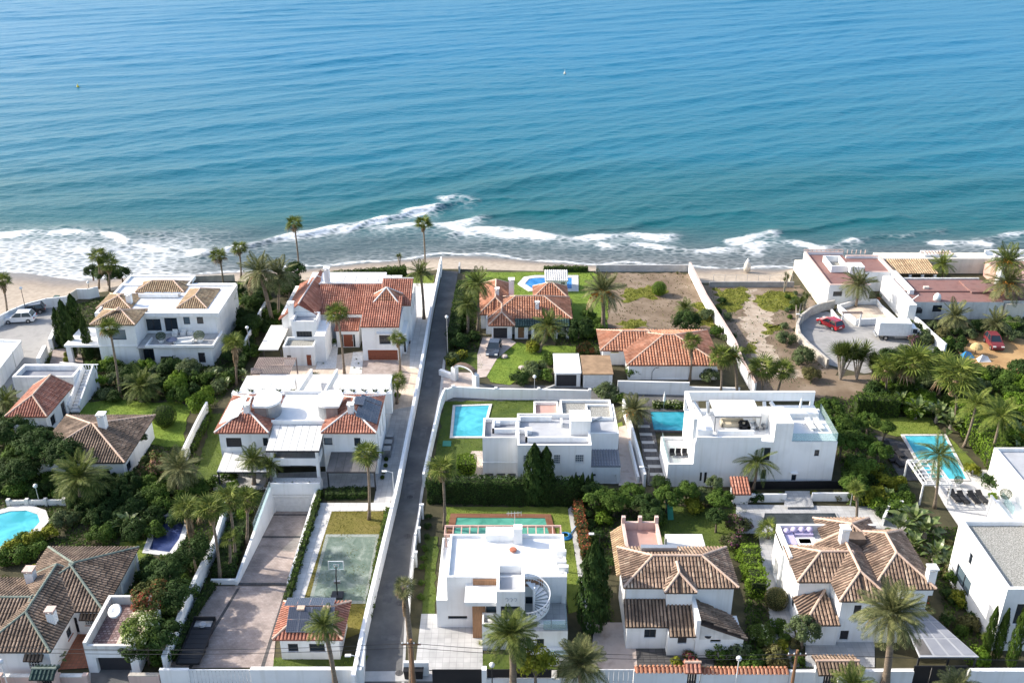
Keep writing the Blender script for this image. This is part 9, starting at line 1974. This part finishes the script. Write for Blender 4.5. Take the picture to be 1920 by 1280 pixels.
parasol(1498, 781, 5.81, 'closed white parasol on the roof terrace'); parasol(1244, 768, 0.05, 'closed white parasol by the teal pool', 2.6)
def dining(u, v, z, label, n=5):
 p = P(u, v, z + 0.7); t = thing('garden_table', label, 'table', (p.x, p.y, z)); MB().lathe([(0.75, 0.70), (0.75, 0.75)], 16).build('table_top', 'fabric_navy', t); MB().tube([(0, 0, 0), (0, 0, 0.7)], 0.06, 6).build('leg', 'metal_grey', t)
dining(322, 637, 3.0, 'round navy table on the villa terrace')
def sofa(u, v, z, w, label, mat='fabric_white', rz=0.0):
 p = P(u, v, z + 0.3); t = thing('outdoor_sofa', label, 'sofa', (p.x, p.y, z), rz); MB().box(-w / 2, w / 2, -0.4, 0.4, 0.02, 0.4).build('seat', mat, t); MB().box(-w / 2, w / 2, 0.25, 0.4, 0.4, 0.75).build('backrest', mat, t)
 for s in (-1, 1): MB().box(s * w / 2 - 0.12, s * w / 2 + 0.12, -0.4, 0.4, 0.02, 0.58).build('armrest', mat, t)
sofa(345, 640, 3.0, 2.4, 'white sofa on the villa terrace', rz=R(15)); sofa(1373, 793, 5.82, 2.4, 'cream sofa under the white roof pergola', 'fabric_tan'); sofa(1395, 797, 5.82, 0.9, 'dark armchair under the white roof pergola, left', 'fabric_black'); sofa(1412, 797, 5.82, 0.9, 'pale armchair under the white roof pergola', 'fabric_white'); sofa(1424, 798, 5.82, 0.9, 'dark armchair under the white roof pergola, right', 'metal_grey')
for i, (u, v) in enumerate(((328, 626), (344, 625), (357, 624))):
 p = P(u, v, 3.2); tag(MB().box(-0.35, 0.35, -0.3, 0.3, 0, 0.42).box(-0.35, 0.35, 0.25, 0.35, 0.42, 0.8).build('terrace_chair', 'fabric_white', loc=(p.x, p.y, 3.0)), 'white chair at the villa upper windows', 'chair')
def potted(u, v, r, z, label, mat='leaf_dark', pm='frame_white'):
 p = P(u, v, z + 0.6); rm = r * m_px(p); t = thing('potted_bush', label, 'potted plant', (p.x, p.y, z)); MB().lathe([(rm * 0.5, 0), (rm * 0.7, 0.4), (rm * 0.72, 0.45)], 12).build('pot', pm, t); inst('foliage', BALL, t, mat, (0, 0, 0.45 + rm * 0.75), (0, 0, 0), (rm, rm, rm * 0.85))
potted(302, 634, 9, 3.0, 'dark ball bush on the villa terrace, left'); potted(374, 633, 10, 3.0, 'green ball bush on the villa terrace, right', 'leaf_olive'); potted(341, 613, 6, 3.0, 'small ball bush at the upper window, left'); potted(357, 610, 6, 3.0, 'small ball bush at the upper window, right'); potted(611, 642, 6, 0.05, 'ball bush in white pot left of front door', 'leaf_mid'); potted(627, 642, 6, 0.05, 'ball bush in white pot near front door', 'leaf_mid'); potted(1648, 556, 5, 0.1, 'bush in red pot by the restaurant wall', 'leaf_dark', 'pot'); potted(1797, 902, 8, 0.05, 'bush in white box at the pool end', 'leaf_olive'); potted(1885, 930, 11, 2.0, 'silvery plant in the white terrace planter', 'leaf_olive')
def pool_pergola():
 h = House('pergola', 'white slatted pergola at the near end of the right pool', 'pergola', c=(XU(1750, 86, 2.6), 86)); z = 2.6
 q = [P(1704, 863, z), P(1754, 863, z), P(1782, 908, z), P(1729, 908, z)]
 x0, x1 = (q[0].x + q[3].x) / 2, (q[1].x + q[2].x) / 2; y0, y1 = q[3].y, q[0].y
 for a, b in (((x0, y0), (x1, y0)), ((x0, y1), (x1, y1)), ((x0, y0), (x0, y1)), ((x1, y0), (x1, y1))): h.put(MB().bar((*a, z), (*b, z), 0.16, 0.2), 'beam', 'frame_white')
 for i in range(6): y = y0 + (y1 - y0) * (i + 0.5) / 6; h.put(MB().bar((x0, y, z + 0.02), (x1, y, z + 0.02), 0.1, 0.16), 'rafter', 'frame_white')
 for i in range(4): x = x0 + (x1 - x0) * (i + 0.5) / 4; h.put(MB().bar((x, y0, z + 0.13), (x, y1, z + 0.13), 0.06, 0.06), 'batten', 'frame_white')
 for x in (x0, x1):
  for y in (y0, y1): h.box('post', 'frame_white', x - 0.08, x + 0.08, y - 0.08, y + 0.08, 0, z - 0.1)
pool_pergola()
def marker():
 p = P(1401, 503, -0.9); t = thing('beach_hut', 'small white conical hut on the beach', 'beach hut', (p.x, p.y, -1.3)); MB().lathe([(0.62, 0), (0.6, 0.9), (0.42, 1.5), (0.28, 1.75)], 14).build('body', 'tent_cream', t, smooth=True); MB().lathe([(0.3, 1.75), (0.12, 2.1), (0.02, 2.3)], 12).build('cap', 'fabric_white', t); MB().tube([(0, 0, 2.2), (0, 0, 2.7)], 0.02, 5).build('mast', 'galvanised', t)
marker()
for u, v, c, lb in ((146, 163, 'yellow', 'small yellow buoy far left on the sea'), (1059, 138, 'tent_cream', 'small pale buoy in the middle of the sea')):
 p = P(u, v, -1.9); t = thing('buoy', lb, 'buoy', (p.x, p.y, -2.1)); MB().lathe([(0.1, -0.3), (0.4, 0), (0.38, 0.4), (0.1, 0.9), (0.04, 1.2)], 12).build('body', c, t); MB().tube([(0, 0, 1.1), (0, 0, 1.6)], 0.04, 6).build('mast', 'frame_white', t)
def dish():
 p = P(217, 1145, 3.6); t = thing('satellite_dish', 'big white satellite dish on the tiled terrace', 'satellite dish', (p.x, p.y, 2.55)); m = MB()
 m.lathe([(0.04, 0), (0.35, 0.05), (0.62, 0.18), (0.64, 0.19), (0.36, 0.1), (0.05, 0.04)], 18); o = m.build('reflector', 'frame_white', t, smooth=True); o.location = (0, 0, 1.0); o.rotation_euler = (R(35), R(-10), 0)
 MB().tube([(0, 0, 0), (0, 0.05, 1.0)], 0.04, 6).build('mast', 'galvanised', t); MB().tube([(0, -0.2, 1.1), (0, -0.6, 1.6)], 0.02, 5).build('feed_arm', 'galvanised', t)
dish()
def bin_(u, v, label, mat='bin_green'):
 p = P(u, v, 0.4); t = thing('wheelie_bin', label, 'bin', (p.x, p.y, 0.02)); MB().add([(-0.3, -0.3, 0.05), (0.3, -0.3, 0.05), (0.3, 0.3, 0.05), (-0.3, 0.3, 0.05), (-0.38, -0.38, 0.95), (0.38, -0.38, 0.95), (0.38, 0.38, 0.95), (-0.38, 0.38, 0.95)], [(0, 3, 2, 1), (4, 5, 6, 7), (0, 1, 5, 4), (1, 2, 6, 5), (2, 3, 7, 6), (3, 0, 4, 7)]).build('body', mat, t); MB().box(-0.4, 0.4, -0.42, 0.4, 0.96, 1.02).build('lid', mat, t)
 for s in (-1, 1): MB().tube([(s * 0.28, 0.36, 0.12), (s * 0.34, 0.36, 0.12)], 0.11, 8).build('wheel', 'tyre', t)
bin_(107, 562, 'green wheelie bin by the turning circle wall'); bin_(766, 1262, 'black bin beside the lane corner pier', 'black'); bin_(786, 1262, 'black bin right of the palm trunk', 'black')
def terrace_arch():
 a, b = P(1577, 612), P(1611, 612); t = thing('garden_arch', 'white frame arch at the restaurant terrace entrance', 'arch', ((a.x + b.x) / 2, a.y, 0)); w = (b.x - a.x) / 2
 for s in (-1, 1): MB().box(s * w - 0.1, s * w + 0.1, -0.1, 0.1, 0, 2.2).build('post', 'frame_white', t)
 for k in range(3): MB().box(-w - 0.15, w + 0.15, -0.3 + k * 0.28, -0.2 + k * 0.28, 2.2, 2.3).build('lintel', 'brown_slat', t)
terrace_arch()
def float_ring():
 p = P(1060, 1002, 0.3); t = thing('hose_reel', 'coiled bright blue pool hose on the lawn', 'hose', (p.x, p.y, 0.06));
 for k, r in enumerate((0.62, 0.5, 0.4)): MB().tube([(r * math.cos(a), r * math.sin(a), 0.08 + 0.07 * k) for a in np.linspace(0, 6.28, 22)], 0.07, 6).build('coil', 'plastic_blue', t)
 MB().tube([(0.5, 0.2, 0.1), (1.2, 1.6, 0.08), (1.6, 2.6, 0.06)], 0.05, 6).build('tail', 'plastic_blue', t)
float_ring()
p = P(899, 1203, 0.3); tag(inst('ornamental_grass', ROS[2], None, 'leaf_yellow', (p.x, p.y, 0.05), (0, 0, 0), (0.5, 0.5, 0.6)), 'yellow potted grass at the timber entrance panel', 'plant')
p = P(242, 0, 0) if False else None
for (u, v, lb) in ((1256, 958, 'green plastic slide in the shaded garden'),):
 p = P(u, v, 0.6); t = thing('play_slide', lb, 'slide', (p.x, p.y, 0.04)); MB().add([(-0.3, -0.9, 0.1), (0.3, -0.9, 0.1), (0.3, 0.5, 1.3), (-0.3, 0.5, 1.3)], [(0, 1, 2, 3)]).build('chute', 'green_plastic', t); MB().box(-0.32, 0.32, 0.5, 0.9, 1.2, 1.3).build('platform', 'green_plastic', t)
 for x in (-0.3, 0.3): MB().box(x - 0.04, x + 0.04, 0.8, 0.9, 0, 2.0).build('post', 'green_plastic', t)
def haystack():
 p = P(1830, 655, 0.8); t = thing('straw_parasol', 'straw topped shade beside the old red van', 'parasol', (p.x, p.y, 0.02)); MB().lathe([(0.85, 1.0), (0.75, 1.35), (0.4, 1.7), (0.05, 1.8)], 14).build('thatch', 'straw', t); MB().tube([(0, 0, 0), (0, 0, 1.2)], 0.08, 6).build('post', 'bark', t)
 for (uu, vv, m, l) in ((1845, 671, 'fabric_white', 'pale blue tarpaulin heap beside the straw shade'), (1814, 664, 'plastic_blue', 'blue covered heap left of the straw shade')):
  q = P(uu, vv, 0.4); tag(MB().add([(-0.9, -0.6, 0), (0.9, -0.5, 0), (0.8, 0.6, 0), (-0.8, 0.5, 0), (-0.3, 0, 0.9), (0.5, 0.1, 0.6)], [(0, 1, 5, 4), (1, 2, 5), (2, 3, 4, 5), (3, 0, 4)]).build('tarpaulin', m, loc=(q.x, q.y, 0.03)), l, 'tarpaulin')
haystack()
for i in range(7):
 p = P(1207 + i * 4.0, 800 + i * 15); tag(MB().box(-0.75, 0.75, -0.3, 0.3, 0, 0.05).build('stepping_slab', 'concrete', loc=(p.x, p.y, 0.05)), 'pale stepping slab in the dark side path', 'slab')
for i in range(3):
 p = P(880 + i * 0, 842 - i);
p = P(838, 831, 0.1); tag(MB().box(-0.5, 0.5, -0.6, 0.6, 0, 0.06).build('pool_cover_hatch', 'green_plastic', loc=(p.x, p.y, 0.05)), 'small green hatch on the cube house lawn', 'hatch')
for (u, v, lb) in ((946, 668, 'pale rock on the bungalow lawn, upper'), (978, 689, 'pale rock on the bungalow lawn, lower')):
 p = P(u, v, 0.2); tag(MB().lathe([(0.25, 0), (0.5, 0.12), (0.42, 0.32), (0.12, 0.42)], 7).build('rock', 'concrete_pink', loc=(p.x, p.y, 0.04)), lb, 'rock')
for k, (u, v) in enumerate(((748, 932), (742, 1005), (726, 1130), (722, 1262))):
 p = P(u, v); tag(MB().lathe([(0.34, 0), (0.34, 0.008)], 16).build('manhole_cover', 'paving_dark', loc=(p.x + 1.2, p.y, 0.062)), 'round manhole cover in the lane', 'manhole')
def tiled_gate_house():
 p0, p1 = XU(1376, 88.5, 1.5), XU(1404, 88.5, 1.5); y = YV(945); h = House('garden_shed', 'tiny white shed with red tiled roof by bougainvillea', 'shed', c=((p0 + p1) / 2, y)); h.walls(p0, p1, y, y + 1.6, 0, 1.5); h.roof([[V3(p0 - .2, y - .3, 1.5), V3(p1 + .2, y - .3, 1.5), V3(p1 + .2, y + 1.9, 2.3), V3(p0 - .2, y + 1.9, 2.3)]], [], 'tile_red')
tiled_gate_house()
sheet('steps', [(1472, 920), (1518, 920), (1526, 950), (1470, 950)], 0.3, 'paving_grey')
# ---------------------------------------------------------------- labels that repeat get their place in the row
ORD = ['first', 'second', 'third', 'fourth', 'fifth', 'sixth', 'seventh', 'eighth', 'ninth', 'tenth', 'eleventh', 'twelfth', 'thirteenth', 'fourteenth', 'fifteenth', 'sixteenth', 'seventeenth', 'eighteenth', 'nineteenth', 'twentieth']
def finish():
 bpy.context.view_layer.update()
 by = {}
 for o in SC.objects:
  if o.parent is None and 'label' in o.keys(): by.setdefault(o['label'], []).append(o)
 for lb, os_ in by.items():
  if len(os_) < 2: continue
  os_.sort(key=lambda o: proj(o.location)[0])
  n = len(os_)
  for i, o in enumerate(os_):
   if n == 2: w = ('left one', 'right one')[i]
   elif i == n - 1 and n > 2: w = 'rightmost of %d' % n
   elif i == 0: w = 'leftmost of %d' % n
   else: w = (ORD[i] if i < 20 else '%dth' % (i + 1)) + ' from left'
   o['label'] = lb + ', ' + w
   if 'group' not in o.keys(): o['group'] = lb
finish()
